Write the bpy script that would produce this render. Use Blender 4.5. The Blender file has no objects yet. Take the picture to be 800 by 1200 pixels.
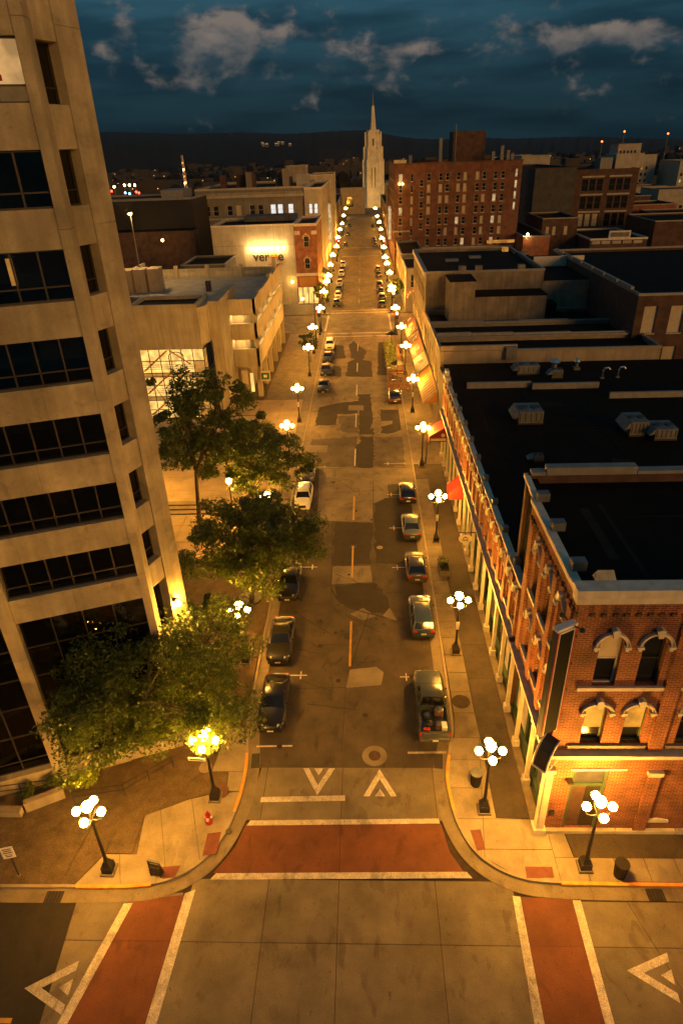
import bpy, bmesh, math, random
from mathutils import Vector, Matrix
random.seed(7)
R = math.radians
S = bpy.context.scene
COL = S.collection

# ------------------------------------------------------------------ camera
CAM_H = 33.0; FOC = 752.7; PITCH = .51079; ROLL = -.03666; YAW = -.046576
cp, sp, cy, sy = math.cos(PITCH), math.sin(PITCH), math.cos(YAW), math.sin(YAW)
cw = Vector((sy*cp, cy*cp, -sp)); cr0 = Vector((cy, -sy, 0)); cu0 = cr0.cross(cw)
cr = cr0*math.cos(ROLL) + cu0*math.sin(ROLL); cu = cu0*math.cos(ROLL) - cr0*math.sin(ROLL)
CP = Vector((0, 0, CAM_H))
cam = bpy.data.cameras.new('camera'); camo = bpy.data.objects.new('camera', cam); COL.objects.link(camo)
cam.sensor_fit = 'VERTICAL'; cam.sensor_height = 36; cam.lens = 36*FOC/1200
cam.clip_start = .5; cam.clip_end = 9000
m = Matrix((cr, cu, -cw)).transposed().to_4x4(); m.translation = CP
camo.matrix_world = m
S.camera = camo

def ray(px, py):                                       # direction through a point of the 800 x 1200 photograph
    return cw + cr*((px-400)/FOC) - cu*((py-600)/FOC)
def at(px, py, X=None, Y=None, z=None):                # that ray met with a plane of the place
    d = ray(px, py)
    t = (X-CP.x)/d.x if X is not None else (Y-CP.y)/d.y if Y is not None else ((z or 0)-CP.z)/d.z
    return CP + d*t

# ------------------------------------------------------------------ exposure, sky, sun
S.view_settings.view_transform = 'Standard'; S.view_settings.look = 'None'
S.view_settings.exposure = 0; S.view_settings.gamma = 1
S.render.engine = 'CYCLES'
S.cycles.use_denoising = True
try: S.cycles.denoiser = 'OPENIMAGEDENOISE'
except Exception: pass
S.cycles.sample_clamp_indirect = 2.5; S.cycles.max_bounces = 5; S.cycles.diffuse_bounces = 3
S.cycles.caustics_reflective = False; S.cycles.caustics_refractive = False
S.cycles.use_light_tree = True

SUN_EL, SUN_AZ = 11.0, 143.0                            # dusk glow behind the camera, to its right
W = bpy.data.worlds.new('World'); S.world = W; W.use_nodes = True
def build_sky():
    nt = W.node_tree; N = nt.nodes; Lk = nt.links; N.clear()
    def n(t, **k):
        x = N.new(t)
        for a, b in k.items(): setattr(x, a, b)
        return x
    def mth(op, a, b=None, clamp=False):
        x = n('ShaderNodeMath', operation=op, use_clamp=clamp)
        for i, v in enumerate((a, b)):
            if v is None: continue
            if hasattr(v, 'is_output'): Lk.new(v, x.inputs[i])
            else: x.inputs[i].default_value = v
        return x.outputs[0]
    out = n('ShaderNodeOutputWorld'); bg = n('ShaderNodeBackground'); Lk.new(bg.outputs[0], out.inputs[0])
    sky = n('ShaderNodeTexSky', sky_type='NISHITA', sun_disc=False, sun_elevation=R(SUN_EL), sun_rotation=R(SUN_AZ))
    sky.altitude = 200; sky.air_density = 1.6; sky.dust_density = .6; sky.ozone_density = 4
    tint = n('ShaderNodeMixRGB', blend_type='MULTIPLY'); tint.inputs[0].default_value = 1
    Lk.new(sky.outputs[0], tint.inputs[1]); tint.inputs[2].default_value = SKY_TINT
    tc = n('ShaderNodeTexCoord'); sep = n('ShaderNodeSeparateXYZ'); Lk.new(tc.outputs['Generated'], sep.inputs[0])
    az = mth('ARCTAN2', sep.outputs[0], sep.outputs[1]); el = mth('ARCSINE', sep.outputs[2])
    vec = n('ShaderNodeCombineXYZ'); Lk.new(az, vec.inputs[0]); Lk.new(mth('MULTIPLY', el, 1.7), vec.inputs[1])
    nz = n('ShaderNodeTexNoise'); nz.inputs['Scale'].default_value = 22; nz.inputs['Detail'].default_value = 9; nz.inputs['Roughness'].default_value = .58
    Lk.new(vec.outputs[0], nz.inputs['Vector'])
    vec2 = n('ShaderNodeCombineXYZ'); Lk.new(az, vec2.inputs[0]); Lk.new(mth('MULTIPLY', el, 6), vec2.inputs[1])
    nz2 = n('ShaderNodeTexNoise'); nz2.inputs['Scale'].default_value = 4.5; nz2.inputs['Detail'].default_value = 6
    Lk.new(vec2.outputs[0], nz2.inputs['Vector'])
    dn = n('ShaderNodeTexNoise'); dn.inputs['Scale'].default_value = 7; dn.inputs['Detail'].default_value = 3; Lk.new(vec.outputs[0], dn.inputs['Vector'])
    ds = n('ShaderNodeVectorMath', operation='SCALE'); ds.inputs['Scale'].default_value = .05; Lk.new(dn.outputs['Color'], ds.inputs[0])
    va = n('ShaderNodeVectorMath', operation='ADD'); Lk.new(vec.outputs[0], va.inputs[0]); Lk.new(ds.outputs[0], va.inputs[1]); Lk.new(va.outputs[0], nz.inputs['Vector'])
    tot = None; tops = None
    for (px, py, sx, sy_, a) in CLOUDS:                # seats for the cumulus heads, given as bearing and height angle
        d = ray(px, py).normalized(); a0 = math.atan2(d.x, d.y); e0 = math.asin(d.z)
        u = mth('DIVIDE', mth('SUBTRACT', az, a0), sx/FOC); v = mth('DIVIDE', mth('SUBTRACT', el, e0), sy_/FOC)
        q = mth('ADD', mth('MULTIPLY', u, u), mth('MULTIPLY', v, v))
        w = mth('DIVIDE', a, mth('ADD', 1, mth('MULTIPLY', q, q)))
        tp = mth('MULTIPLY', w, v)
        tot = w if tot is None else mth('ADD', tot, w); tops = tp if tops is None else mth('ADD', tops, tp)
    fb = mth('SUBTRACT', nz.outputs[0], .5)
    dens = mth('ADD', tot, mth('MULTIPLY', fb, 2.9))
    mr = n('ShaderNodeMapRange', interpolation_type='SMOOTHSTEP'); Lk.new(dens, mr.inputs[0])
    mr.inputs[1].default_value = .30; mr.inputs[2].default_value = 1.15; mr.inputs[4].default_value = .82
    # sunlit heads, shaded bases, billows between
    cr_ = n('ShaderNodeMapRange'); Lk.new(mth('ADD', mth('ADD', mth('MULTIPLY', tops, .9), mth('MULTIPLY', fb, 3.6)), mth('MULTIPLY', tot, .25)), cr_.inputs[0]); cr_.inputs[1].default_value = -.35; cr_.inputs[2].default_value = 1.0
    cc = n('ShaderNodeMixRGB'); Lk.new(cr_.outputs[0], cc.inputs[0]); cc.inputs[1].default_value = CLOUD_DARK; cc.inputs[2].default_value = CLOUD_LIGHT
    mx = n('ShaderNodeMixRGB')
    st = n('ShaderNodeMapRange', interpolation_type='SMOOTHSTEP'); Lk.new(nz2.outputs[0], st.inputs[0]); st.inputs[1].default_value = .38; st.inputs[2].default_value = .62
    sc = n('ShaderNodeMixRGB'); Lk.new(st.outputs[0], sc.inputs[0]); sc.inputs[1].default_value = STRATUS; sc.inputs[2].default_value = STRATUS_D
    eh = n('ShaderNodeMapRange', interpolation_type='SMOOTHSTEP'); Lk.new(el, eh.inputs[0]); eh.inputs[1].default_value = .02; eh.inputs[2].default_value = .24; eh.inputs[3].default_value = .75; eh.inputs[4].default_value = 2.7
    sv = n('ShaderNodeVectorMath', operation='SCALE'); Lk.new(sc.outputs[0], sv.inputs[0]); Lk.new(eh.outputs[0], sv.inputs['Scale'])   # the deck thins and pales away from the hills
    m0 = n('ShaderNodeMixRGB'); m0.inputs[0].default_value = .88; Lk.new(tint.outputs[0], m0.inputs[1]); Lk.new(sv.outputs[0], m0.inputs[2])
    Lk.new(mr.outputs[0], mx.inputs[0]); Lk.new(m0.outputs[0], mx.inputs[1]); Lk.new(cc.outputs[0], mx.inputs[2])
    Lk.new(mx.outputs[0], bg.inputs[0]); bg.inputs[1].default_value = SKY_STR
SKY_STR = .010
SKY_TINT = (.26, .50, .78, 1)
CLOUD_DARK = (3.0, 5.4, 7.0, 1); CLOUD_LIGHT = (23, 18.5, 15.5, 1); STRATUS = (1.35, 4.2, 5.9, 1); STRATUS_D = (.62, 2.2, 3.4, 1)
CLOUDS = [(242, 52, 24, 24, 1.15), (273, 30, 13, 9, 1.1), (290, 54, 22, 18, .85), (146, 36, 10, 10, .72), (128, 62, 9, 20, .6), (163, 66, 6, 14, .42), (335, 40, 26, 7, .55), (385, 44, 26, 10, .5), (455, 66, 34, 14, .5), (490, 62, 30, 8, .45), (400, 78, 24, 14, .38),
          (583, 64, 28, 10, .5), (605, 36, 7, 6, .9), (640, 52, 30, 10, .5), (668, 38, 22, 9, .55), (705, 44, 28, 10, .7), (740, 34, 30, 7, .55), (780, 42, 44, 8, .6), (680, 106, 40, 5, .42), (680, 72, 16, 4, .3), (440, 95, 50, 8, .2), (540, 20, 80, 8, .2), (250, 92, 70, 8, .25), (600, 92, 60, 8, .2)]
build_sky()
sun = bpy.data.lights.new('sun', 'SUN'); suno = bpy.data.objects.new('sun', sun); COL.objects.link(suno)
sun.energy = 1.35; sun.angle = R(24); sun.color = (1, .47, .10)
sd = Vector((math.sin(R(SUN_AZ))*math.cos(R(SUN_EL)), math.cos(R(SUN_AZ))*math.cos(R(SUN_EL)), math.sin(R(SUN_EL))))
suno.rotation_euler = sd.to_track_quat('Z', 'Y').to_euler()
LAMP_STR = 390.0; LAMP_COL = (1, .43, .048, 1)

# ------------------------------------------------------------------ materials (colour, grain and wear only)
MATS = {}
def mat(name, col, rough=.75, var=.25, scale=1.2, metal=0., bump=0., streak=0., fine=0., spec=.5, coat=0., stain=0.):
    if name in MATS: return MATS[name]
    M = bpy.data.materials.new(name); M.use_nodes = True; nt = M.node_tree; N = nt.nodes; Lk = nt.links
    b = N['Principled BSDF']; b.inputs['Roughness'].default_value = rough; b.inputs['Metallic'].default_value = metal
    b.inputs['Specular IOR Level'].default_value = spec; b.inputs['Coat Weight'].default_value = coat
    g = N.new('ShaderNodeNewGeometry')
    z1 = N.new('ShaderNodeTexNoise'); z1.inputs['Scale'].default_value = scale; z1.inputs['Detail'].default_value = 7; z1.inputs['Roughness'].default_value = .62
    Lk.new(g.outputs['Position'], z1.inputs['Vector'])
    hv = N.new('ShaderNodeMapRange'); Lk.new(z1.outputs[0], hv.inputs[0]); hv.inputs[1].default_value = .3; hv.inputs[2].default_value = .7
    hv.inputs[3].default_value = 1-var; hv.inputs[4].default_value = 1+var
    val = hv.outputs[0]
    if streak:
        mp = N.new('ShaderNodeMapping'); mp.inputs['Scale'].default_value = (1.6, 1.6, .12); Lk.new(g.outputs['Position'], mp.inputs[0])
        z2 = N.new('ShaderNodeTexNoise'); z2.inputs['Scale'].default_value = 1.5; z2.inputs['Detail'].default_value = 5; Lk.new(mp.outputs[0], z2.inputs['Vector'])
        s2 = N.new('ShaderNodeMapRange'); Lk.new(z2.outputs[0], s2.inputs[0]); s2.inputs[1].default_value = .35; s2.inputs[2].default_value = .65; s2.inputs[3].default_value = 1-streak; s2.inputs[4].default_value = 1+streak*.6
        mu = N.new('ShaderNodeMath'); mu.operation = 'MULTIPLY'; Lk.new(val, mu.inputs[0]); Lk.new(s2.outputs[0], mu.inputs[1]); val = mu.outputs[0]
    if fine:
        z3 = N.new('ShaderNodeTexNoise'); z3.inputs['Scale'].default_value = 22; z3.inputs['Detail'].default_value = 3; Lk.new(g.outputs['Position'], z3.inputs['Vector'])
        s3 = N.new('ShaderNodeMapRange'); Lk.new(z3.outputs[0], s3.inputs[0]); s3.inputs[1].default_value = .3; s3.inputs[2].default_value = .7; s3.inputs[3].default_value = 1-fine; s3.inputs[4].default_value = 1+fine
        mu = N.new('ShaderNodeMath'); mu.operation = 'MULTIPLY'; Lk.new(val, mu.inputs[0]); Lk.new(s3.outputs[0], mu.inputs[1]); val = mu.outputs[0]
    if stain:                                          # oil drips, soot and worn blotches with shapes of their own
        for sc_, lo_, hi_, k_ in ((.17, .46, .60, .55), (1.1, .56, .68, .8), (5.5, .64, .72, 1.0)):
            mp = N.new('ShaderNodeMapping'); mp.inputs['Scale'].default_value = (1, .55, 1); mp.inputs['Location'].default_value = (sc_*31, sc_*17, 0); Lk.new(g.outputs['Position'], mp.inputs[0])
            z5 = N.new('ShaderNodeTexNoise'); z5.inputs['Scale'].default_value = sc_; z5.inputs['Detail'].default_value = 6; z5.inputs['Distortion'].default_value = .6; Lk.new(mp.outputs[0], z5.inputs['Vector'])
            s5 = N.new('ShaderNodeMapRange'); s5.interpolation_type = 'SMOOTHSTEP'; Lk.new(z5.outputs[0], s5.inputs[0]); s5.inputs[1].default_value = lo_; s5.inputs[2].default_value = hi_; s5.inputs[3].default_value = 1; s5.inputs[4].default_value = 1-stain*k_
            mu = N.new('ShaderNodeMath'); mu.operation = 'MULTIPLY'; Lk.new(val, mu.inputs[0]); Lk.new(s5.outputs[0], mu.inputs[1]); val = mu.outputs[0]
    oi = N.new('ShaderNodeObjectInfo'); rr = N.new('ShaderNodeMapRange'); Lk.new(oi.outputs['Random'], rr.inputs[0]); rr.inputs[3].default_value = 1-var*.35; rr.inputs[4].default_value = 1+var*.35
    mu = N.new('ShaderNodeMath'); mu.operation = 'MULTIPLY'; Lk.new(val, mu.inputs[0]); Lk.new(rr.outputs[0], mu.inputs[1]); val = mu.outputs[0]
    vm = N.new('ShaderNodeVectorMath'); vm.operation = 'SCALE'; vm.inputs[0].default_value = col[:3]; Lk.new(val, vm.inputs['Scale'])
    Lk.new(vm.outputs[0], b.inputs['Base Color'])
    if bump:
        bm_ = N.new('ShaderNodeBump'); bm_.inputs['Strength'].default_value = bump; bm_.inputs['Distance'].default_value = .02
        z4 = N.new('ShaderNodeTexNoise'); z4.inputs['Scale'].default_value = 14; z4.inputs['Detail'].default_value = 5; Lk.new(g.outputs['Position'], z4.inputs['Vector'])
        Lk.new(z4.outputs[0], bm_.inputs['Height']); Lk.new(bm_.outputs[0], b.inputs['Normal'])
    MATS[name] = M; return M
def brick(name, c1, c2, mort, k=1.0):
    M = bpy.data.materials.new(name); M.use_nodes = True; nt = M.node_tree; N = nt.nodes; Lk = nt.links; b = N['Principled BSDF']; b.inputs['Roughness'].default_value = .85
    g = N.new('ShaderNodeNewGeometry'); s = N.new('ShaderNodeSeparateXYZ'); Lk.new(g.outputs['Position'], s.inputs[0])
    a = N.new('ShaderNodeMath'); a.operation = 'ADD'; Lk.new(s.outputs[0], a.inputs[0]); Lk.new(s.outputs[1], a.inputs[1])
    v = N.new('ShaderNodeCombineXYZ'); Lk.new(a.outputs[0], v.inputs[0]); Lk.new(s.outputs[2], v.inputs[1])
    t = N.new('ShaderNodeTexBrick'); Lk.new(v.outputs[0], t.inputs['Vector']); t.inputs['Scale'].default_value = 1
    t.inputs['Brick Width'].default_value = .26*k; t.inputs['Row Height'].default_value = .088*k; t.inputs['Mortar Size'].default_value = .012*k
    t.inputs['Color1'].default_value = (*c1, 1); t.inputs['Color2'].default_value = (*c2, 1); t.inputs['Mortar'].default_value = (*mort, 1); t.inputs['Bias'].default_value = -.1
    z = N.new('ShaderNodeTexNoise'); z.inputs['Scale'].default_value = .9; z.inputs['Detail'].default_value = 8; Lk.new(g.outputs['Position'], z.inputs['Vector'])
    mr = N.new('ShaderNodeMapRange'); Lk.new(z.outputs[0], mr.inputs[0]); mr.inputs[1].default_value = .3; mr.inputs[2].default_value = .7; mr.inputs[3].default_value = .6; mr.inputs[4].default_value = 1.35
    mx = N.new('ShaderNodeVectorMath'); mx.operation = 'SCALE'; Lk.new(t.outputs['Color'], mx.inputs[0]); Lk.new(mr.outputs[0], mx.inputs['Scale']); Lk.new(mx.outputs[0], b.inputs['Base Color'])
    bp = N.new('ShaderNodeBump'); bp.inputs['Strength'].default_value = .35; bp.inputs['Distance'].default_value = .02; bp.invert = True; Lk.new(t.outputs['Fac'], bp.inputs['Height']); Lk.new(bp.outputs[0], b.inputs['Normal'])
    MATS[name] = M; return M
def emit(name, col, st):
    M = bpy.data.materials.new(name); M.use_nodes = True; b = M.node_tree.nodes['Principled BSDF']
    b.inputs['Base Color'].default_value = (*col[:3], 1); b.inputs['Emission Color'].default_value = (*col[:3], 1); b.inputs['Emission Strength'].default_value = st
    MATS[name] = M; return M
def litwin(name, col, st):                             # a lit room behind glass: blotchy warm light
    M = bpy.data.materials.new(name); M.use_nodes = True; nt = M.node_tree; N = nt.nodes; Lk = nt.links; b = N['Principled BSDF']
    b.inputs['Base Color'].default_value = (.05, .05, .05, 1); b.inputs['Roughness'].default_value = .4; b.inputs['Specular IOR Level'].default_value = .08; b.inputs['Emission Strength'].default_value = st
    g = N.new('ShaderNodeNewGeometry'); z = N.new('ShaderNodeTexNoise'); z.inputs['Scale'].default_value = .9; z.inputs['Detail'].default_value = 3; Lk.new(g.outputs['Position'], z.inputs['Vector'])
    mr = N.new('ShaderNodeMapRange'); Lk.new(z.outputs[0], mr.inputs[0]); mr.inputs[1].default_value = .35; mr.inputs[2].default_value = .65; mr.inputs[3].default_value = .55; mr.inputs[4].default_value = 1.3
    v = N.new('ShaderNodeVectorMath'); v.operation = 'SCALE'; v.inputs[0].default_value = col[:3]; Lk.new(mr.outputs[0], v.inputs['Scale']); Lk.new(v.outputs[0], b.inputs['Emission Color'])
    MATS[name] = M; return M
def leafmat(name, c):
    M = bpy.data.materials.new(name); M.use_nodes = True; nt = M.node_tree; N = nt.nodes; Lk = nt.links; b = N['Principled BSDF']; b.inputs['Roughness'].default_value = .5
    g = N.new('ShaderNodeNewGeometry')
    mr = N.new('ShaderNodeMapRange'); Lk.new(g.outputs['Random Per Island'], mr.inputs[0]); mr.inputs[3].default_value = .55; mr.inputs[4].default_value = 1.5
    v = N.new('ShaderNodeVectorMath'); v.operation = 'SCALE'; v.inputs[0].default_value = c; Lk.new(mr.outputs[0], v.inputs['Scale']); Lk.new(v.outputs[0], b.inputs['Base Color'])
    tr = N.new('ShaderNodeBsdfTranslucent'); Lk.new(v.outputs[0], tr.inputs[0]); ms = N.new('ShaderNodeMixShader'); ms.inputs[0].default_value = .35
    Lk.new(b.outputs[0], ms.inputs[1]); Lk.new(tr.outputs[0], ms.inputs[2]); Lk.new(ms.outputs[0], N['Material Output'].inputs[0])
    MATS[name] = M; return M
ASPH = mat('asphalt', (.060, .047, .031), .82, .35, .55, fine=.4, bump=.3, stain=.45)
ASPH_D = mat('asphalt_dark', (.024, .020, .015), .85, .3, .7, fine=.35, bump=.3, stain=.35)
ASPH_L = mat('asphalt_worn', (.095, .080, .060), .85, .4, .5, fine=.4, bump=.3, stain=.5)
CONC_R = mat('road_concrete', (.17, .142, .095), .85, .30, .45, fine=.2, bump=.15, stain=.38)
ROADF = mat('brightened_far_road', (.20, .158, .095), .85, .35, .5, fine=.4, bump=.2, stain=.5)  # pale concrete of the far road, colour raised further to look lamplit
CONC_W = mat('sidewalk_concrete', (.29, .24, .16), .85, .22, .8, fine=.15, bump=.15, stain=.22)
CONC_G = mat('gutter_concrete', (.19, .155, .10), .85, .25, .9, fine=.2, bump=.15, stain=.3)
WALKD = mat('dark_paving', (.070, .055, .034), .85, .3, .6, fine=.3, bump=.2, stain=.3)
AGGR = mat('exposed_aggregate', (.105, .075, .038), .9, .35, 1.5, fine=.5, bump=.6)
REDP = mat('red_crosswalk_concrete', (.15, .048, .018), .82, .28, .5, fine=.25, bump=.15, stain=.35)
REDB = mat('red_tactile_pad', (.16, .05, .03), .8, .2, 3)
PAINT = mat('white_road_paint', (.52, .47, .38), .7, .3, 2.2, fine=.4, stain=.5)
PAINTY = mat('yellow_road_paint', (.50, .29, .05), .7, .25, 2.2, fine=.2)
KERBO = mat('orange_kerb_paint', (.78, .30, .03), .65, .25, 2.5, fine=.15)
TOWER = mat('tower_concrete', (.38, .32, .20), .85, .28, .5, streak=.14, fine=.1, bump=.1, stain=.22)
TOWER2 = mat('garage_concrete', (.34, .29, .20), .85, .2, .35, streak=.15, fine=.06)
DECK = mat('garage_deck', (.30, .27, .22), .85, .25, .4, fine=.12)
TAR = mat('tar_roof', (.0075, .006, .0045), .9, .5, .25, fine=.3, spec=.12, stain=.5)
TARS = mat('roof_patch_tar', (.016, .0145, .012), .9, .4, .5, fine=.2, spec=.15)
TARG = mat('grey_roof', (.07, .068, .062), .85, .4, .5, fine=.2)
STUCCO = mat('tan_stucco', (.34, .27, .18), .88, .2, .5, streak=.15, fine=.06)
STUCCO_D = mat('weathered_stucco', (.22, .18, .13), .9, .35, .6, streak=.2, fine=.15)
STONE = mat('grey_stone', (.20, .18, .145), .85, .25, .6, streak=.12, fine=.1)
LIME = mat('pale_limestone', (.42, .37, .27), .85, .2, .5, streak=.12)
CREAM = mat('cream_trim', (.62, .55, .42), .6, .15, 2, streak=.1)
COPING = mat('metal_coping', (.25, .235, .21), .55, .2, 1.5, metal=.3)
BLACKM = mat('black_iron', (.012, .012, .012), .45, .2, 3)
GREYM = mat('grey_metal', (.17, .175, .175), .5, .25, 2, metal=.4, streak=.15)
CHROME = mat('bright_metal', (.55, .55, .53), .25, .1, 2, metal=.9)
GLASS = mat('dark_glass', (.006, .007, .008), .06, .1, .5, spec=.9)
GLASSW = mat('house_glass', (.010, .011, .012), .12, .2, .5, spec=.6)
def seeglass():
    M = bpy.data.materials.new('office_glass'); M.use_nodes = True; nt = M.node_tree; N = nt.nodes; Lk = nt.links; N.clear()
    o = N.new('ShaderNodeOutputMaterial'); mx = N.new('ShaderNodeMixShader'); t = N.new('ShaderNodeBsdfTransparent'); t.inputs[0].default_value = (.34, .33, .28, 1); gl = N.new('ShaderNodeBsdfGlossy'); gl.inputs['Roughness'].default_value = .03; gl.inputs[0].default_value = (.9, .9, .85, 1)
    fr = N.new('ShaderNodeFresnel'); fr.inputs[0].default_value = 1.75; g = N.new('ShaderNodeNewGeometry'); z = N.new('ShaderNodeTexNoise'); z.inputs['Scale'].default_value = .7; Lk.new(g.outputs['Position'], z.inputs['Vector']); bp = N.new('ShaderNodeBump'); bp.inputs['Strength'].default_value = .12; bp.inputs['Distance'].default_value = .1; Lk.new(z.outputs[0], bp.inputs['Height']); Lk.new(bp.outputs[0], gl.inputs['Normal'])
    Lk.new(fr.outputs[0], mx.inputs[0]); Lk.new(t.outputs[0], mx.inputs[1]); Lk.new(gl.outputs[0], mx.inputs[2]); Lk.new(mx.outputs[0], o.inputs[0]); MATS['office_glass'] = M; return M
GLASST = seeglass()
FRAME = mat('bronze_frame', (.05, .04, .03), .5, .2, 2, metal=.3)
WFRAME = mat('white_frame', (.50, .46, .38), .6, .15, 2)
GFRAME = mat('green_frame', (.05, .085, .04), .6, .2, 2)
BLIND = mat('pale_blind', (.50, .42, .28), .8, .12, 2)
BRK = brick('orange_brick', (.23, .052, .014), (.12, .028, .010), (.32, .19, .10), 1.25)
BRKH = brick('hotel_brick', (.17, .055, .028), (.12, .040, .022), (.13, .075, .045), 1.2)
BRKD = brick('dark_brick', (.10, .045, .028), (.075, .034, .022), (.09, .06, .04), 1.2)
BRKR = brick('red_brick', (.30, .075, .03), (.24, .06, .025), (.26, .16, .09), 1.2)
SOIL = mat('soil', (.03, .02, .012), .95, .3, 3)
BARK = mat('bark', (.07, .052, .035), .9, .3, 4, bump=.5)
LEAF = leafmat('green_leaf', (.085, .120, .011)); LEAFD = leafmat('dark_leaf', (.055, .085, .012)); LEAFY = leafmat('yellow_leaf', (.26, .32, .012)); PALEB = leafmat('twig_highlight', (.20, .15, .09))
GLOBE = emit('lamp_globe', LAMP_COL, LAMP_STR)
REDLT = emit('red_signal', (1, .012, .006), 480); BULB = emit('warm_bulb', (1, .55, .12), 70); BULBD = emit('office_bulb', (1, .66, .3), 6); COOL = emit('cool_bulb', (.75, .9, 1), .7)
LIT = litwin('lit_room', (1, .42, .07), .5); LITP = litwin('pale_lit_window', (1, .70, .34), .55); LITB = litwin('bright_lit_room', (1, .56, .14), 1.3); YARDR = emit('yard_red', (1, .03, .015), 20); CHFL = emit('church_flood', (1, .62, .22), 330); SIGNL = emit('sign_lamp', (1, .62, .22), 210); ORB = litwin('orange_lit_blind', (1, .40, .035), .8); CREAMW = litwin('cream_lit_blind', (1, .56, .20), .62); TUBE = emit('garage_tube', (1, .62, .2), 45); FLOOD = emit('flood_bulb', (1, .45, .05), 1500); DECKB = emit('deck_bulb', (1, .55, .15), 5000); LITD = litwin('dim_lit_room', (1, .5, .14), .12)
RUBBER = mat('rubber', (.012, .012, .012), .8, .2, 4)
REDC = mat('red_cloth', (.42, .012, .008), .75, .12, 3); REDDK = mat('dark_red_cloth', (.22, .02, .015), .75, .15, 3); ORC = mat('orange_cloth', (.42, .19, .04), .75, .12, 3); BRC = mat('brick_red_cloth', (.15, .03, .012), .75, .15, 3)
WHITE = mat('white_enamel', (.72, .70, .64), .55, .08, 4)
FOREST = mat('far_forest', (.005, .006, .006), .95, .5, .02)
TOWND = mat('far_town', (.05, .042, .034), .9, .4, .05)

# ------------------------------------------------------------------ mesh and object helpers
ORG = {}                                               # world origin of each thing
class MB:
    def __init__(s): s.v = []; s.f = []
    def add(s, vs, fs):
        o = len(s.v); s.v += [tuple(v) for v in vs]; s.f += [tuple(i+o for i in f) for f in fs]; return s
    def hexa(s, p): return s.add(p, [(3, 2, 1, 0), (4, 5, 6, 7), (0, 1, 5, 4), (1, 2, 6, 5), (2, 3, 7, 6), (3, 0, 4, 7)])
    def box(s, x0, x1, y0, y1, z0, z1): return s.hexa([(x0, y0, z0), (x1, y0, z0), (x1, y1, z0), (x0, y1, z0), (x0, y0, z1), (x1, y0, z1), (x1, y1, z1), (x0, y1, z1)])
    def fbox(s, F, u0, u1, v0, v1, d0, d1):            # box on a facade: u along, v up, d outward
        return s.hexa([F(u0, v0, d1), F(u1, v0, d1), F(u1, v0, d0), F(u0, v0, d0), F(u0, v1, d1), F(u1, v1, d1), F(u1, v1, d0), F(u0, v1, d0)])
    def prism(s, poly, z0, z1):
        n = len(poly); A = sum(poly[i][0]*poly[(i+1) % n][1]-poly[(i+1) % n][0]*poly[i][1] for i in range(n))
        if A < 0: poly = poly[::-1]
        vs = [(p[0], p[1], z0) for p in poly]+[(p[0], p[1], z1) for p in poly]
        return s.add(vs, [tuple(range(n-1, -1, -1)), tuple(range(n, 2*n))]+[(i, (i+1) % n, n+(i+1) % n, n+i) for i in range(n)])
    def fprism(s, F, poly, d0, d1):                    # a polygon drawn on a facade, given depth
        n = len(poly); A = sum(poly[i][0]*poly[(i+1) % n][1]-poly[(i+1) % n][0]*poly[i][1] for i in range(n))
        if A < 0: poly = poly[::-1]
        vs = [F(p[0], p[1], d0) for p in poly]+[F(p[0], p[1], d1) for p in poly]
        return s.add(vs, [tuple(range(n-1, -1, -1)), tuple(range(n, 2*n))]+[(i, (i+1) % n, n+(i+1) % n, n+i) for i in range(n)])
    def tube(s, pts, rad, n=8, cap=True):
        pts = [Vector(p) for p in pts]; o = len(s.v); k = len(pts)
        if not isinstance(rad, (list, tuple)): rad = [rad]*k
        for i, p in enumerate(pts):
            d = (pts[min(i+1, k-1)]-pts[max(i-1, 0)]).normalized(); a = Vector((1, 0, 0)) if abs(d.x) < .8 else Vector((0, 1, 0))
            e1 = d.cross(a).normalized(); e2 = d.cross(e1)
            for j in range(n):
                t = 2*math.pi*j/n; s.v.append(tuple(p+(e1*math.cos(t)+e2*math.sin(t))*rad[i]))
        for i in range(k-1):
            for j in range(n): s.f.append((o+i*n+j, o+i*n+(j+1) % n, o+(i+1)*n+(j+1) % n, o+(i+1)*n+j))
        if cap: s.f.append(tuple(o+j for j in range(n-1, -1, -1))); s.f.append(tuple(o+(k-1)*n+j for j in range(n)))
        return s
    def lathe(s, prof, c=(0, 0, 0), n=12): return s.tube([(c[0], c[1], c[2]+z+i*1e-5) for i, (r, z) in enumerate(prof)], [max(r, .001) for r, z in prof], n)
    def ball(s, c, r, n=10, k=6, sz=1.): return s.tube([(c[0], c[1], c[2]-r*sz*math.cos(math.pi*i/k)+i*1e-5) for i in range(k+1)], [max(r*math.sin(math.pi*i/k), .004) for i in range(k+1)], n)
    def quad(s, a, b, c, d): return s.add([a, b, c, d], [(0, 1, 2, 3)])
    def mesh(s, name, m, org=(0, 0, 0), smooth=False, ang=35):
        me = bpy.data.meshes.new(name); ox, oy, oz = org
        me.from_pydata([(x-ox, y-oy, z-oz) for x, y, z in s.v], [], s.f); me.materials.append(m); me.update()
        if smooth:
            me.shade_smooth(); me.set_sharp_from_angle(angle=R(ang))
        return me
    def build(s, name, m, parent=None, smooth=False, kind=None, local=False, ang=35):
        org = (0, 0, 0)
        if parent is not None and not local: org = ORG.get(parent.name, (0, 0, 0))
        o = bpy.data.objects.new(name, s.mesh(name, m, org, smooth, ang)); COL.objects.link(o)
        if parent is not None: o.parent = parent; ORG[o.name] = ORG.get(parent.name, (0, 0, 0))
        else: ORG[o.name] = (0, 0, 0)
        if kind: o['kind'] = kind
        return o
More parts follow.
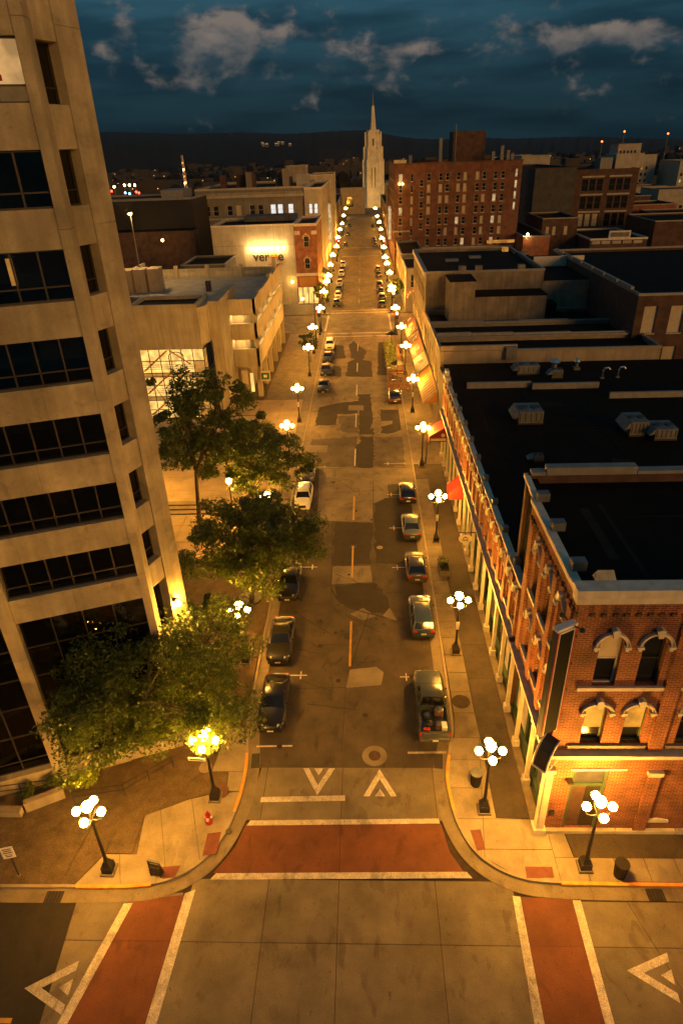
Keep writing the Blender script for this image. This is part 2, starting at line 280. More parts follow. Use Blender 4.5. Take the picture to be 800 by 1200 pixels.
def thing(name, label, cat, loc=(0, 0, 0), rz=0., group=None):
    o = bpy.data.objects.new(name, None); COL.objects.link(o); o.location = loc; o.rotation_euler = (0, 0, rz); o.empty_display_size = .2
    o['label'] = label; o['category'] = cat
    if group: o['group'] = group
    ORG[o.name] = tuple(loc); return o
def tag(o, label, cat, group=None):
    o['label'] = label; o['category'] = cat
    if group: o['group'] = group
    return o
def struct(o): o['kind'] = 'structure'; return o
def inst(me, name, parent, M):                         # one more piece sharing a mesh, placed in the world by M
    o = bpy.data.objects.new(name, me); COL.objects.link(o); o.parent = parent
    org = ORG.get(parent.name, (0, 0, 0)); o.matrix_local = Matrix.Translation(-Vector(org)) @ M
    ORG[o.name] = org; return o
def copy_tree(o, loc, rz, label, group=None):
    kids = {}
    for q in PROTO_KIDS[o.name]: kids.setdefault(q[1], []).append(q[0])
    def cp_(q, par):
        c = q.copy(); COL.objects.link(c); c.parent = par
        for ch in kids.get(q.name, []): cp_(ch, c)
        return c
    r = cp_(o, None); r.location = loc; r.rotation_euler = (0, 0, rz); r['label'] = label
    if group: r['group'] = group
    ORG[r.name] = tuple(loc); return r
PROTO_KIDS = {}
def proto(root):                                       # remember the parts of a thing that will be copied
    allk = [o for o in bpy.data.objects if o.parent is not None]
    out = []; front = [root]
    while front:
        nx = []
        for p in front:
            for o in allk:
                if o.parent == p: out.append((o, p.name)); nx.append(o)
        front = nx
    PROTO_KIDS[root.name] = out; return root
def facade(P, U):                                      # F(u, v, d): a point of a facade; U runs left to right seen from outside
    P = Vector(P); U = Vector((U[0], U[1], 0)).normalized(); Nn = Vector((U.y, -U.x, 0))
    def F(u, v, d=0.): return P+U*u+Vector((0, 0, v))+Nn*d
    F.U = U; F.N = Nn; F.P = P
    F.mat = lambda u, v, d=0.: _fm(F, u, v, d)
    return F
def _fm(F, u, v, d):
    M = Matrix.Identity(4)
    for i in range(3): M[i][0] = F.U[i]; M[i][1] = -F.N[i]; M[i][2] = (0, 0, 1)[i]
    M.translation = F(u, v, d); return M
def wall(mb, F, W_, H, holes, depth=.25, u0=0., v0=0., d=0.):   # a wall sheet with real openings and reveals
    us = sorted({round(x, 4) for x in [u0, u0+W_]+[h[0] for h in holes]+[h[1] for h in holes] if u0-1e-6 <= x <= u0+W_+1e-6})
    vs = sorted({round(x, 4) for x in [v0, v0+H]+[h[2] for h in holes]+[h[3] for h in holes] if v0-1e-6 <= x <= v0+H+1e-6})
    for i in range(len(us)-1):
        j = 0
        while j < len(vs)-1:
            uc = (us[i]+us[i+1])/2; vc = (vs[j]+vs[j+1])/2
            if any(h[0] < uc < h[1] and h[2] < vc < h[3] for h in holes): j += 1; continue
            k = j
            while k+1 < len(vs)-1:
                v2 = (vs[k+1]+vs[k+2])/2
                if any(h[0] < uc < h[1] and h[2] < v2 < h[3] for h in holes): break
                k += 1
            mb.quad(F(us[i], vs[j], d), F(us[i+1], vs[j], d), F(us[i+1], vs[k+1], d), F(us[i], vs[k+1], d)); j = k+1
    for a, b, e, f in [h[:4] for h in holes]:
        q = d-depth
        mb.quad(F(a, e, d), F(a, e, q), F(a, f, q), F(a, f, d)); mb.quad(F(b, e, q), F(b, e, d), F(b, f, d), F(b, f, q))
        mb.quad(F(a, e, q), F(a, e, d), F(b, e, d), F(b, e, q)); mb.quad(F(a, f, d), F(a, f, q), F(b, f, q), F(b, f, d))
    return mb
_wc = {}
def window(F, parent, u0, u1, v0, v1, d, fm, pm, style='sash', name='window'):
    w, h = round(u1-u0, 3), round(v1-v0, 3); key = (w, h, fm.name, style)
    if key not in _wc:
        b = MB(); t = min(.09, w*.09)
        b.box(0, t, 0, .08, 0, h); b.box(w-t, w, 0, .08, 0, h); b.box(t, w-t, 0, .08, h-t, h); b.box(t, w-t, -.04, .08, 0, t)
        if style == 'sash': b.box(t, w-t, -.02, .06, h*.5-t*.4, h*.5+t*.4)
        if style == 'cross': b.box(t, w-t, .0, .06, h*.5-t*.35, h*.5+t*.35); b.box(w/2-t*.35, w/2+t*.35, .0, .06, t, h*.5-t*.35); b.box(w/2-t*.35, w/2+t*.35, .0, .06, h*.5+t*.35, h-t)
        _wc[key] = b.mesh(name, fm)
    o = inst(_wc[key], name, parent, F.mat(u0, v0, d))
    pk = (w, h, 'pane', pm.name)
    if pk not in _wc:
        t = min(.09, w*.09)*.6; _wc[pk] = MB().box(t, w-t, .04, .055, t, h-t).mesh('pane', pm)
    p = bpy.data.objects.new('pane', _wc[pk]); COL.objects.link(p); p.parent = o
    return o
def clip(poly, a, b, c):                               # keep a*x + b*y <= c
    out = []
    for i in range(len(poly)):
        p, q = poly[i], poly[(i+1) % len(poly)]; sp_ = a*p[0]+b*p[1]-c; sq = a*q[0]+b*q[1]-c
        if sp_ <= 0: out.append(p)
        if (sp_ < 0 < sq) or (sq < 0 < sp_): t = sp_/(sp_-sq); out.append((p[0]+(q[0]-p[0])*t, p[1]+(q[1]-p[1])*t))
    return out
def slabs(name, poly, fams, z0, z1, m, parent, gap=.032, jit=.004):   # cut a convex field into separate slabs
    cells = [poly]
    for (a, b, offs) in fams:
        l = math.hypot(a, b); a, b = a/l, b/l; nx = []
        offs = [-1e6]+sorted(offs)+[1e6]
        for c in cells:
            for i in range(len(offs)-1):
                q = clip(c, -a, -b, -(offs[i]+gap/2)); q = clip(q, a, b, offs[i+1]-gap/2) if len(q) > 2 else q
                if len(q) > 2:
                    A = abs(sum(q[k][0]*q[(k+1) % len(q)][1]-q[(k+1) % len(q)][0]*q[k][1] for k in range(len(q))))/2
                    if A > .02: nx.append(q)
        cells = nx
    for c in cells: MB().prism(c, z0, z1+random.uniform(-jit, 0)).build(name, m, parent)
def sheet(name, poly, z, m, parent=None, kind='structure', th=.02): return MB().prism(poly, z-th, z).build(name, m, parent, kind=kind if parent is None else None)
def text_mesh(txt, size, depth=.02, bold=False):
    cu_ = bpy.data.curves.new('lettering', 'FONT'); cu_.body = txt; cu_.size = size; cu_.extrude = depth; cu_.resolution_u = 3
    if bold: cu_.offset = size*.02
    o = bpy.data.objects.new('lettering', cu_); COL.objects.link(o); bpy.context.view_layer.update()
    me = bpy.data.meshes.new_from_object(o.evaluated_get(bpy.context.evaluated_depsgraph_get())); bpy.data.objects.remove(o); bpy.data.curves.remove(cu_); return me
def lettering(txt, size, F, u, v, d, m, parent, depth=.02, bold=False, name='lettering'):
    me = text_mesh(txt, size, depth, bold); me.materials.clear(); me.materials.append(m)
    M = Matrix.Identity(4)
    for i in range(3): M[i][0] = F.U[i]; M[i][1] = (0, 0, 1)[i]; M[i][2] = F.N[i]
    M.translation = F(u, v, d); return inst(me, name, parent, M)
# ================================================================== ground, streets, kerbs
KZ = .13
g = struct(MB().box(-1500, 1500, -60, 2650, -.6, -.06).build('ground', TOWND))
sheet('main_street', [(-8.3, 26.7), (5.5, 26.7), (5.5, 69.6), (-8.3, 69.6)], 0, ASPH)
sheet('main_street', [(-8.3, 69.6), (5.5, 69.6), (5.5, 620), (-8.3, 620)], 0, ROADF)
sheet('cross_street', [(-140, 6.5), (-14.2, 6.5), (-15.2, 18.75), (-140, 18.75)], 0, ASPH_D)
sheet('cross_street', [(17, 6.5), (140, 6.5), (140, 18.75), (17, 18.75)], 0, CONC_R)
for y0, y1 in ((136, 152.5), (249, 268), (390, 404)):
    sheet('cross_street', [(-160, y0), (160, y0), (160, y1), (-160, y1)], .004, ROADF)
# the concrete intersection, one panel at a time
ix = struct(MB().box(-16.2, 17, 4, 27, -.5, -.05).build('intersection', SOIL))
slabs('concrete_panel', [(-14.15, 6.5), (-10.05, 6.5), (-9.75, 19.0), (-12.5, 18.75), (-15.15, 18.75)], [(0, 1, [11.2, 16.65]), (1, .0, [])], -.03, 0, CONC_R, ix)
slabs('concrete_panel', [(-9.9, 6.5), (7.1, 6.5), (7.1, 19.72), (-9.35, 19.72)], [(0, 1, [11.2, 16.65]), (1, 0, [-5.4, -1.75, 3.2])], -.03, 0, CONC_R, ix)
slabs('concrete_panel', [(10.05, 6.5), (17, 6.5), (17, 18.75), (10.2, 18.75)], [(0, 1, [13.35, 16.65]), (1.0, .28, [17.2])], -.03, 0, CONC_R, ix)
slabs('concrete_panel', [(-7.15, 23.15), (4.2, 23.15), (4.25, 26.7), (-6.75, 26.7)], [(1, 0, [-6.35, -1.75, 3.7])], -.03, 0, CONC_R, ix)
# red crosswalks: separate coloured panels, then their white lines
def line(pts, z=.012, m=PAINT, name='painted_line'): return sheet(name, pts, z, m, th=.006)
cwk = struct(MB().box(-8.4, 5.0, 20.1, 22.9, -.6, -.51).build('crosswalk', REDP))
slabs('red_panel', [(-8.4, 20.05), (4.85, 20.05), (4.15, 21.3), (3.85, 22.95), (-7.1, 22.95), (-7.5, 21.5)], [(1, 0, [-1.75])], -.03, .002, REDP, cwk, gap=.03)
cwl = struct(MB().box(-13, -10, 7, 18, -.6, -.51).build('crosswalk', REDP))
slabs('red_panel', [(-15.2, 6.5), (-10.2, 6.5), (-9.55, 18.9), (-12.35, 18.55), (-12.6, 18.4)], [(0, 1, [11.2, 16.65])], -.025, .004, REDP, cwl, gap=.012)
cwr = struct(MB().box(7.2, 10, 7, 18, -.6, -.51).build('crosswalk', REDP))
slabs('red_panel', [(7.15, 6.5), (9.9, 6.5), (10.05, 18.85), (7.35, 18.95)], [(0, 1, [11.2, 16.65])], -.025, .004, REDP, cwr, gap=.012)
line([(-7.05, 22.78), (3.8, 22.98), (3.75, 23.28), (-6.9, 23.1)])
line([(-8.5, 19.68), (5.15, 19.88), (4.9, 20.22), (-8.25, 20.02)])
line([(-15.55, 6.5), (-15.1, 6.5), (-12.2, 18.45), (-12.65, 18.4)]); line([(-10.45, 6.5), (-9.95, 6.5), (-9.15, 19.15), (-9.65, 18.95)])
line([(6.65, 6.5), (7.15, 6.5), (7.4, 18.95), (7.02, 19.0)]); line([(9.75, 6.5), (10.15, 6.5), (10.35, 18.8), (9.95, 18.8)])
line([(-6.5, 24.28), (-1.55, 24.4), (-1.55, 24.75), (-6.5, 24.62)], name='stop_line')
line([(10.7, 13.25), (17, 13.3), (17, 13.5), (10.7, 13.45)], .014, PAINTY, 'yellow_line')
line([(-40, 13.2), (-16, 13.2), (-16, 13.4), (-40, 13.4)], .014, PAINTY, 'yellow_line')
def chevron(c, a, s=1.):                                # an open arrowhead with a small triangle in its mouth
    ca, sa = math.cos(a), math.sin(a)
    def T(x, y): return (c[0]+(x*ca-y*sa)*s, c[1]+(x*sa+y*ca)*s)
    b = MB()
    for sg in (-1, 1):
        b.prism([T(0, .95), T(0, .25), T(sg*.62, -.95), T(sg*.98, -.95)], .006, .0175)
    b.prism([T(0, -.45), T(-.3, -.95), T(.3, -.95)], .006, .0175)
    return struct(b.build('road_arrow', PAINT))
chevron((-3.2, 25.7), math.pi); chevron((.5, 25.65), 0); chevron((-14.95, 14.6), R(92), 1.12); chevron((12.5, 15.55), R(83), 1.05)
# asphalt patches and worn fields of the main street
def P(*a): return [(at(x, y).x, at(x, y).y) for x, y in a]
PZ = [.004]
def patch(m, *a, z=.004):
    PZ[0] += .00028; z = PZ[0]; q = P(*a); out = []; rg = random.Random(int(PZ[0]*1e6)); jit = .16 if m is not CONC_R else .035
    for i in range(len(q)):                            # ragged sawn and broken edges
        p0, p1 = Vector(q[i]), Vector(q[(i+1) % len(q)]); n_ = max(1, int((p1-p0).length/.5))
        for k in range(n_): c = p0.lerp(p1, k/n_); out.append((c.x+rg.uniform(-jit, jit), c.y+rg.uniform(-jit, jit)))
    sheet('asphalt_patch' if m in (ASPH_D, ASPH_L) else 'concrete_patch', out, z, m, th=.0035)
patch(CONC_R, (390, 664), (434, 663), (436, 682), (388, 685))
patch(CONC_R, (374, 549), (478, 548), (478, 566), (454, 568), (455, 583), (437, 590), (437, 612), (372, 610))
patch(ASPH_D, (392, 612), (437, 613), (434, 661), (389, 663))
patch(ASPH_D, (438, 590), (452, 584), (480, 585), (492, 660), (440, 660))
patch(ASPH_D, (392, 687), (438, 683), (455, 700), (458, 720), (430, 718), (398, 708))
patch(CONC_R, (410, 785), (440, 781), (449, 788), (446, 803), (405, 806), z=.006)
patch(CONC_R, (410, 720), (425, 712), (440, 722), (425, 727), z=.006); patch(CONC_R, (448, 722), (456, 712), (465, 727), z=.006)
patch(ASPH_D, (415, 547), (408, 538), (412, 522), (440, 515), (438, 547)); patch(ASPH_D, (420, 548), (422, 512), (437, 512), (437, 548), z=.006)
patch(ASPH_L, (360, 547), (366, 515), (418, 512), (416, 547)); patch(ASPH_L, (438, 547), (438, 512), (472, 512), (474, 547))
patch(ASPH_D, (369, 499), (374, 477), (398, 472), (420, 470), (420, 484), (395, 486), (394, 498)); patch(ASPH_D, (420, 509), (420, 462), (434, 462), (438, 509), z=.006)
patch(ASPH_D, (447, 508), (446, 480), (468, 480), (471, 503), (458, 508)); patch(CONC_R, (408, 475), (426, 475), (426, 481), (408, 481), z=.008)
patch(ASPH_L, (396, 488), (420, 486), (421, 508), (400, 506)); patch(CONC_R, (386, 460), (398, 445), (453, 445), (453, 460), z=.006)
patch(ASPH_D, (405, 441), (408, 424), (418, 420), (435, 424), (436, 442)); patch(ASPH_D, (389, 421), (392, 404), (402, 405), (405, 420)); patch(ASPH_D, (408, 404), (414, 400), (430, 412), (424, 422), (412, 420), z=.006)
patch(ASPH_D, (388, 440), (390, 428), (400, 430), (399, 442)); patch(ASPH_D, (442, 440), (443, 401), (455, 401), (456, 440)); patch(CONC_R, (348, 530), (350, 522), (384, 522), (383, 530), z=.006)
patch(CONC_R, (433, 503), (437, 494), (460, 493), (459, 497), z=.008)
patch(CONC_R, (397, 384), (384, 371), (462, 371), (456, 384), z=.006)
# cracks and expansion joints
b = MB()
def crack(*a, w=.05):
    for p, q in zip(a, a[1:]):
        p, q = at(*p), at(*q); d = (q-p).normalized(); n_ = Vector((-d.y, d.x, 0))*w/2
        b.add([(p+n_+Vector((0, 0, .0146))), (p-n_+Vector((0, 0, .0146))), (q-n_+Vector((0, 0, .0146))), (q+n_+Vector((0, 0, .0146)))], [(0, 1, 2, 3)])
crack((388, 690), (395, 703), (410, 713), (432, 719), (452, 724), w=.12); crack((432, 719), (418, 760), (411, 784), w=.06); crack((397, 564), (410, 572), (416, 577)); crack((346, 807), (405, 806), w=.05)
crack((416, 548), (416, 513)); crack((389, 612), (388, 700)); crack((405, 806), (400, 880), w=.03); crack((437, 565), (437, 612)); crack((355, 547), (480, 546), w=.08); crack((400, 360), (403, 330))
rg = random.Random(9)
for i in range(34):                                    # sealed cracks wandering over the asphalt and the old concrete
    x, y = rg.uniform(-6.8, 4.4), rg.uniform(28, 92); a_ = rg.choice((0, 1.57, .4, -.5, 1.2))+rg.uniform(-.3, .3); L_ = rg.uniform(1.5, 5); pts = []
    for k in range(9): pts.append(Vector((x, y, .0149))); x += math.cos(a_)*L_/9+rg.uniform(-.09, .09); y += math.sin(a_)*L_/9+rg.uniform(-.09, .09); x = min(4.8, max(-7.3, x))
    for p, q in zip(pts, pts[1:]):
        n_ = Vector((-(q-p).y, (q-p).x, 0)).normalized()*rg.uniform(.015, .045); b.add([p+n_, p-n_, q-n_, q+n_], [(0, 1, 2, 3)])
for i in range(60):                                    # oil spots in the stalls and at the stop line
    x, y = rg.choice((rg.uniform(-6.8, -5.4), rg.uniform(2.8, 4.4), rg.uniform(-4.5, 2.0))), rg.uniform(27.5, 66); r_ = rg.uniform(.05, .22); n0 = 9
    b.add([Vector((x+r_*rg.uniform(.6, 1.2)*math.cos(6.283*k/n0), y+r_*1.3*rg.uniform(.6, 1.2)*math.sin(6.283*k/n0), .01525)) for k in range(n0)], [tuple(range(n0))])
struct(b.build('road_cracks', ASPH_D))
# centre dashes, parking marks
for y in (35.6, 46.9, 57.1, 70, 82.5, 95.7, 108, 121, 165, 180, 195, 210, 225, 240, 285, 300, 315): line([(-1.55, y), (-1.38, y), (-1.36, y+5.2), (-1.53, y+5.2)], .018, PAINTY if y < 60 else PAINT, 'centre_dash')
for x, y in ((2.6, 34.5), (2.6, 48.4), (2.6, 55.4), (-5.0, 34.7), (-5.1, 48.6), (-5.1, 55.8), (2.6, 62.6), (-5.1, 70), (2.5, 70.6)):
    s_ = 1 if x > 0 else -1
    q = MB(); q.box(x-.05, x+.05, y-.38, y+.38, .006, .012); x1 = x-.45*s_; x2 = x+2.2*s_; q.box(min(x1, x-.051*s_), max(x1, x-.051*s_), y-.05, y+.05, .006, .012); q.box(min(x+.051*s_, x2), max(x+.051*s_, x2), y-.05, y+.05, .006, .012)
    struct(q.build('parking_mark', PAINT))
line([(2.3, 27.75), (4.7, 27.8), (4.7, 27.95), (2.3, 27.9)], name='parking_mark'); line([(-7.3, 28.25), (-5.0, 28.3), (-5.0, 28.42), (-7.3, 28.37)], name='parking_mark')
for y0, y1 in ((134.6, 135.1), (132.0, 132.4), (154.0, 154.5), (156.6, 157), (246.8, 247.6), (270, 270.7)): line([(-7.9, y0), (5.2, y0), (5.2, y1), (-7.9, y1)], .016)
for x0, y0, x1, y1 in ((-8.6, 137, -8.2, 152), (5.3, 137, 5.7, 152)): line([(x0, y0), (x1, y0), (x1, y1), (x0, y1)], .016)

# kerbs and gutters swept along the corner
def sweep(name, path, w, z0, z1, m, side=1, parent=None):
    b = MB(); n = len(path); L = []
    for i, p in enumerate(path):
        a = Vector(path[max(i-1, 0)]); c = Vector(path[min(i+1, n-1)]); d = (c-a).normalized(); L.append((Vector(p), Vector(p)+Vector((-d.y, d.x))*w*side))
    for (a, a2), (c, c2) in zip(L, L[1:]):
        q = [(a.x, a.y), (c.x, c.y), (c2.x, c2.y), (a2.x, a2.y)]
        A = sum(q[k][0]*q[(k+1) % 4][1]-q[(k+1) % 4][0]*q[k][1] for k in range(4))
        if A < 0: q = q[::-1]
        b.hexa([(x, y, z0) for x, y in q]+[(x, y, z1) for x, y in q])
    o = b.build(name, m, parent)
    if parent is None: struct(o)
    return o
def smooth(path, k=3):
    for _ in range(k):
        out = [path[0]]
        for a, b_ in zip(path, path[1:]): out += [(a[0]*.75+b_[0]*.25, a[1]*.75+b_[1]*.25), (a[0]*.25+b_[0]*.75, a[1]*.25+b_[1]*.75)]
        path = out+[path[-1]]
    return path
kr = smooth([(140, 19.5), (16, 19.5), (9.8, 19.55), (7.4, 19.75), (5.6, 20.9), (4.75, 22.6), (4.45, 24.6), (4.42, 26.3), (5.0, 28.6), (5.38, 30.4), (5.4, 60), (5.4, 135.6)])
kl = smooth([(-140, 19.1), (-20, 19.1), (-13.4, 19.15), (-10.8, 19.35), (-8.9, 20.6), (-7.95, 22.6), (-7.6, 24.8), (-7.58, 27), (-8.0, 29.3), (-8.15, 31.5), (-8.2, 60), (-8.2, 135.6)])
sweep('kerb', kr, .16, -.02, KZ, CONC_W, -1); sweep('kerb', kl, .16, -.02, KZ, CONC_W, 1)
sweep('gutter', kr, .72, -.03, .010, CONC_G, 1); sweep('gutter', kl, .72, -.03, .010, CONC_G, -1)
def sub(path, y0, y1, x0=-1e9, x1=1e9): return [p for p in path if y0 <= p[1] <= y1 and x0 <= p[0] <= x1]
def paintkerb(path, side):
    sweep('painted_kerb', path, .17, .02, KZ+.006, KERBO, side)
paintkerb([(x+.012, y) for x, y in sub(kr, 23.6, 27.6)][::1], -1); paintkerb([(x-.012, y) for x, y in sub(kl, 23.3, 28.0)], 1)
paintkerb([(18, 19.49), (14, 19.49), (9.6, 19.53)], -1); paintkerb([(-15.4, 19.11), (-12.9, 19.13), (-11.5, 19.25)], 1)
# sidewalk bases and their slabs
sw = struct(MB().prism([(4.6, 24), (5.0, 22.6), (5.8, 21.2), (7.4, 20.0), (10, 19.72), (60, 19.7), (60, 22.6), (9.4, 22.6), (9.4, 135.4), (5.56, 135.4), (5.56, 31), (5.1, 28.6), (4.6, 26.5)], -.1, .05).build('sidewalk', WALKD))
Z0, Z1 = .04, KZ
slabs('paving_slab', [(4.59, 26.4), (4.6, 24.4), (4.92, 22.6), (5.75, 21.05), (7.45, 19.95), (9.6, 19.72), (9.6, 22.6), (9.2, 22.6), (9.0, 23.2), (6.95, 23.25), (6.95, 28.9), (5.25, 28.9)], [(1, -.12, [6.05 - .12*22]), (0, 1, [21.4, 23.2, 25.2, 27.2])], Z0, Z1, CONC_W, sw)
slabs('paving_slab', [(9.62, 19.71), (40, 19.68), (40, 20.95), (9.62, 20.95)], [(1, 0, [11.1+1.55*i for i in range(18)])], Z0, Z1, CONC_W, sw)
slabs('paving_slab', [(9.62, 20.97), (10.6, 20.97), (10.45, 22.5), (9.62, 22.5)], [], Z0, Z1, CONC_W, sw)
MB().prism([(10.65, 20.97), (40, 20.97), (40, 22.5), (10.5, 22.5)], Z0, Z1-.006).build('dark_strip', WALKD, sw)
slabs('paving_slab', [(5.36, 28.92), (6.95, 28.92), (6.9, 31), (6.9, 66), (5.57, 66), (5.57, 30.6)], [(0, 1, [31+1.9*i for i in range(20)])], Z0, Z1, CONC_G, sw)
slabs('dark_slab', [(6.97, 23.27), (8.82, 23.22), (8.9, 70), (6.95, 70)], [(0, 1, [27+3.6*i for i in range(13)])], Z0, Z1-.004, WALKD, sw, gap=.012)
slabs('paving_slab', [(8.84, 23.2), (9.3, 23.2), (9.35, 70), (8.92, 70)], [(0, 1, [26+2.77*i for i in range(16)])], Z0, Z1, CONC_G, sw)
MB().box(5.57, 9.3, 70.02, 135.3, .04, KZ).build('far_paving', CONC_G, sw)
swl = struct(MB().prism([(-7.75, 24), (-8.1, 22.6), (-9.0, 20.8), (-10.9, 19.5), (-13.4, 19.3), (-80, 19.25), (-80, 27), (-30, 52), (-30, 135.4), (-8.36, 135.4), (-8.36, 31.5), (-8.15, 29.3), (-7.75, 27)], -.1, .05).build('sidewalk', AGGR))
slabs('paving_slab', [(-8.1, 22.65), (-9.0, 20.75), (-10.85, 19.52), (-12.0, 19.36), (-15.5, 19.3), (-14.5, 20.95), (-12.75, 20.95), (-13.0, 23.3), (-10.7, 24.35), (-9.3, 24.75), (-7.77, 24.9)], [(.45, -1, [-29.2, -27.0]), (1, .35, [-6.0, -3.7, -1.9])], Z0, Z1, CONC_W, swl)
slabs('paving_slab', [(-7.76, 24.93), (-8.6, 24.93), (-8.7, 26.3), (-7.76, 26.3)], [], Z0, Z1, CONC_W, swl)
slabs('paving_slab', [(-7.76, 26.32), (-9.75, 26.32), (-9.35, 29.7), (-8.33, 29.7), (-7.78, 27.4)], [(0, 1, [27.9])], Z0, Z1, CONC_W, swl)
slabs('aggregate_panel', [(-60, 19.3), (-15.55, 19.3), (-14.55, 20.98), (-12.78, 20.98), (-13.03, 23.3), (-10.75, 24.37), (-9.35, 24.8), (-8.65, 24.95), (-8.8, 26.3), (-9.8, 26.3), (-9.4, 29.7), (-8.4, 29.7), (-8.4, 34), (-14.6, 34), (-14.6, 27), (-60, 27)][0:0] or [(-60, 19.3), (-15.55, 19.3), (-14.55, 20.98), (-14.0, 23.9), (-24, 22.4), (-60, 22.4)], [(1, -.15, [-32, -27, -22.4, -19.0, -17.3])], Z0, Z1-.004, AGGR, swl, gap=.03)
MB().prism([(-13.05, 21), (-13.05, 23.3), (-10.75, 24.37), (-9.4, 24.8), (-8.65, 24.95), (-8.78, 26.28), (-9.8, 26.3), (-9.42, 29.72), (-8.38, 29.72), (-8.38, 47), (-15, 47), (-15, 25.5), (-14, 23.9), (-14.5, 21)], .04, KZ-.004).build('aggregate_walk', AGGR, swl)
MB().box(-9.6, -8.37, 47.02, 135.3, .04, KZ-.002).build('kerb_strip', CONC_G, swl)
slabs('plaza_slab', [(-30, 50), (-9.62, 50), (-9.62, 94), (-30, 94)], [(0, 1, [53, 56.2, 60.5, 64, 67.5, 71, 75.2, 79.4, 83.6, 88.5]), (1, 0, [-26, -22.5, -19, -15.8, -12.6])], Z0, KZ, mat('plaza_concrete', (.36, .27, .14), .85, .22, .5, fine=.12), swl, gap=.05)
MB().box(-15.6, -9.62, 94.02, 135.3, .04, KZ).build('far_paving', CONC_G, swl)
# pavements of the farther blocks
for y0, y1 in ((153, 248.5), (268.5, 389.5), (404.5, 470)):
    struct(MB().box(5.4, 60, y0, y1, -.05, KZ).build('sidewalk', CONC_G)); struct(MB().box(-80, -8.2, y0, y1, -.05, KZ).build('sidewalk', CONC_G))
struct(MB().box(9.4, 90, 22.6, 135.4, -.05, .02).build('city_block', WALKD))
struct(MB().box(-90, -30.1, 53, 135.4, -.05, .02).build('city_block', WALKD))
# inset pads, lids, grates
def pad(poly): struct(MB().prism(poly, KZ-.02, KZ+.008).build('tactile_pad', REDB))
pad([(5.4, 22.5), (5.98, 22.55), (6.05, 21.4), (5.6, 21.3)]); pad([(7.95, 20.45), (9.35, 20.45), (9.3, 19.87), (7.9, 19.84)])
pad([(-9.15, 22.2), (-8.4, 22.3), (-8.4, 21.0), (-9.15, 20.9)]); pad([(-11.2, 20.25), (-10.2, 20.35), (-10.35, 19.7), (-11.0, 19.62)])
def lid(x, y, r, m, z): struct(MB().lathe([(r, z-.02), (r, z)], (x, y, 0), 20).build('manhole_lid', m))
lid(.22, 27.6, .78, CONC_R, .012); lid(.22, 27.6, .38, mat('rusty_iron', (.07, .035, .02), .8, .4, 8), .02); lid(-1.62, 39.0, .42, BLACKM, .012); lid(-1.45, 52.0, .36, BLACKM, .016); lid(1.1, 51.8, .3, CONC_W, .012)
lid(6.95-.1, 49.3, .0001+.6, WALKD, KZ+.006); lid(-10.2, 26.6, .42, CONC_W, KZ+.006); lid(-8.95, 24.9, .5, mat('brown_lid', (.11, .05, .03), .8, .3, 6), KZ+.01); lid(-8.0, 22.35, .16, BLACKM, KZ+.008); lid(-8.35, 28.6, .16, BLACKM, KZ+.008)
lid(6.15, 29.0+3, .62, mat('tree_pit', (.06, .045, .025), .95, .3, 4), KZ+.006); lid(7.1, 67.9, .6, WALKD, KZ+.006)
def drain(poly_c, w, l, a, label):
    t = thing('storm_drain', label, 'drain', (poly_c[0], poly_c[1], 0), a)
    MB().box(-w/2, w/2, -l/2, l/2, .0, .014).build('pit', BLACKM, t, local=True)
    for i in range(5): MB().box(-w/2+.06+i*(w-.2)/4, -w/2+.12+i*(w-.2)/4, -l/2+.04, l/2-.04, .014, .024).build('bar', FRAME, t, local=True)
    return t
drain((14.15, 19.1), .85, .62, 0, 'storm drain grate in the gutter before the painted kerb on the right'); drain((-16.4, 18.7), .9, .6, 0, 'storm drain grate in the gutter at the lower left kerb')
drain((4.15, 27.2), .5, 1.1, -.1, 'storm drain grate in the gutter behind the parked pickup truck'); drain((-7.2, 27.2), .5, 1.1, .1, 'storm drain grate in the gutter beyond the red hydrant')
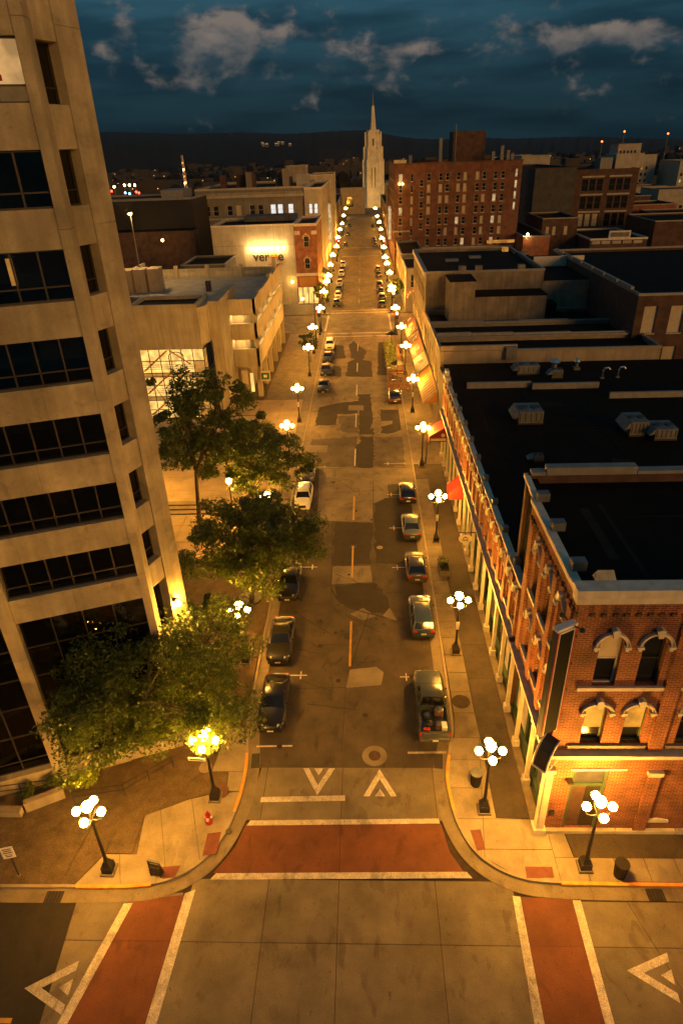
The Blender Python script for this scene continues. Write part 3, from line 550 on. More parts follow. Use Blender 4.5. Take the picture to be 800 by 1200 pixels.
# ================================================================== the office tower on the left
def build_tower():
    a = R(20); U = Vector((math.cos(a), math.sin(a))); P0 = Vector((-19.25, 25.74)); P = P0-U*20
    F = facade((P.x, P.y, 0), U); K = 20.0
    a2 = R(69); U2 = Vector((math.cos(a2), math.sin(a2))); Q = Vector((-12.47, 28.21)); F2 = facade((Q.x, Q.y, 0), U2)
    t = thing('office_tower', 'tall concrete office tower with dark ribbon windows rising past the top of the photo', 'building', (P0.x, P0.y, 0))
    UR = K+7.25; H = 41.5; bots = [13.38+3.6*k for k in range(7)]; tops = [15.45+3.6*k for k in range(7)]
    e = F2(3.48, 0); bk = e+Vector((math.cos(R(150)), math.sin(R(150)), 0))*26
    MB().prism([(F(0, 0, -5).x, F(0, 0, -5).y), (F(UR-1.2, 0, -5).x, F(UR-1.2, 0, -5).y), (F2(.9, 0, -4.5).x, F2(.9, 0, -4.5).y), (F2(3.3, 0, -4.0).x, F2(3.3, 0, -4.0).y), (bk.x, bk.y), (F(0, 0, -22).x, F(0, 0, -22).y)], 0, H-.4).build('core', mat('office_wall', (.30, .27, .2), .8, .2, 1), t)
    MB().add([(e.x, e.y, 0), (bk.x, bk.y, 0), (bk.x, bk.y, H), (e.x, e.y, H), (e.x-1, e.y+.2, 0), (bk.x-1, bk.y-.4, 0), (bk.x-1, bk.y-.4, H), (e.x-1, e.y+.2, H)], [(0, 1, 2, 3), (7, 6, 5, 4), (3, 2, 6, 7)]).build('rear_wall', TOWER, t)
    # concrete bands, panel by panel
    lev = [(11.92, bots[0])]+[(tops[k], bots[k+1]) for k in range(6)]+[(tops[6], H)]
    cuts = [0, 7, 13.4, 16.6, 18.6, 20.85, 23.9, 27.25]
    for i, (z0, z1) in enumerate(lev):
        o = (i % 2)*1.1
        cc = [c+(o if 0 < j < len(cuts)-1 else 0) for j, c in enumerate(cuts)]
        for u0, u1 in zip(cc, cc[1:]): MB().fbox(F, u0+.006, u1-.006, z0, z1, -.55, .0).build('spandrel_panel', TOWER, t)
        MB().fbox(F2, .97, 2.10, z0, z1, -.6, -.02).build('spandrel_panel', TOWER, t)
    rg = random.Random(2)
    for i, (z0, z1) in enumerate(lev):
        MB().prism([(F(0, 0, -.56).x, F(0, 0, -.56).y), (F(UR+.2, 0, -.56).x, F(UR+.2, 0, -.56).y), (F2(.95, 0, -.62).x, F2(.95, 0, -.62).y), (F2(3.0, 0, -.92).x, F2(3.0, 0, -.92).y), (F2(3.0, 0, -4.2).x, F2(3.0, 0, -4.2).y), (F(UR-1, 0, -5.2).x, F(UR-1, 0, -5.2).y), (F(0, 0, -5.2).x, F(0, 0, -5.2).y)], z0+.05, z1-.08).build('floor_slab', FRAME, t)
    for k in range(7):                                 # a few ceiling lamps left on, desks and blinds behind the glass
        for u in (K-1.5, K+1.2, K+2.6, K+4.1, K+5.6, K+6.6):
            if rg.random() < .30: MB().fbox(F, u, u+.32, tops[k]-.02, tops[k]+.03, -3.2, -2.6).build('ceiling_lamp', BULBD, t)
            if rg.random() < .5: MB().fbox(F, u-.5, u+.5, bots[k], bots[k]+rg.uniform(.5, .9), -1.9, -1.2).build('desk', STONE, t)
            if rg.random() < .22: MB().fbox(F, u-.3, u+.7, bots[k]+rg.uniform(.6, 1.2), tops[k]-.05, -.52, -.5).build('blind', BLIND, t)
    zs = [0, 9.6, 16.1, 23.3, 30.6, 37.6, H]
    for z0, z1 in zip(zs, zs[1:]):
        MB().fbox(F, K+.07, K+.80, z0+.008, z1-.008, -.5, .14).build('pier', TOWER, t)
        MB().prism([(p.x, p.y) for p in (F(UR, 0, .10), F(UR+.42, 0, .10), F2(.96, 0, .03), F2(.96, 0, -.62), F(UR, 0, -.6))], z0+.008, z1-.008).build('corner_pier', TOWER, t)
        MB().fbox(F2, 2.11, 3.48, z0+.008, z1-.008, -.9, .05).build('end_pier', TOWER, t)
    # ribbon windows
    mull = [UR-1.07*i for i in range(9)]
    for k, (z0, z1) in enumerate(zip(bots, tops)):
        b = MB(); zm = z0+.58
        b.fbox(F, 0, UR, z0, z0+.07, -.45, -.27); b.fbox(F, 0, UR, z1-.07, z1, -.45, -.27); b.fbox(F, 0, UR, zm-.03, zm+.03, -.44, -.28)
        for u in mull: b.fbox(F, u-.035, u+.035, z0+.07, z1-.07, -.45, -.26)
        w = b.build('window_band', FRAME, t)
        edges = sorted(mull)
        lit = k == 6
        for u0, u1 in zip(edges, edges[1:]):
            MB().fbox(F, u0+.036, u1-.036, zm+.03, z1-.07, -.40, -.385).build('pane', CREAMW if lit and u1 > UR-2.2 else GLASST, w)
            MB().fbox(F, u0+.036, u1-.036, z0+.07, zm-.03, -.40, -.385).build('pane', LITD if lit and u1 > UR-2.2 else GLASST, w)
        MB().fbox(F, 0, edges[0]-.036, z0+.07, z1-.07, -.40, -.385).build('pane', GLASST, w)
        if lit: MB().fbox(F, UR-1.0, UR-.80, z0+.72, z0+.92, -.384, -.378).build('notice', REDC, w)
        if k == 4: MB().fbox(F, UR-2.35, UR-2.1, z0+.75, z1-.25, -.384, -.378).build('lit_door', LIT, w)
        b = MB(); b.fbox(F2, .97, 2.10, z0, z0+.06, -.6, -.45); b.fbox(F2, .97, 2.10, z1-.06, z1, -.6, -.45); b.fbox(F2, .97, 2.1, zm-.03, zm+.03, -.59, -.46); b.fbox(F2, .97, 1.02, z0+.06, z1-.06, -.6, -.45); b.fbox(F2, 2.05, 2.10, z0+.06, z1-.06, -.6, -.45)
        w = b.build('side_window', FRAME, t)
        MB().fbox(F2, 1.02, 2.05, zm+.03, z1-.06, -.56, -.545).build('pane', GLASST, w); MB().fbox(F2, 1.02, 2.05, z0+.06, zm-.03, -.56, -.545).build('pane', GLASST, w)
    # the tall glazed base
    zz = [1.25, 1.95, 3.9, 6.0, 8.0, 10.0, 11.9]; uu = [K+.8-.73-1.62*i for i in range(12)][::-1]+[K+.8, K+2.4, K+4.0, K+5.6, UR]
    b = MB()
    for z in zz: b.fbox(F, 0, UR, z-.035, z+.035, -.42, -.30)
    for u in uu: b.fbox(F, u-.03, u+.03, 1.2, 11.9, -.43, -.29)
    gw = b.build('glass_front', FRAME, t)
    for u0, u1 in zip(uu, uu[1:]):
        if u0 > K and u1 < K+.9: continue
        for z0, z1 in zip(zz, zz[1:]): MB().fbox(F, u0+.03, u1-.03, z0+.035, z1-.035, -.38, -.365).build('pane', GLASST, gw)
    MB().fbox(F2, .97, 2.10, 1.2, 11.9, -.56, -.545).build('pane', GLASST, gw)
    MB().fbox(F, 0, UR, 6.15, 6.5, -5, -.5).build('floor_slab', FRAME, t)
    for u in (K-6, K-3.2, K+2.4, K+5): MB().fbox(F, u, u+.4, 6.08, 6.14, -3.4, -2.6).build('ceiling_lamp', BULBD, t)
    for u in (K-2, K+3.6): MB().fbox(F, u-.9, u+.9, 1.2, 2.1, -3.2, -2.2).build('desk', STONE, t)
    for u0 in [0, 4, 8, 12, 14.6, 16.9, 18.6, 20.85, 23, 25.2]:
        u1 = {0: 4, 4: 8, 8: 12, 12: 14.6, 14.6: 16.9, 16.9: 18.6, 18.6: 20.07, 20.85: 23, 23: 25.2, 25.2: 27.25}[u0]
        MB().fbox(F, u0+.008, u1-.008, .02, 1.2, -.5, .12).build('base_panel', TOWER, t)
    MB().fbox(F2, .97, 2.10, .02, 1.2, -.6, .0).build('base_panel', TOWER, t)
    MB().prism([(F(0, 0, -.3).x, F(0, 0, -.3).y), (F(UR, 0, -.3).x, F(UR, 0, -.3).y), (F2(3.3, 0, -.3).x, F2(3.3, 0, -.3).y), (bk.x, bk.y), (F(0, 0, -22).x, F(0, 0, -22).y)], H-.4, H-.1).build('roof', TARG, t)
    return F
TF = build_tower()

# ================================================================== brick corner building on the right
def arch_pts(u, v, w, h, n=10): return [(u+w*math.cos(math.pi*i/n), v+h*math.sin(math.pi*i/n)) for i in range(n+1)]
_hood = {}
def hood(F, parent, u, v, w, h, m=CREAM, name='window_hood'):    # arched hood with keystone and two brackets
    key = (w, h)
    if key not in _hood:
        G = facade((0, 0, 0), (1, 0)); b = MB(); o = arch_pts(0, 0, w+.12, h+.12); i_ = arch_pts(0, 0, w, h)
        for k in range(len(o)-1): b.fprism(G, [o[k], o[k+1], i_[k+1], i_[k]], .0, .13)
        for k in range(len(o)-1): b.fprism(G, [(o[k][0]*1.04, o[k][1]*1.04), (o[k+1][0]*1.04, o[k+1][1]*1.04), o[k+1], o[k]], .0, .18)
        for s_ in (-1, 1): b.fbox(G, s_*(w+.07)-.14, s_*(w+.07)+.14, -.13, 0, 0, .2); b.fbox(G, s_*(w+.07)-.07, s_*(w+.07)+.07, -.28, -.13, 0, .13)
        b.fprism(G, [(-.1, h-.04), (.1, h-.04), (.17, h+.36), (0, h+.44), (-.17, h+.36)], .0, .28)
        _hood[key] = b.mesh(name, m)
    return inst(_hood[key], name, parent, F.mat(u, v, 0))
def fill_arch(b, F, u, vs, w, h, top, depth):          # brick corners that turn a square opening into an arched one
    n = 10; a = arch_pts(u, vs, w, h, n)
    for k in range(n//2): b.fprism(F, [(u+w, top), a[k], a[k+1]], -depth, -.003)
    for k in range(n//2, n): b.fprism(F, [(u-w, top), a[k], a[k+1]], -depth, -.003)
def build_corner():
    X, Y0, Y1, H = 9.1, 22.55, 31.5, 16.06
    t = thing('brick_corner_building', 'three storey orange brick corner building with pale arched window hoods', 'building', (X, Y0, 0))
    F = facade((X, Y0, 0), (1, 0)); G = facade((X, Y1, 0), (0, -1)); WF = 20.0; WG = Y1-Y0
    holes = []; wl = []
    for j in range(4):
        for c in (1.75, 3.7):
            u = c+4.6*j; holes.append((u-.52, u+.52, 10.85, 13.85)); holes.append((u-.52, u+.52, 6.95, 9.55)); wl.append(u)
    door = (1.25, 3.1, .25, 5.0); holes.append(door)
    b = MB(); wall(b, F, WF, H-.25, holes, .3)
    sh = []; sc = [WG-2.05, WG-4.3, WG-6.55]
    for u in sc: sh.append((u-.45, u+.45, 11.25, 14.3)); sh.append((u-.45, u+.45, 7.2, 9.75))
    wall(b, G, WG, H-.25-5.5, sh, .3, v0=5.5)
    for u in wl: fill_arch(b, F, u, 13.3, .52, .53, 13.85, .3); fill_arch(b, F, u, 9.25, .52, .29, 9.55, .3)
    for u in sc: fill_arch(b, G, u, 13.85, .45, .44, 14.3, .3); fill_arch(b, G, u, 9.45, .45, .29, 9.75, .3)
    b.box(X+.4, X+WF, Y0+.35, Y0+.4, 0, H-.3)          # back of the reveals
    b.build('wall', BRK, t)
    MB().box(X+.42, X+.5, Y0+.5, Y1, 5.5, H-.3).build('inner_wall', BLACKM, t)
    for j, u in enumerate(wl):
        window(F, t, u-.52, u+.52, 10.85, 13.85, -.26, BLACKM if j else WFRAME, GLASSW)
        window(F, t, u-.52, u+.52, 6.95, 9.55, -.26, GFRAME, GLASSW)
        hood(F, t, u, 13.3, .62, .62); hood(F, t, u, 9.2, .62, .45)
    MB().fbox(F, wl[0]-.42, wl[0]+.42, 12.45, 13.6, -.206, -.2).build('blind', BLIND, t)
    for u in wl[:2]: MB().fbox(F, u-.42, u+.42, 7.9, 9.3, -.206, -.2).build('lit_blind', ORB, t)
    for u in sc:
        window(G, t, u-.45, u+.45, 11.25, 14.3, -.26, GFRAME, GLASSW); window(G, t, u-.45, u+.45, 7.2, 9.75, -.26, GFRAME, GLASSW)
        hood(G, t, u, 13.8, .55, .55); hood(G, t, u, 9.4, .55, .42)
    # pilasters, ledges, belts
    for u in (4.62, 9.22, 13.82):
        MB().fbox(F, u-.02, u+.68, 6.55, 15.0, 0, .13).build('pilaster', BRK, t)
        MB().fbox(F, u+.4, u+1.05, .25, 4.75, 0, .16).build('pilaster', BRK, t); MB().fbox(F, u+.35, u+1.1, 4.75, 5.02, 0, .24).build('stone_cap', CREAM, t)
    for u in [WG-3.18, WG-5.42, WG-8.0, WG-.75]: MB().fbox(G, u-.28, u+.28, 6.2, 14.9, 0, .14).build('pilaster', BRK, t)
    for u0, u1 in ((.55, 4.55), (5.35, 9.15), (9.95, 13.75), (14.6, 19)): MB().fbox(F, u0, u1, 10.62, 10.82, .0, .14).build('sill_ledge', CREAM, t); MB().fbox(F, u0+.1, u1-.1, 6.72, 6.92, .0, .12).build('sill_ledge', STONE, t)
    for u in sc: MB().fbox(G, u-.78, u+.78, 11.0, 11.18, 0, .16).build('sill_ledge', CREAM, t); MB().fbox(G, u-.7, u+.7, 6.98, 7.14, 0, .16).build('sill_ledge', CREAM, t)
    MB().fbox(F, -.35, WF, 6.28, 6.5, 0, .42).build('belt_ledge', CREAM, t)
    b = MB()
    for i in range(60): b.fbox(F, .2+i*.3, .34+i*.3, 6.02, 6.2, 0, .1)
    b.build('dentil_row', BRK, t)
    b = MB()
    for i in range(40): b.fbox(F, .5+i*.5, .72+i*.5, 14.95, 15.12, 0, .12)
    for i in range(20): b.fbox(G, .25+i*.45, .45+i*.45, 14.95, 15.12, 0, .12)
    b.build('corbel_row', BRKD, t)
    MB().fbox(F, 1.1, 3.9, 5.04, 5.16, 0, .09).build('stone_lintel', CREAM, t)
    for u in (5.55, 7.75, 10.4): MB().fprism(F, [(u, .95), (u+1.25, .95), (u+1.25, 1.1), (u+.62, 1.24), (u, 1.1)], 0, .1).build('stone_block', CREAM, t)
    for u0, u1 in ((-.3, 4.1), (4.15, 7.3), (7.35, 12), (12.05, 19)): MB().fbox(F, u0, u1, .1, .34, 0, .22).build('plinth_stone', LIME, t)
    # roof, parapet and cornice
    MB().box(X+.45, X+WF, Y0+.45, 34.3, H-.7, H-.45).build('roof', TAR, t)
    MB().fbox(F, -.25, WF, H-.25, H+.12, -.35, .30).build('cornice', CREAM, t); MB().fbox(F, -.32, WF, H+.12, H+.55, -.35, .42).build('cornice_crown', CREAM, t)
    MB().box(X-.12, X+.32, Y0+.36, Y1, H-.25, H+.02).build('coping', CREAM, t)
    MB().prism([(X-.02, Y1+.01), (X+.3, Y1+.01), (X+.42, 34.4), (X+.12, 34.4)], H-.12, H+.1).build('coping', CREAM, t)
    MB().box(X+.5, X+.85, Y1+.02, 34.38, 9.7, H-.13).build('end_wall', TAR, t)
    MB().box(X+.3, X+WF, Y1-.3+2.9, 34.55, 9.4, H+.1).build('rear_wall', BRKD, t)
    for k, (x, y, w, l) in enumerate(((11.5, 26, .5, 5), (12.6, 24.5, .25, 7), (16, 28, 3, .12), (13.4, 30, 6, .1), (19, 25, .1, 7))): MB().box(x, x+w, y, y+l, H-.45, H-.438+.001*k).build('roof_seam', TARS, t)
    for x0, x1, dz in ((9.6, 10.4, .0), (10.45, 15.6, .28), (15.65, 29, .0)): MB().box(x0, x1, 34.02, 34.62, H+.1, H+.30+dz).build('coping', COPING, t)
    for y in (24.6, 28.1, 31.2): MB().box(X+.1, X+.75, y-.25, y+.25, H+.03, H+.5).build('parapet_cap', GREYM, t)
    MB().add([(X+.6, 22.9, H+.55), (X+1.5, 22.9, H+.55), (X+1.5, 23.3, H+.55), (X+.6, 23.3, H+.55), (X+.7, 23.1, H+.95), (X+1.4, 23.1, H+.95)], [(0, 1, 5, 4), (2, 3, 4, 5), (1, 2, 5), (3, 0, 4), (3, 2, 1, 0)]).build('roof_cap', GREYM, t)
    # doorway
    d = MB(); d.fbox(F, 1.27, 1.42, .25, 5, -.3, -.12); d.fbox(F, 2.93, 3.08, .25, 5, -.3, -.12); d.fbox(F, 1.42, 2.93, 3.62, 3.85, -.3, -.1); d.fbox(F, 1.42, 2.93, 4.85, 5, -.3, -.12)
    do = d.build('door_frame', GFRAME, t); MB().fbox(F, 1.42, 2.93, 3.85, 4.85, -.25, -.2).build('transom', LITD, do); MB().fbox(F, 1.42, 2.15, .3, 3.62, -.25, -.18).build('door_leaf', BRKD, do); MB().fbox(F, 2.17, 2.93, .3, 3.62, -.25, -.18).build('door_leaf', FRAME, do)
    MB().fbox(F, .42, .68, 1.4, 1.85, 0, .06).build('wall_plate', FRAME, t); MB().fbox(F, .95, 1.25, 4.3, 4.42, 0, .35).build('wall_lantern', BLACKM, t)
    # cast iron corner pillar
    p = MB(); p.box(8.75, 9.42, 22.2, 22.85, .1, .55); p.box(8.88, 9.3, 22.32, 22.75, .55, 5.05); p.box(8.8, 9.38, 22.25, 22.82, 5.05, 5.3); p.box(8.94, 9.24, 22.29, 22.33, .9, 4.8)
    p.build('corner_pillar', CREAM, t)
    # shop front along the street
    shop_front(t, G, 0, WG-.45, 34-Y1)
    return t
SHOPW = [GLASSW, LITD, GLASSW, LIT, LITD, GLASSW, LITD, LIT, GLASSW, LITD, GLASSW, GLASSW, LITD, LIT, GLASSW, LITD]
def shop_front(t, G, u0, u1, k0, z=5.35):
    n = max(1, round((u1-u0)/2.77)); p = (u1-u0)/n
    MB().fbox(G, u0, u1, z, z+.14, -.8, .0).build('soffit', GFRAME, t)
    MB().fbox(G, u0-.0, u1+.3, z+.14, z+.62, -.3, .22).build('street_frieze', CREAM if k0 else BRK, t); MB().fbox(G, u0, u1+.35, z+.62, z+.78, -.3, .42).build('street_cornice', CREAM, t)
    for i in range(n):
        a, b_ = u0+i*p, u0+(i+1)*p
        c = MB(); c.fbox(G, a+.0, a+.46, .1, .6, -.18, .22); c.fbox(G, a+.11, a+.35, .6, z-.3, -.1, .13); c.fbox(G, a+.03, a+.43, z-.3, z, -.16, .2)
        c.build('shop_column', CREAM, t)
        f = MB(); f.fbox(G, a+.12, b_+.12, .1, .55, -.75, -.35); f.fbox(G, a+.12, a+.24, .55, z, -.7, -.5); f.fbox(G, (a+b_)/2+.1, (a+b_)/2+.2, .55, z, -.7, -.5); f.fbox(G, a+.24, b_+.12, 3.6, 3.75, -.7, -.5)
        fo = f.build('shop_window', GFRAME, t)
        pm = SHOPW[(i+int(k0*3)) % len(SHOPW)]
        for q0, q1 in ((a+.24, (a+b_)/2+.1), ((a+b_)/2+.2, b_+.12)):
            MB().fbox(G, q0, q1, .55, 3.6, -.62, -.6).build('pane', pm, fo); MB().fbox(G, q0, q1, 3.75, z, -.62, -.6).build('pane', GLASSW, fo)
    MB().fbox(G, u0, u1, .0, z, -1.1, -.8).build('back_wall', BRKD, t)
CORNER = build_corner()

def build_long():
    X, Y0, Y1, H = 9.1, 31.52, 72.4, 9.95
    t = thing('brick_row_building', 'long two storey brick row with pale window hoods and flat black roof along the street', 'building', (X, Y0, 0))
    G = facade((X, Y1, 0), (0, -1)); L = Y1-Y0; n = 21; p = L/n; holes = [(p*(i+.5)-.42, p*(i+.5)+.42, 6.75, 9.15) for i in range(n)]
    b = MB(); wall(b, G, L, H-6.15, holes, .28, v0=6.15)
    for h in holes: fill_arch(b, G, (h[0]+h[1])/2, 8.9, .42, .24, 9.15, .28)
    b.build('wall', BRK, t)
    MB().box(X+.4, X+.5, Y0, Y1, 5.5, H-.3).build('inner_wall', BLACKM, t)
    for i, h in enumerate(holes):
        window(G, t, h[0], h[1], h[2], h[3], -.24, GFRAME, GLASSW if i % 5 else LITD); hood(G, t, p*(i+.5), 8.85, .5, .36)
        MB().fbox(G, p*(i+.5)-.62, p*(i+.5)+.62, 6.55, 6.7, 0, .14).build('sill_ledge', CREAM, t)
    for i in range(n+1): MB().fbox(G, max(0, p*i-.3), min(L, p*i+.3), 6.2, H-.2, 0, .16).build('pilaster', BRK, t)
    MB().box(X-.1, X+.35, Y0, Y1, H-.02, H+.16).build('coping', CREAM, t)
    for i in range(11): MB().box(X+.0, X+.42, Y0+2.2+i*3.9, Y0+2.62+i*3.9, H+.17, H+.55).build('parapet_cap', GREYM, t)
    MB().box(X-.2, X+.85, 34.65, 34.95, 9.35, H+.3).build('cornice_end', CREAM, t); MB().box(X-.15, X+.6, 34.66, 34.9, 8.6, 9.34).build('cornice_end', CREAM, t)
    e = MB(); e.box(X-.25, X+.35, Y1-2.6, Y1-.1, H+.17, H+.75); e.box(X-.15, X+.25, Y1-1.9, Y1-.8, H+.75, H+1.3); e.build('parapet_crest', CREAM, t)
    MB().box(X+.5, 46, 34.65, 78.8, H-.5, H-.35).build('roof', TAR, t)
    for x0, x1, y, dz in ((11.2, 18.2, 69.3, .32), (18.2, 25.4, 68.6, .30), (25.4, 46, 65.2, .28)): MB().box(x0, x1-.03, y, y+.3, H-.35, H+dz).build('roof_divider', COPING, t)
    for x, y, w, l in ((12.4, 52, 3, .08), (13.6, 61, 2.5, .08), (12.6, 47, 2, .08), (11.6, 36, .08, 30), (16.8, 38, .06, 29), (22, 40, .06, 25), (12, 56.5, 18, .06), (12, 42.5, 14, .06), (17.5, 63, 2.5, 1.4), (20.5, 48, 1.6, 2.2), (29, 60, .3, .3), (24, 62, .25, .25)): MB().box(x, x+w, y, y+l, H-.35, H-.31).build('roof_seam', TARS, t)
    shop_front(t, G, 0, L-.0, 2)
    MB().box(X, 46, Y0, Y0+.2, .1, H-.5).build('party_wall', BRKD, t); MB().box(X+.1, X+.9, 72.45, 79, .1, 9.2).build('far_bay', STUCCO_D, t)
    return t
build_long()

# roof plant on the black roofs
def ac_unit(x, y, z, w, l, h, label, rz=0.):
    t = thing('roof_unit', label, 'air conditioner', (x, y, z), rz, 'metal units on the black roofs')
    MB().box(-w/2, w/2, -l/2, l/2, .0, .15).build('curb', FRAME, t, local=True)
    MB().box(-w/2+.05, w/2-.05, -l/2+.05, l/2-.05, .15, h).build('cabinet', GREYM, t, local=True)
    MB().add([(-w/2, -l/2+.05, h), (-w/2, l/2-.05, h), (-w/2, l/2-.05, h*.55), (-w/2, -l/2+.05, h*.55), (-w/2-.5, -l/2+.05, h*.45), (-w/2-.5, l/2-.05, h*.45)], [(0, 1, 5, 4), (3, 4, 5, 2), (0, 4, 3), (1, 2, 5)]).build('intake_hood', GREYM, t, local=True)
    for s_ in (-.25, .25): MB().lathe([(min(w, l)*.2, h), (min(w, l)*.2, h+.1), (.02, h+.1)], (w*s_, 0, 0), 12).build('fan', FRAME, t, local=True)
    b = MB()
    for i in range(5): b.box(-w/2+.15+i*(w-.4)/4, -w/2+.22+i*(w-.4)/4, -l/2+.03, -l/2+.05, .3, h-.15)
    b.build('louvre', FRAME, t, local=True)
    return t
ac_unit(15.7, 59.6, 9.6, 2.4, 2.6, 1.3, 'grey rooftop unit with a slanted hood near the middle of the large black roof')
ac_unit(24.6, 56.2, 9.6, 1.7, 2.6, 1.4, 'left half of the paired rooftop units at the right side of the black roof'); ac_unit(26.6, 55.0, 9.6, 2.0, 2.2, 1.1, 'right half of the paired rooftop units at the right side of the black roof')
ac_unit(14.5, 50.3, 9.6, .9, .9, .5, 'small square roof hatch box below the hooded unit on the black roof')
ac_unit(16.9, 45.3, 9.6, 2.2, 1.8, 1.3, 'grey unit just behind the parapet of the brick corner building')
ac_unit(18.9, 74.6, 9.6, 2.6, 1.8, 1.1, 'flat grey unit nearest the tan wall on the black roof')
def roof_vent(x, y, h, r, label):
    t = thing('roof_vent', label, 'vent', (x, y, 9.6), 0, 'vents and pipes by the tan wall')
    MB().tube([(0, 0, 0), (0, 0, h)], r*.55, 10).build('pipe', GREYM, t, local=True); MB().lathe([(r, h), (r*1.15, h+.2), (r*.8, h+.45), (.05, h+.6)], n=12).build('cowl', CHROME, t, local=True); MB().box(-r, r, -r, r, 0, .3).build('curb', GREYM, t, local=True)
roof_vent(22.0, 74.5, 1.1, .55, 'tall mushroom vent beside the flat grey unit'); roof_vent(24.9, 75.5, .8, .35, 'short mushroom vent right of the tall one')
ac_unit(21.8, 72.6, 9.6, 1.3, 1.1, 1.0, 'small cabinet below the tall mushroom vent')
for i, (x, y) in enumerate(((26.8, 72), (28.6, 72.2))):
    t = thing('vent_pipe', ('left' if i == 0 else 'right')+' bent pipe standing at the right end of the tan wall', 'pipe', (x, y, 9.6), 0, 'vents and pipes by the tan wall')
    MB().tube([(0, 0, 0), (0, 0, .9), (.15, 0, 1.15), (.5, 0, 1.2), (.75, 0, 1.0)], .11, 8).build('pipe', CHROME, t, local=True, smooth=True); MB().box(-.2, .2, -.2, .2, 0, .1).build('flange', GREYM, t, local=True)

# blade sign and canopy on the corner
def blade_sign():
    a, o = Vector((9.0, 22.42)), Vector((-.88, -.475)); nrm = Vector((.475, -.88)); W_ = 1.1; z0, z1 = 8.3, 14.6
    t = thing('blade_sign', 'tall dark vertical blade sign with blue edge and red border on the brick corner', 'sign', (a.x, a.y, z0))
    def Q(s_, d, z): return (a.x+o.x*s_+nrm.x*d, a.y+o.y*s_+nrm.y*d, z)
    def hx(b, s0, s1, d0, d1, za, zb): b.hexa([Q(s0, d0, za), Q(s1, d0, za), Q(s1, d1, za), Q(s0, d1, za), Q(s0, d0, zb), Q(s1, d0, zb), Q(s1, d1, zb), Q(s0, d1, zb)]); return b
    hx(MB(), .06, W_, -.13, .13, z0, z1).build('cabinet', mat('matte_black', (.006, .006, .006), .8, .1, 3, spec=.1), t)
    hx(MB(), W_+.002, W_+.05, -.14, .14, z0-.05, z1+.05).build('edge_panel', mat('blue_enamel', (.006, .026, .045), .6, .1, 3, spec=.2), t)
    for sd in (-1, 1):
        e0, e1 = (.131, .165) if sd > 0 else (-.165, -.131)
        for s0, m_ in ((.02, REDC), (.11, CREAM), (W_-.15, CREAM), (W_-.06, REDC)): hx(MB(), s0, s0+.05, e0, e1, z0, z1).build('border_strip', m_, t)
        hx(MB(), .18, W_-.17, e0, e1, z1-.08, z1).build('border_strip', WHITE, t)
    hx(MB(), .0, W_+.03, -.17, .17, z1+.06, z1+.22).build('cap', WHITE, t)
    for z in (9, 10.6, 12.2, 13.8): hx(MB(), -.25, .06, -.04, .04, z, z+.09).build('bracket', BLACKM, t)
    for z in (z1+.1,):
        for sd in (-1, 1): MB().tube([Q(.2, 0, z), Q(.2, sd*.55, z+.1)], .03, 6).build('lamp_arm', BLACKM, t); MB().ball(Q(.2, sd*.6, z+.08), .13).build('floodlight', BLACKM, t)
blade_sign()
def corner_canopy():
    t = thing('corner_canopy', 'small dark curved canopy frame under the blade sign above the corner entrance', 'canopy', (8.4, 22.1, 6))
    d = Vector((-.707, -.707)); n_ = Vector((.707, -.707)); c = Vector((9.0, 22.4)); b = MB(); prof = [(.1, 7.7), (.45, 7.55), (.8, 7.2), (1.0, 6.75), (1.1, 6.3)]
    for (r0, z0), (r1, z1) in zip(prof, prof[1:]):
        p = []
        for dz in (-.06, 0):
            for (r_, z_, w_) in ((r0, z0, -.36), (r1, z1, -.36), (r1, z1, .36), (r0, z0, .36)): q = c+d*r_+n_*w_; p.append((q.x, q.y, z_+dz))
        b.hexa(p)
    b.build('hood', FRAME, t)
    for w_ in (-.37, .37): MB().tube([((c+d*r_+n_*w_).x, (c+d*r_+n_*w_).y, z_+.02) for r_, z_ in prof], .05, 6).build('rib', CREAM, t)
    q0, q1 = c+d*1.1-n_*.4, c+d*1.1+n_*.4; MB().tube([(q0.x, q0.y, 6.25), (q1.x, q1.y, 6.25)], .06, 6).build('rail', CREAM, t)
    for w_ in (-.37, .37): p = c+n_*w_; q = c+d*1.1+n_*w_; MB().tube([(p.x, p.y, 6.25), (q.x, q.y, 6.25)], .04, 6).build('strut', CREAM, t)
corner_canopy()
# signs and awnings on the right-hand shops
def oval_sign():
    t = thing('hanging_sign', 'pale oval hanging sign on a bracket over the right pavement', 'sign', (8.1, 46, 4))
    F = facade((7.55, 46, 4.5), (1, 0)); pts = [(.55+.55*math.cos(2*math.pi*i/18), .42*math.sin(2*math.pi*i/18)) for i in range(18)]
    MB().fprism(F, pts, 0, .1).build('board', CREAM, t); MB().fprism(F, [(.55+.16*math.cos(2*math.pi*i/12), -.52+.13*math.sin(2*math.pi*i/12)) for i in range(12)], 0, .08).build('pendant', CREAM, t)
    MB().fprism(F, [(.3, .05), (.55, .25), (.8, .05), (.7, .03), (.55, .14), (.4, .03)], .1, .115).build('emblem', FRAME, t)
    for v in (-.06, -.16): MB().fbox(F, .28, .82, v-.03, v+.02, .1, .115).build('text_line', FRAME, t)
    MB().fbox(F, -.05, 1.6, .55, .62, .02, .08).build('bracket', BLACKM, t)
oval_sign()
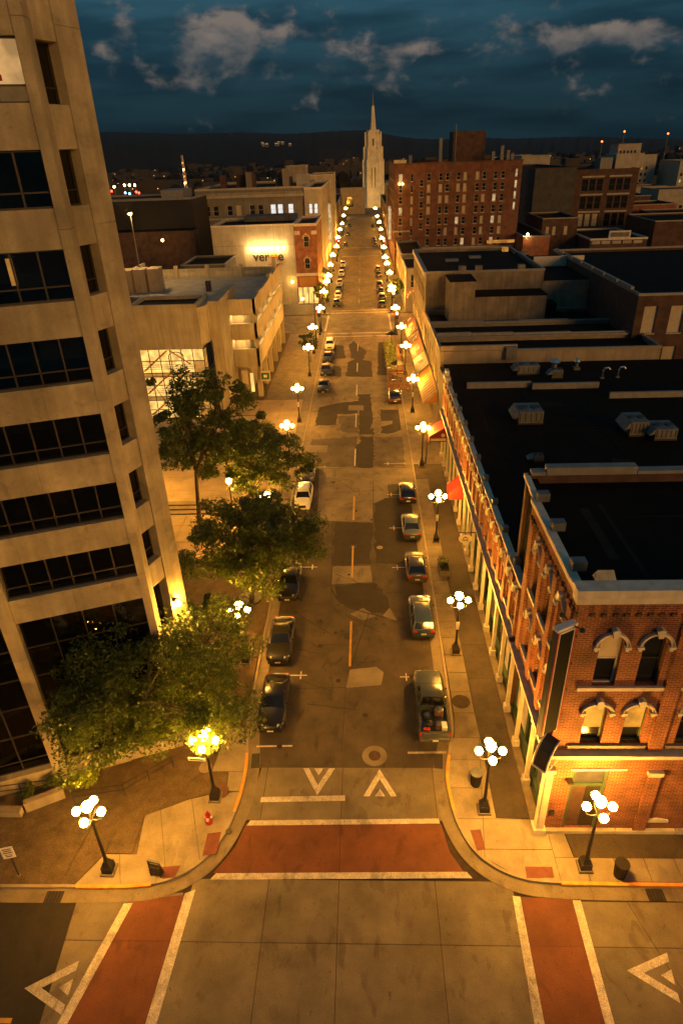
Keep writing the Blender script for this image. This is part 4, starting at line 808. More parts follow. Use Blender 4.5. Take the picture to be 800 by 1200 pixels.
def red_awning(y, l, w, z, label, sign):
    t = thing('awning', label, 'awning', (9.1, y, z), 0, 'red awnings over the right pavement')
    x1, x0 = 9.08, 9.08-w
    MB().hexa([(x0, y, z), (x1, y, z), (x1, y+l, z), (x0, y+l, z), (x0, y, z+.12), (x1, y, z+1.35), (x1, y+l, z+1.35), (x0, y+l, z+.12)]).build('canvas', REDC, t)
    F = facade((x0, y-.012, z), (1, 0)); MB().fprism(F, [(0.02, .0), (w, .0), (w, 1.25), (0.02, .1)], 0, .01).build('side_panel', REDDK, t)
    MB().box(x0-.02, x1, y-.02, y+l+.02, z-.55, z-.003).build('valance', REDDK, t)
    V = facade((x0, y-.03, z-.5), (1, 0))
    if sign:
        MB().fbox(V, .12, w-.15, .08, .36, 0, .012).build('text_band', CREAM, t); MB().fprism(V, [(w*.75+.22*math.cos(i*math.pi/6), .75+.22*math.sin(i*math.pi/6)) for i in range(12)], .02, .04).build('emblem', CREAM, t)
red_awning(67.5, 2.6, 2.0, 4.6, 'bright red awning with a pale round emblem over the pavement', True)
red_awning(54.6, 1.9, 1.3, 4.1, 'dull red awning without lettering nearer the camera on the right pavement', False)
def shop_awning(y0, y1, w, z, m, label, name='awning', stripes=0, panels=0, grp='awnings along the far shops'):
    t = thing('awning', label, 'awning', (9.2, y0, z), 0, grp); x1 = 9.15; x0 = x1-w
    zt = z+1.5
    MB().add([(x0, y0, z), (x0, y1, z), (x1, y1, zt), (x1, y0, zt), (x0, y0, z-.06), (x0, y1, z-.06), (x1, y1, zt-.06), (x1, y0, zt-.06)], [(0, 3, 2, 1), (4, 5, 6, 7), (0, 1, 5, 4), (3, 0, 4, 7), (1, 2, 6, 5), (2, 3, 7, 6)]).build('canvas', m, t)
    MB().add([(x0, y0-.01, z), (x1, y0-.01, zt), (x1, y0-.01, z)], [(0, 2, 1)]).build('end_panel', m, t); MB().box(x0-.03, x0, y0, y1, z-.45, z).build('valance', m, t)
    def S_(s, y, lift=.012): return (x0+w*s, y, z+1.5*s+lift)
    for i in range(stripes):
        y = y0+(i+.3)*(y1-y0)/stripes; MB().add([S_(.1, y), S_(.9, y), S_(.9, y+.35), S_(.1, y+.35)], [(0, 1, 2, 3), (3, 2, 1, 0)]).build('stripe', BRC if i % 2 else REDDK, t)
    for i in range(panels):
        y = y0+(i+.5)*(y1-y0)/panels; MB().add([S_(.35, y-.8), S_(.72, y-.8), S_(.72, y+.8), S_(.35, y+.8)], [(0, 1, 2, 3), (3, 2, 1, 0)]).build('emblem', CREAM, t)
shop_awning(79.5, 91.5, 1.75, 4.3, ORC, 'long orange awning with thin red stripes on the right pavement', stripes=12)
shop_awning(92.0, 99.5, 1.75, 4.3, FRAME, 'dark awning with one pale bar beyond the orange one', panels=1)
shop_awning(100, 113, 1.75, 4.2, BRC, 'brick red awning with two pale emblems beyond the dark one', panels=2); shop_awning(113.6, 126, 1.75, 4.2, BRC, 'brick red awning with three pale emblems by the crossing', panels=3)

def tower_light():
    a2 = R(69); F2 = facade((-12.47, 28.21, 0), (math.cos(a2), math.sin(a2))); p = F2(2.3, 10.2, .12)
    t = thing('wall_lamp', 'bright lamp on the side of the tower just above the big tree', 'lamp', tuple(p)); MB().fbox(F2, 2.2, 2.4, 10.1, 10.3, .03, .35).build('bracket', BLACKM, t); q = F2(2.3, 10.0, .42); MB().ball(tuple(q), .16, 10, 6).build('bulb', FLOOD, t)
tower_light()
# ================================================================== parking garage and its stair tower
def build_garage():
    t = thing('parking_garage', 'tan concrete parking garage with open decks and a chamfered corner on the plaza', 'building', (-16, 95, 0))
    XE = -15.9; YF = 95.2; YB = 128.6; ch = 2.6
    foot = [(-22.0, YF+.0), (XE-.0, YF), (XE, YB), (-42, YB), (-42, 112), (-24.5, 100.5)]
    def band(z0, z1, name, open_top=False, th=.35):
        pts = [(-24.5, 101.5), (-22.0, YF), (XE, YF), (XE, YB)]
        for p, q in zip(pts, pts[1:]):
            d = Vector((q[0]-p[0], q[1]-p[1])).normalized(); n_ = Vector((-d.y, d.x))*th
            MB().prism([p, q, (q[0]+n_.x, q[1]+n_.y), (p[0]+n_.x, p[1]+n_.y)], z0, z1).build(name, TOWER2, t)
    inner = [(-24, 101.3), (-21.7, YF+.4), (XE-.4, YF+.4), (XE-.4, YB-.3), (-42, YB-.3), (-42, 112), (-26, 104)]
    for z0, z1 in ((5.0, 7.75), (9.2, 11.45), (12.8, 14.95)): band(z0, z1, 'parapet_panel')
    for z in (5.2, 9.3, 12.9): MB().prism(inner, z-.3, z).build('deck', DECK, t)
    MB().prism([(-23.0, 102.6), (-20.6, YF+2.2), (XE-2.2, YF+2.2), (XE-2.2, YB-2), (-40, YB-2), (-40, 112)], 0, 12.5).build('core_wall', STUCCO, t)
    for i, y in enumerate((96.2, 102.6, 109.0, 115.4, 121.8, 128.0)):
        MB().box(XE-.75, XE-.05, y-.35, y+.35, .1, 5.2).build('column', TOWER2, t); MB().box(XE-.6, XE-.08, y-.3, y+.3, 7.75, 9.2).build('column', TOWER2, t); MB().box(XE-.6, XE-.08, y-.3, y+.3, 11.45, 12.8).build('column', TOWER2, t)
    MB().box(-21.9, -21.3, YF+.06, YF+.7, .1, 12.6).build('column', TOWER2, t)
    # lit soffits between the decks: strip lamps on the ceilings
    for z in (8.98, 12.58):
        MB().box(-21, -17.2, YF+.9, YF+1.3, z-.06, z).build('strip_lamp', TUBE, t)
        for y in (98.5, 105, 111.4, 117.8, 124): MB().box(XE-1.3, XE-.9, y, y+2.6, z-.06, z).build('strip_lamp', TUBE, t)
    # top deck walls: notched far parapet with panels
    for x0, x1 in ((-42, -36), (-35.6, -30), (-29.6, -23.6), (-23.2, -16.4)):
        MB().box(x0, x1, YB-.3, YB, 12.9, 14.5).build('parapet_panel', TOWER2, t); MB().box(x0+.4, x1-.4, YB-.34, YB-.31, 13.3, 13.9).build('inset_panel', LIME, t)
    for x in (-35.8, -29.8, -23.4): MB().box(x-.35, x+.35, YB-.6, YB+.1, 12.9, 15.1).build('post', TOWER2, t)
    for y, h in ((100, 15.2), (106, 15.0), (113, 15.5), (119, 15.0)): MB().box(XE-.5, XE+.02, y, y+2.4, 14.96, h).build('parapet_step', TOWER2, t)
    MB().prism([(XE-.6, 121.5), (XE+.02, 121.5), (XE+.02, 123), (XE-.6, 123)], 14.96, 16.9).build('parapet_fin', TOWER2, t)
    MB().box(-27, -26.2, 113.5, 114.3, 12.9, 14.6).build('vent_post', FRAME, t)
    for x0, x1 in ((-34, -28), (-26, -19)): MB().box(x0, x1, YB-3, YB-2.88, 12.901, 12.91).build('bay_line', PAINT, t)
    MB().box(-42, -41.6, 112, YB, 12.9, 15.8).build('side_wall', TOWER2, t)
    # louvred boxes on the deck
    for x0, y0 in ((-41.5, 113.5), (-39.4, 114.2), (-37.2, 114.8)): MB().box(x0, x0+1.9, y0, y0+3.2, 12.9, 16.6).build('louvred_box', STUCCO, t)
    # entrance lights and sign panels under the corner
    MB().box(-18.9, -18.0, YF+.2, YF+.3, 2.2, 4.4).build('sign_panel', BLIND, t); MB().box(-20.8, -19.4, YF+2.6, YF+2.75, .2, 3.6).build('red_door', REDDK, t)
    MB().box(-18.7, -17.6, YF+2.75, YF+2.9, .2, 3.2).build('lit_door', LITB, t)
    return t
build_garage()
def green_sign():
    t = thing('hanging_sign', 'square green sign with a pale border under the garage corner', 'sign', (-15.2, 94.6, 0))
    MB().box(-15.25, -15.15, 94.55, 94.65, .1, 4.6).build('post', BLACKM, t); MB().box(-15.9, -14.4, 94.4, 94.52, 3.0, 4.6).build('board', BLIND, t); MB().box(-15.75, -14.55, 94.36, 94.395, 3.3, 4.3).build('face', mat('green_enamel', (.02, .10, .04), .4, .15, 3), t); MB().box(-15.4, -14.9, 94.33, 94.355, 3.6, 4.0).build('emblem', WHITE, t)
green_sign()
def build_stair():
    x0, x1, y0, y1, H = -31.2, -21.2, 86.2, 92.5, 15.7
    t = thing('stair_tower', 'square stair tower with brightly lit glass walls below a blank concrete head', 'building', (x0, y0, 0))
    MB().box(x0, x1-.9, y0, y1, 10.3, H).build('head', TOWER2, t); MB().prism([(x1-.9, y0), (x1, y0+1.4), (x1, y1+2), (x1-.9, y1+2)], 10.9, H+.01).build('head_side', TOWER2, t)
    MB().box(x1+.01, x1+1.5, y0+2.6, y1+9, .1, H+.3).build('side_pier', TOWER2, t)
    MB().box(x0+.5, x1-1.3, y0+.5, y1-.4, H+.001, H+.06).build('roof', TAR, t)
    for (a, b_, c, d) in ((x0, x1-.9, y0, y0+.4), (x0, x1-.9, y1-.4, y1), (x0, x0+.4, y0+.41, y1-.41), (x1-1.3, x1-.9, y0+.41, y1-.41)): MB().box(a, b_, c, d, H+.002, H+.5).build('parapet', TOWER2, t)
    F = facade((x0, y0+.5, 0), (1, 0)); Wd = x1-x0-.9; zz = [.3, 1.6, 3.0, 3.55, 5.2, 6.4, 6.95, 8.6, 10.3]; uu = [0, 1.5, 3.0, 4.5, 6.0, 7.6, Wd]
    b = MB()
    for z in zz: b.fbox(F, 0, Wd, z-.05, z+.05, -.1, .06)
    for u in uu: b.fbox(F, max(0, u-.05), min(Wd, u+.05), .3, 10.3, -.11, .07)
    b.fprism(F, [(4.2, 7.0), (4.3, 7.0), (4.3, 9.3), (4.2, 9.3)], .0, .16); b.fprism(F, [(6.2, 7.0), (6.3, 7.0), (6.3, 9.3), (6.2, 9.3)], .0, .16)
    for i in range(6):
        a0, a1 = math.pi*i/6, math.pi*(i+1)/6; q = lambda a_, r_: (5.25+r_*math.cos(a_), 9.3+r_*.55*math.sin(a_)); b.fprism(F, [q(a0, 1.05), q(a1, 1.05), q(a1, .93), q(a0, .93)], 0, .16)
    g = b.build('glass_frame', FRAME, t)
    for u0, u1 in zip(uu, uu[1:]):
        for z0, z1 in zip(zz, zz[1:]):
            dim = z1-z0 < .6 or (u0 > 7 and z0 < 7)
            MB().fbox(F, u0+.05, u1-.05, z0+.05, z1-.05, -.03, -.01).build('pane', LIT if dim else LITB, g)
    for k, (u0_, z0_) in enumerate(((.3, .8), (.3, 4.0), (.3, 7.2))):
        b = MB(); b.fprism(F, [(u0_, z0_), (u0_+.35, z0_), (u0_+4.0, z0_+2.9), (u0_+3.65, z0_+2.9)], .071, .085); b.fprism(F, [(u0_+4.0, z0_+2.9), (u0_+4.3, z0_+2.9), (u0_+7.0, z0_+.9), (u0_+6.7, z0_+.9)], .071, .085); b.build('stair_flight', ORC, g)
    for z in (4.1, 4.4, 4.7, 7.5, 7.8, 8.1): MB().fbox(F, 0.1, 7.5, z, z+.05, .08, .12).build('hand_rail', CHROME, g)
    S_ = facade((x1-.9, y0+.6, 0), (0, 1)); b = MB(); b.fbox(S_, 0, 4.6, .3, 10.3, -.3, .0); so = b.build('side_glass', FRAME, t)
    for z0 in (.5, 3.7, 7.0):
        for u in (0.15, 1.6, 3.1): MB().fbox(S_, u, u+1.3, z0, z0+3.0, .01, .03).build('pane', GLASS if u > 1 else LIT, so)
    MB().box(x0+.3, x1-1.2, y0+.6, y1, 0, 10.25).build('core_wall', STUCCO, t)
build_stair()
def deck_lamp():
    p = at(166, 327, Y=120); t = thing('deck_light_pole', 'tall thin pole with one small lamp standing on the garage roof', 'lamp', (p.x, 120, 12.95))
    MB().tube([(0, 0, 0), (0, 0, 12.0)], [.14, .08], 8).build('pole', GREYM, t, local=True); MB().box(-.3, .3, -.2, .2, 12, 12.15).build('lamp_head', GREYM, t, local=True); MB().box(-.22, .22, -.16, .16, 11.9, 11.998).build('lens', DECKB, t, local=True); MB().box(-.4, .4, -.4, .4, -.1, .2).build('base', CONC_W, t, local=True)
deck_lamp()

# ================================================================== a general town building with real openings
def town(name, label, X0, X1, Y0, Y1, H, wm, rm=TAR, front=(), side=None, fm=None, pm=GLASSW, sdir=0, depth=.22, coping=COPING, cop=.3, lit=None, group=None, style='sash', cat='building', sills=None):
    t = thing(name, label, cat, (X0, Y0, 0), 0, group); fm = fm or FRAME
    F = facade((X0, Y0, 0), (1, 0)); b = MB(); wall(b, F, X1-X0, H, [w[:4] for w in front], depth)
    FR = facade((X1, Y0, 0), (0, 1)); FL = facade((X0, Y1, 0), (0, -1)); FB = facade((X1, Y1, 0), (-1, 0))
    sl = side or []
    wall(b, FL, Y1-Y0, H, [w[:4] for w in sl] if sdir < 0 else [], depth); wall(b, FR, Y1-Y0, H, [w[:4] for w in sl] if sdir > 0 else [], depth); wall(b, FB, X1-X0, H, [], depth)
    b.build('wall', wm, t)
    for Fa, L in ((F, front), (FL if sdir < 0 else FR, sl)):
        for i, w in enumerate(L):
            p_ = pm
            if lit and random.random() < lit[0]: p_ = random.choice(lit[1])
            if len(w) > 4: p_ = w[4]
            o = window(Fa, t, w[0], w[1], w[2], w[3], -depth+.02, fm, p_, style)
            if sills: MB().fbox(Fa, w[0]-.1, w[1]+.1, w[2]-.16, w[2], .0, .12).build('sill', sills, t)
    MB().box(X0+.35, X1-.35, Y0+.35, Y1-.35, 0, H-.35).build('roof', rm, t)
    if coping:
        for (a, b_, c, d) in ((X0-.08, X1+.08, Y0-.08, Y0+.3), (X0-.08, X1+.08, Y1-.3, Y1+.08), (X0-.08, X0+.3, Y0+.31, Y1-.31), (X1-.3, X1+.08, Y0+.31, Y1-.31)): MB().box(a, b_, c, d, H+.001, H+cop).build('coping', coping, t)
    return t
def grid(u0, du, n, v0, dv, m, w, h): return [(u0+du*i, u0+du*i+w, v0+dv*j, v0+dv*j+h) for i in range(n) for j in range(m)]
# row on the right, beyond the long brick one
t = town('tan_row_building', 'tan rendered row building whose blank side wall faces the large black roof', 9.3, 36, 79.2, 86, 10.9, STUCCO, TAR, (), [(.8, 2.2, 6, 9), (3, 4.4, 6, 9)], sdir=-1)
MB().box(9.25, 18.6, 79.1, 79.5, 11.2, 11.75).build('parapet_step', STUCCO, t); MB().box(9.3, 16.5, 79.0, 79.09, 9.6, 11.1).build('wall_patch', STUCCO, t)
MB().box(17.2, 18.5, 78.6, 79.15, 10.0, 11.6).build('vent_box', GREYM, t)
t = town('black_roof_building', 'low row building with a black roof between two grey copings', 9.35, 36, 86.05, 94.4, 10.8, STUCCO_D, TAR, (), [(1, 2.5, 6, 9), (3.6, 5.1, 6, 9), (6, 7.5, 6, 9)], sdir=-1)
for x0, x1, dz in ((9.5, 14, .55), (14.05, 19.5, .45), (19.55, 27, .35), (27.05, 36, .25)): MB().box(x0, x1, 86.1, 86.4, 11.1, 11.1+dz).build('parapet_step', COPING, t)
t = town('black_roof_building', 'low row building with a black roof below the boxed penthouse', 9.4, 36, 94.45, 104.4, 10.4, STUCCO_D, TAR, (), [(1, 2.5, 6, 9), (3.6, 5.1, 6, 9), (6.2, 7.7, 6, 9)], sdir=-1)
for x0, x1, dz in ((9.5, 17, .5), (17.05, 22, .38), (22.05, 29, .45), (29.05, 36, .3)): MB().box(x0, x1, 94.5, 94.8, 10.7, 10.7+dz).build('parapet_step', COPING, t)
t = thing('roof_penthouse', 'plain grey boxes with black lids on a roof against the tall tan wall', 'penthouse', (12.4, 98, 10.4))
MB().box(12.5, 16.2, 98.6, 104.2, 9.9, 15.9).build('tall_box', STUCCO_D, t); MB().box(16.25, 27.0, 99.6, 104.2, 9.9, 13.5).build('long_box', STUCCO_D, t); MB().box(12.4, 16.3, 98.5, 104.3, 15.91, 16.05).build('lid', TAR, t); MB().box(16.31, 27.1, 99.5, 104.3, 13.51, 13.65).build('lid', TAR, t); MB().box(27.05, 29, 101, 104, 10, 12).build('end_box', TAR, t)
t = town('tall_tan_building', 'taller tan building with a stained blank wall facing the camera above the black roofs', 9.5, 27.5, 104.6, 131, 16.2, STUCCO_D, TAR, (), [(1+3*i, 2.6+3*i, z, z+2.4) for i in range(8) for z in (6.6, 11.4)]+[(.7+3*i, 3.1+3*i, .6, 3.2, LITB if i % 3 else GLASSW) for i in range(8)], sdir=-1, lit=(.2, [LITD]))
MB().box(27.52, 37, 104.8, 131, 0, 14.6).build('rear_wing', STUCCO_D, t); MB().box(27.6, 37, 105, 130.8, 14.61, 14.7).build('roof', TAR, t); MB().box(9.2, 9.5, 104.6, 131, 15.7, 16.4).build('street_cornice', CREAM, t)
for x, y, w in ((14, 118, 2.2), (18.5, 121, 2), (27, 124, 2.4)): MB().box(x, x+w, y, y+1.4, 15.9, 16.25).build('skylight', GREYM, t)
for x in (14.5, 17.0, 23.5): MB().box(x, x+1.1, 104.7, 105.6, 16.5, 17.1).build('chimney', STUCCO_D, t)
MB().box(29, 37.5, 118, 118.4, 14.7, 16.3).build('roof_screen', CREAM, t); MB().box(25.2, 26.2, 126, 127, 16.2, 16.9).build('roof_vent', LIT, t)
# block beyond the crossing, right side
t = town('small_tan_building', 'small tan corner building with a dark flat roof beyond the crossing', 9.4, 15.5, 153.5, 172, 9.4, LIME, TAR, [(1.1, 2.3, 5.4, 8.2), (4.2, 5.2, 5.4, 8.2)], [(1+3*i, 2.4+3*i, 5, 8) for i in range(5)]+[(.8+3*i, 3.2+3*i, .6, 3.4, LITB) for i in range(5)], WFRAME, sdir=-1)
town('low_shop_building', 'low pale shop building tucked under the big brick hotel', 15.6, 34, 158, 176, 6.8, STUCCO, TAR, [(10.2, 11.5, 2, 4.4), (13, 14.2, 2, 4.4)], fm=WFRAME)
town('low_black_building', 'low black roofed building left of the hotel base', 9.5, 15.5, 176, 203, 9.5, STUCCO_D, TAR, (), [(2+4*i, 3.6+4*i, 4.8, 7.5) for i in range(6)]+[(1.2+4*i, 4.4+4*i, .6, 3.4, LITB) for i in range(6)], sdir=-1, lit=(.6, [LIT, LITP]))
# the brick hotel
hx0, hy = 9.0, 205.0; cols = [10.1, 13.5, 18.1, 21.4, 23.3, 26.4, 28.3, 31.7, 33.6, 36.7, 38.8]
rows = [26.0, 23.15, 20.3, 17.45, 14.6, 11.75, 8.9]; fr = []
for j, z in enumerate(rows):
    for i, x in enumerate(cols):
        wd = 1.05 if i != 1 else .65; u = x-hx0; r_ = random.random()
        pm_ = BLIND if r_ < .30 else LITP if (r_ < .36 and j not in (1,)) else GLASSW
        if i == 0 and j in (0, 3): pm_ = LITP
        fr.append((u, u+wd, z-.95, z+.95, pm_))
for z in (24.6, 21.8, 19.0, 16.2, 13.4): fr.append((7.0, 8.1, z-.9, z+.8, GLASSW))
for z in (26.4, 23.6, 20.8, 18.0): fr.append((33.7, 34.4, z-.95, z+.95, LITP))
HOT = town('brick_hotel', 'large brown brick hotel block with rows of small white framed windows', hx0, 44.5, hy, 250, 29.3, BRKH, TAR, fr, [(2+3.6*i, 3.2+3.6*i, z-.9, z+.9) for i in range(11) for z in rows]+[(1.2+3.6*i, 4+3.6*i, .6, 3.4, LITB if i % 2 else LIT) for i in range(11)], WFRAME, sdir=-1, coping=BRKD, cop=.35, sills=LIME)
MB().box(8.7, 12.2, 204.75, 205.5, 29.66, 30.5).build('parapet_crest', LIME, HOT); MB().box(8.6, 13.4, 204.7, 205.0, 11.9, 12.3).build('stone_band', LIME, HOT); MB().fbox(facade((hx0, hy, 0), (1, 0)), .3, 35, 7.15, 7.5, 0, .15).build('stone_band', LIME, HOT)
MB().box(27, 36.5, 222, 232, 29.3, 37.2).build('water_tank_house', BRKD, HOT); MB().box(27.6, 27.9, 221.8, 222.0, 29.3, 39).build('mast', GREYM, HOT)
for x, h in ((13.5, 2.2), (22.2, 6.2), (37.5, 2.4), (40, 3.8), (41.8, 2.6), (43, 1.7)): MB().box(x, x+.9, 215, 216, 29.2, 29.3+h).build('roof_stack', GREYM, HOT)
for u in (1.3, 2.2): MB().fbox(facade((hx0, hy, 0), (1, 0)), u-.15, u+.15, 24.3, 24.7, .13, .4).build('wall_lamp', BULB, HOT)
MB().box(36, 44, 204.2, 204.6, 8.2, 9.0).build('lit_sign', LIT, HOT)
town('brick_alley_building', 'low brick wing lit orange beside the right end of the hotel', 44.6, 52, 196, 240, 10.5, BRKR, TAR, [(1.2, 2.2, 4, 6)], fm=WFRAME)
def wall_lamp(x, y, z, label, bm_=None):
    t = thing('wall_lamp', label, 'lamp', (x, y, z)); MB().box(-.1, .1, .0, .3, -.1, .1).build('bracket', BLACKM, t, local=True); MB().ball((0, -.15, 0), .3).build('bulb', bm_ or BULB, t, local=True)
wall_lamp(45.6, 195.7, 11.2, 'bright wall lamp at the brick wing right of the hotel', SIGNL); wall_lamp(-49.5, 169.6, 15.4, 'lone yellow lamp on the dark brick wall behind the garage')
# beyond on both sides of the street
town('dark_gap_building', 'narrow dark brick building between the hotel and the church', 9.2, 18, 270, 292, 20.5, BRKH, TAR, [(1.5, 2.7, 12, 15), (4.5, 5.7, 12, 15), (1.5, 2.7, 7, 10), (4.5, 5.7, 7, 10)], [(2+4*i, 3.5+4*i, z, z+2) for i in range(5) for z in (7, 12)]+[(1+4*i, 4.2+4*i, .6, 3.4, LITB) for i in range(5)], sdir=-1, lit=(.4, [LITP]))
town('far_shop_row', 'far right hand row of dim shops leading to the church', 9.4, 24, 293, 389, 12, BRKD, TAR, (), [(2+5*i, 4+5*i, z, z+2) for i in range(18) for z in (5, 8.6)]+[(1+5*i, 4.4+5*i, .6, 3.2, LITB if i % 3 else LIT) for i in range(18)], sdir=-1, lit=(.3, [LITD, LIT]))
# ------------------------------------------------------------------ left side: pale wall with heart sign, brick end, stone block
V = town('pale_blank_building', 'pale building with a large blank wall carrying a lit wall sign', -36.2, -16.5, 165, 184, 18.3, LIME, TAR, (), coping=CREAM, cop=.35)
FV = facade((-36.2, 165, 0), (1, 0)); MB().fbox(FV, 0, 19.7, 14.0, 14.15, 0, .06).build('wall_joint', STUCCO, V); MB().fbox(FV, 7.2, 7.3, 2, 14, 0, .05).build('wall_joint', STUCCO, V)
MB().box(-30, -17, 176, 183, 18.35, 19.6).build('roof_plant', TARG, V)
def heart_sign():
    t = thing('wall_sign', 'dark lettering with a yellow heart under a row of lamps on the pale blank wall', 'sign', (-26.7, 164.8, 10))
    F = facade((-26.75, 164.95, 10.55), (1, 0))
    lettering('ver', 3.0, F, 0, 0, .05, FRAME, t, .06, True); lettering('e', 3.0, F, 5.95, 0, .05, FRAME, t, .06, True)
    lettering('a credit union', .62, F, 3.6, -.95, .05, REDC, t, .03, True)
    h = []
    for i in range(24):
        a = 2*math.pi*i/24; h.append((5.05+.058*16*math.sin(a)**3, .78+.062*(13*math.cos(a)-5*math.cos(2*a)-2*math.cos(3*a)-math.cos(4*a))))
    MB().fprism(F, h, .02, .14).build('heart', mat('yellow_heart', (.72, .20, .005), .6, .05, 2), t)
    for i in range(7):
        u = -.6+i*1.35; MB().fbox(F, u-.05, u+.05, 3.1, 3.2, 0, .9).build('lamp_arm', BLACKM, t); MB().fbox(F, u-.22, u+.22, 2.88, 3.09, .62, 1.02).build('lamp_head', SIGNL, t)
heart_sign()
bf = []
for z in (14.6, 9.6): bf += [(2.05, 3.35, z-1.2, z+1.2)]
B2 = town('brick_end_building', 'orange red brick corner building with white cornice next to the pale blank wall', -16.4, -11.2, 164.6, 186, 18.0, BRKR, TAR, bf, [(1.6+3.3*i, 2.7+3.3*i, z-1.2, z+1.2) for i in range(6) for z in (9.6, 14.6)]+[(1.2+3.3*i, 3.6+3.3*i, .6, 3.4, LITB if i % 2 else LIT) for i in range(6)], WFRAME, sdir=1, coping=CREAM, cop=.6)
FB = facade((-16.4, 164.6, 0), (1, 0))
for z in (14.6, 9.6): hood(FB, B2, 2.7, z+.9, .7, .6)
MB().fbox(FB, -.1, 5.4, 6.9, 7.5, 0, .4).build('white_band', CREAM, B2); MB().fbox(FB, -.05, 1.3, 16.2, 17.0, 0, .3).build('white_band', CREAM, B2); MB().fbox(FB, 4.0, 5.3, 16.2, 17.0, 0, .3).build('white_band', CREAM, B2)
MB().fbox(FB, .2, 4.9, .4, 4.2, .0, .12).build('shop_window', LITB, B2); MB().fbox(FB, .6, 4.6, 4.4, 6.6, .05, .3).build('orange_panel', ORC, B2)
MB().fbox(FB, 2.5, 2.7, .4, 4.2, .13, .2).build('mullion', FRAME, B2); MB().fbox(FB, 1.2, 1.4, .4, 4.2, .13, .2).build('mullion', FRAME, B2)
wall_lamp(-17.6, 164.2, 5.6, 'bright lamp at the foot of the pale wall by the brick corner'); wall_lamp(-15.2, 162.6, 1.9, 'low bright lamp on the pavement by the brick corner shop')
def flag_awn(y0, y1, z, m, label):
    t = thing('awning', label, 'awning', (-11.2, y0, z), 0, 'awnings on the left beyond the crossing'); x0 = -11.15
    MB().hexa([(x0, y0, z+1.2), (x0+1.9, y0, z), (x0+1.9, y1, z), (x0, y1, z+1.2), (x0, y0, z+1.3), (x0+1.9, y0, z+.1), (x0+1.9, y1, z+.1), (x0, y1, z+1.3)]).build('canvas', m, t); MB().box(x0+1.86, x0+1.92, y0, y1, z-.5, z-.002).build('valance', m, t)
flag_awn(165, 170, 4.2, REDC, 'red awning at the orange brick corner on the left'); flag_awn(171, 176, 4.4, ORC, 'pale orange awning just beyond the red one on the left')
t = flag_awn(177, 185, 4.6, mat('dark_green_cloth', (.03, .06, .03), .8, .1, 3), 'dark green awning beyond the pale orange one on the left')
sf = []
for i, x in enumerate((2.2, 4.6, 8.6, 11.2, 15.0, 17.4, 21.0, 23.0, 26.0)):
    for j, z in enumerate((14.9, 19.4)): sf.append((x, x+1.5, z-1.3, z+1.3, COOL if (j and i in (6, 7, 8)) else BLIND if (i+j) % 4 == 0 else GLASSW))
ST = town('stone_block_building', 'long grey stone block with paired windows and a carved cornice behind the pale wall', -47.2, -16.6, 200, 246, 24.6, STONE, TAR, sf, fm=WFRAME, coping=LIME, cop=.5)
FS = facade((-47.2, 200, 0), (1, 0)); MB().fbox(FS, 0, 30.6, 22.6, 23.3, 0, .35).build('stone_band', LIME, ST); MB().fbox(FS, 0, 30.6, 17.1, 17.5, 0, .22).build('stone_band', LIME, ST)
b = MB()
for i in range(50): b.fbox(FS, .1+i*.61, .45+i*.61, 23.31, 23.9, 0, .25)
b.build('dentil_row', LIME, ST)
ST2 = town('sandstone_bay_building', 'yellow sandstone corner bay with arched windows beside the grey stone block', -16.5, -11.5, 199.4, 246, 24.2, LIME, TAR, [(1.2, 2.2, 18.0, 20.6, COOL), (2.7, 3.7, 18.0, 20.6, COOL), (1.3, 3.6, 12, 15.2, GLASSW)], [(2+4*i, 3.6+4*i, z, z+2.6) for i in range(11) for z in (7, 12.5, 18)]+[(1.2+4*i, 4.4+4*i, .6, 3.4, LITB if i % 2 else LIT) for i in range(11)], sdir=1, fm=FRAME, coping=CREAM, cop=.5)
hood(facade((-16.5, 199.4, 0), (1, 0)), ST2, 2.45, 14.6, 1.3, 1.0, LIME)
for x, y, w, h, m in ((-42.5, 214, 1.6, 3.4, BRKD), (-37, 210, 5.5, 3.6, BRKD), (-33.5, 206, 1.5, 4.2, STUCCO_D), (-26.5, 218, 5, 2.2, TARG), (-24, 215, 1.8, 4.6, STUCCO), (-20, 216, 4, 3, LIME)): MB().box(x, x+w, y, y+2.5, 24.2, 24.6+h).build('roof_stack', m, ST)
town('narrow_tall_building', 'narrow pale building standing taller beyond the sandstone bay', -18, -11.6, 250-2, 249-.5, 26.5, LIME, coping=None) if False else None
town('tall_pale_building', 'tall pale building past the second crossing on the left', -20, -11.4, 270, 300, 25.6, LIME, TAR, [(1.5, 2.7, z, z+2.2) for z in (9, 13.5, 18)]+[(5.2, 6.4, z, z+2.2) for z in (9, 13.5, 18)], [(2+4*i, 3.5+4*i, z, z+2.2) for i in range(7) for z in (7, 12, 17)], sdir=1, coping=CREAM)
town('white_tower_block', 'pale block with a white box on top rising behind the stone building', -27, -20.2, 256, 268, 29, STUCCO, TAR, [(1, 2, 24, 26), (4, 5, 24, 26)], coping=LIME)
town('far_left_row', 'far left hand row of dim shops leading to the church', -26, -11.6, 301, 389, 13, BRKD, TAR, (), [(2+5*i, 4+5*i, z, z+2) for i in range(17) for z in (5, 9)]+[(1+5*i, 4.4+5*i, .6, 3.2, LITB if i % 3 else LIT) for i in range(17)], sdir=1, lit=(.3, [LITD, LIT]))
town('arched_church_hall', 'low pale hall with one wide arch beside the far church tower', -13.5, 1, 425, 440, 13.5, STUCCO, TAR, [(3.5, 7.5, 4, 9.5, GLASSW)], coping=LIME)
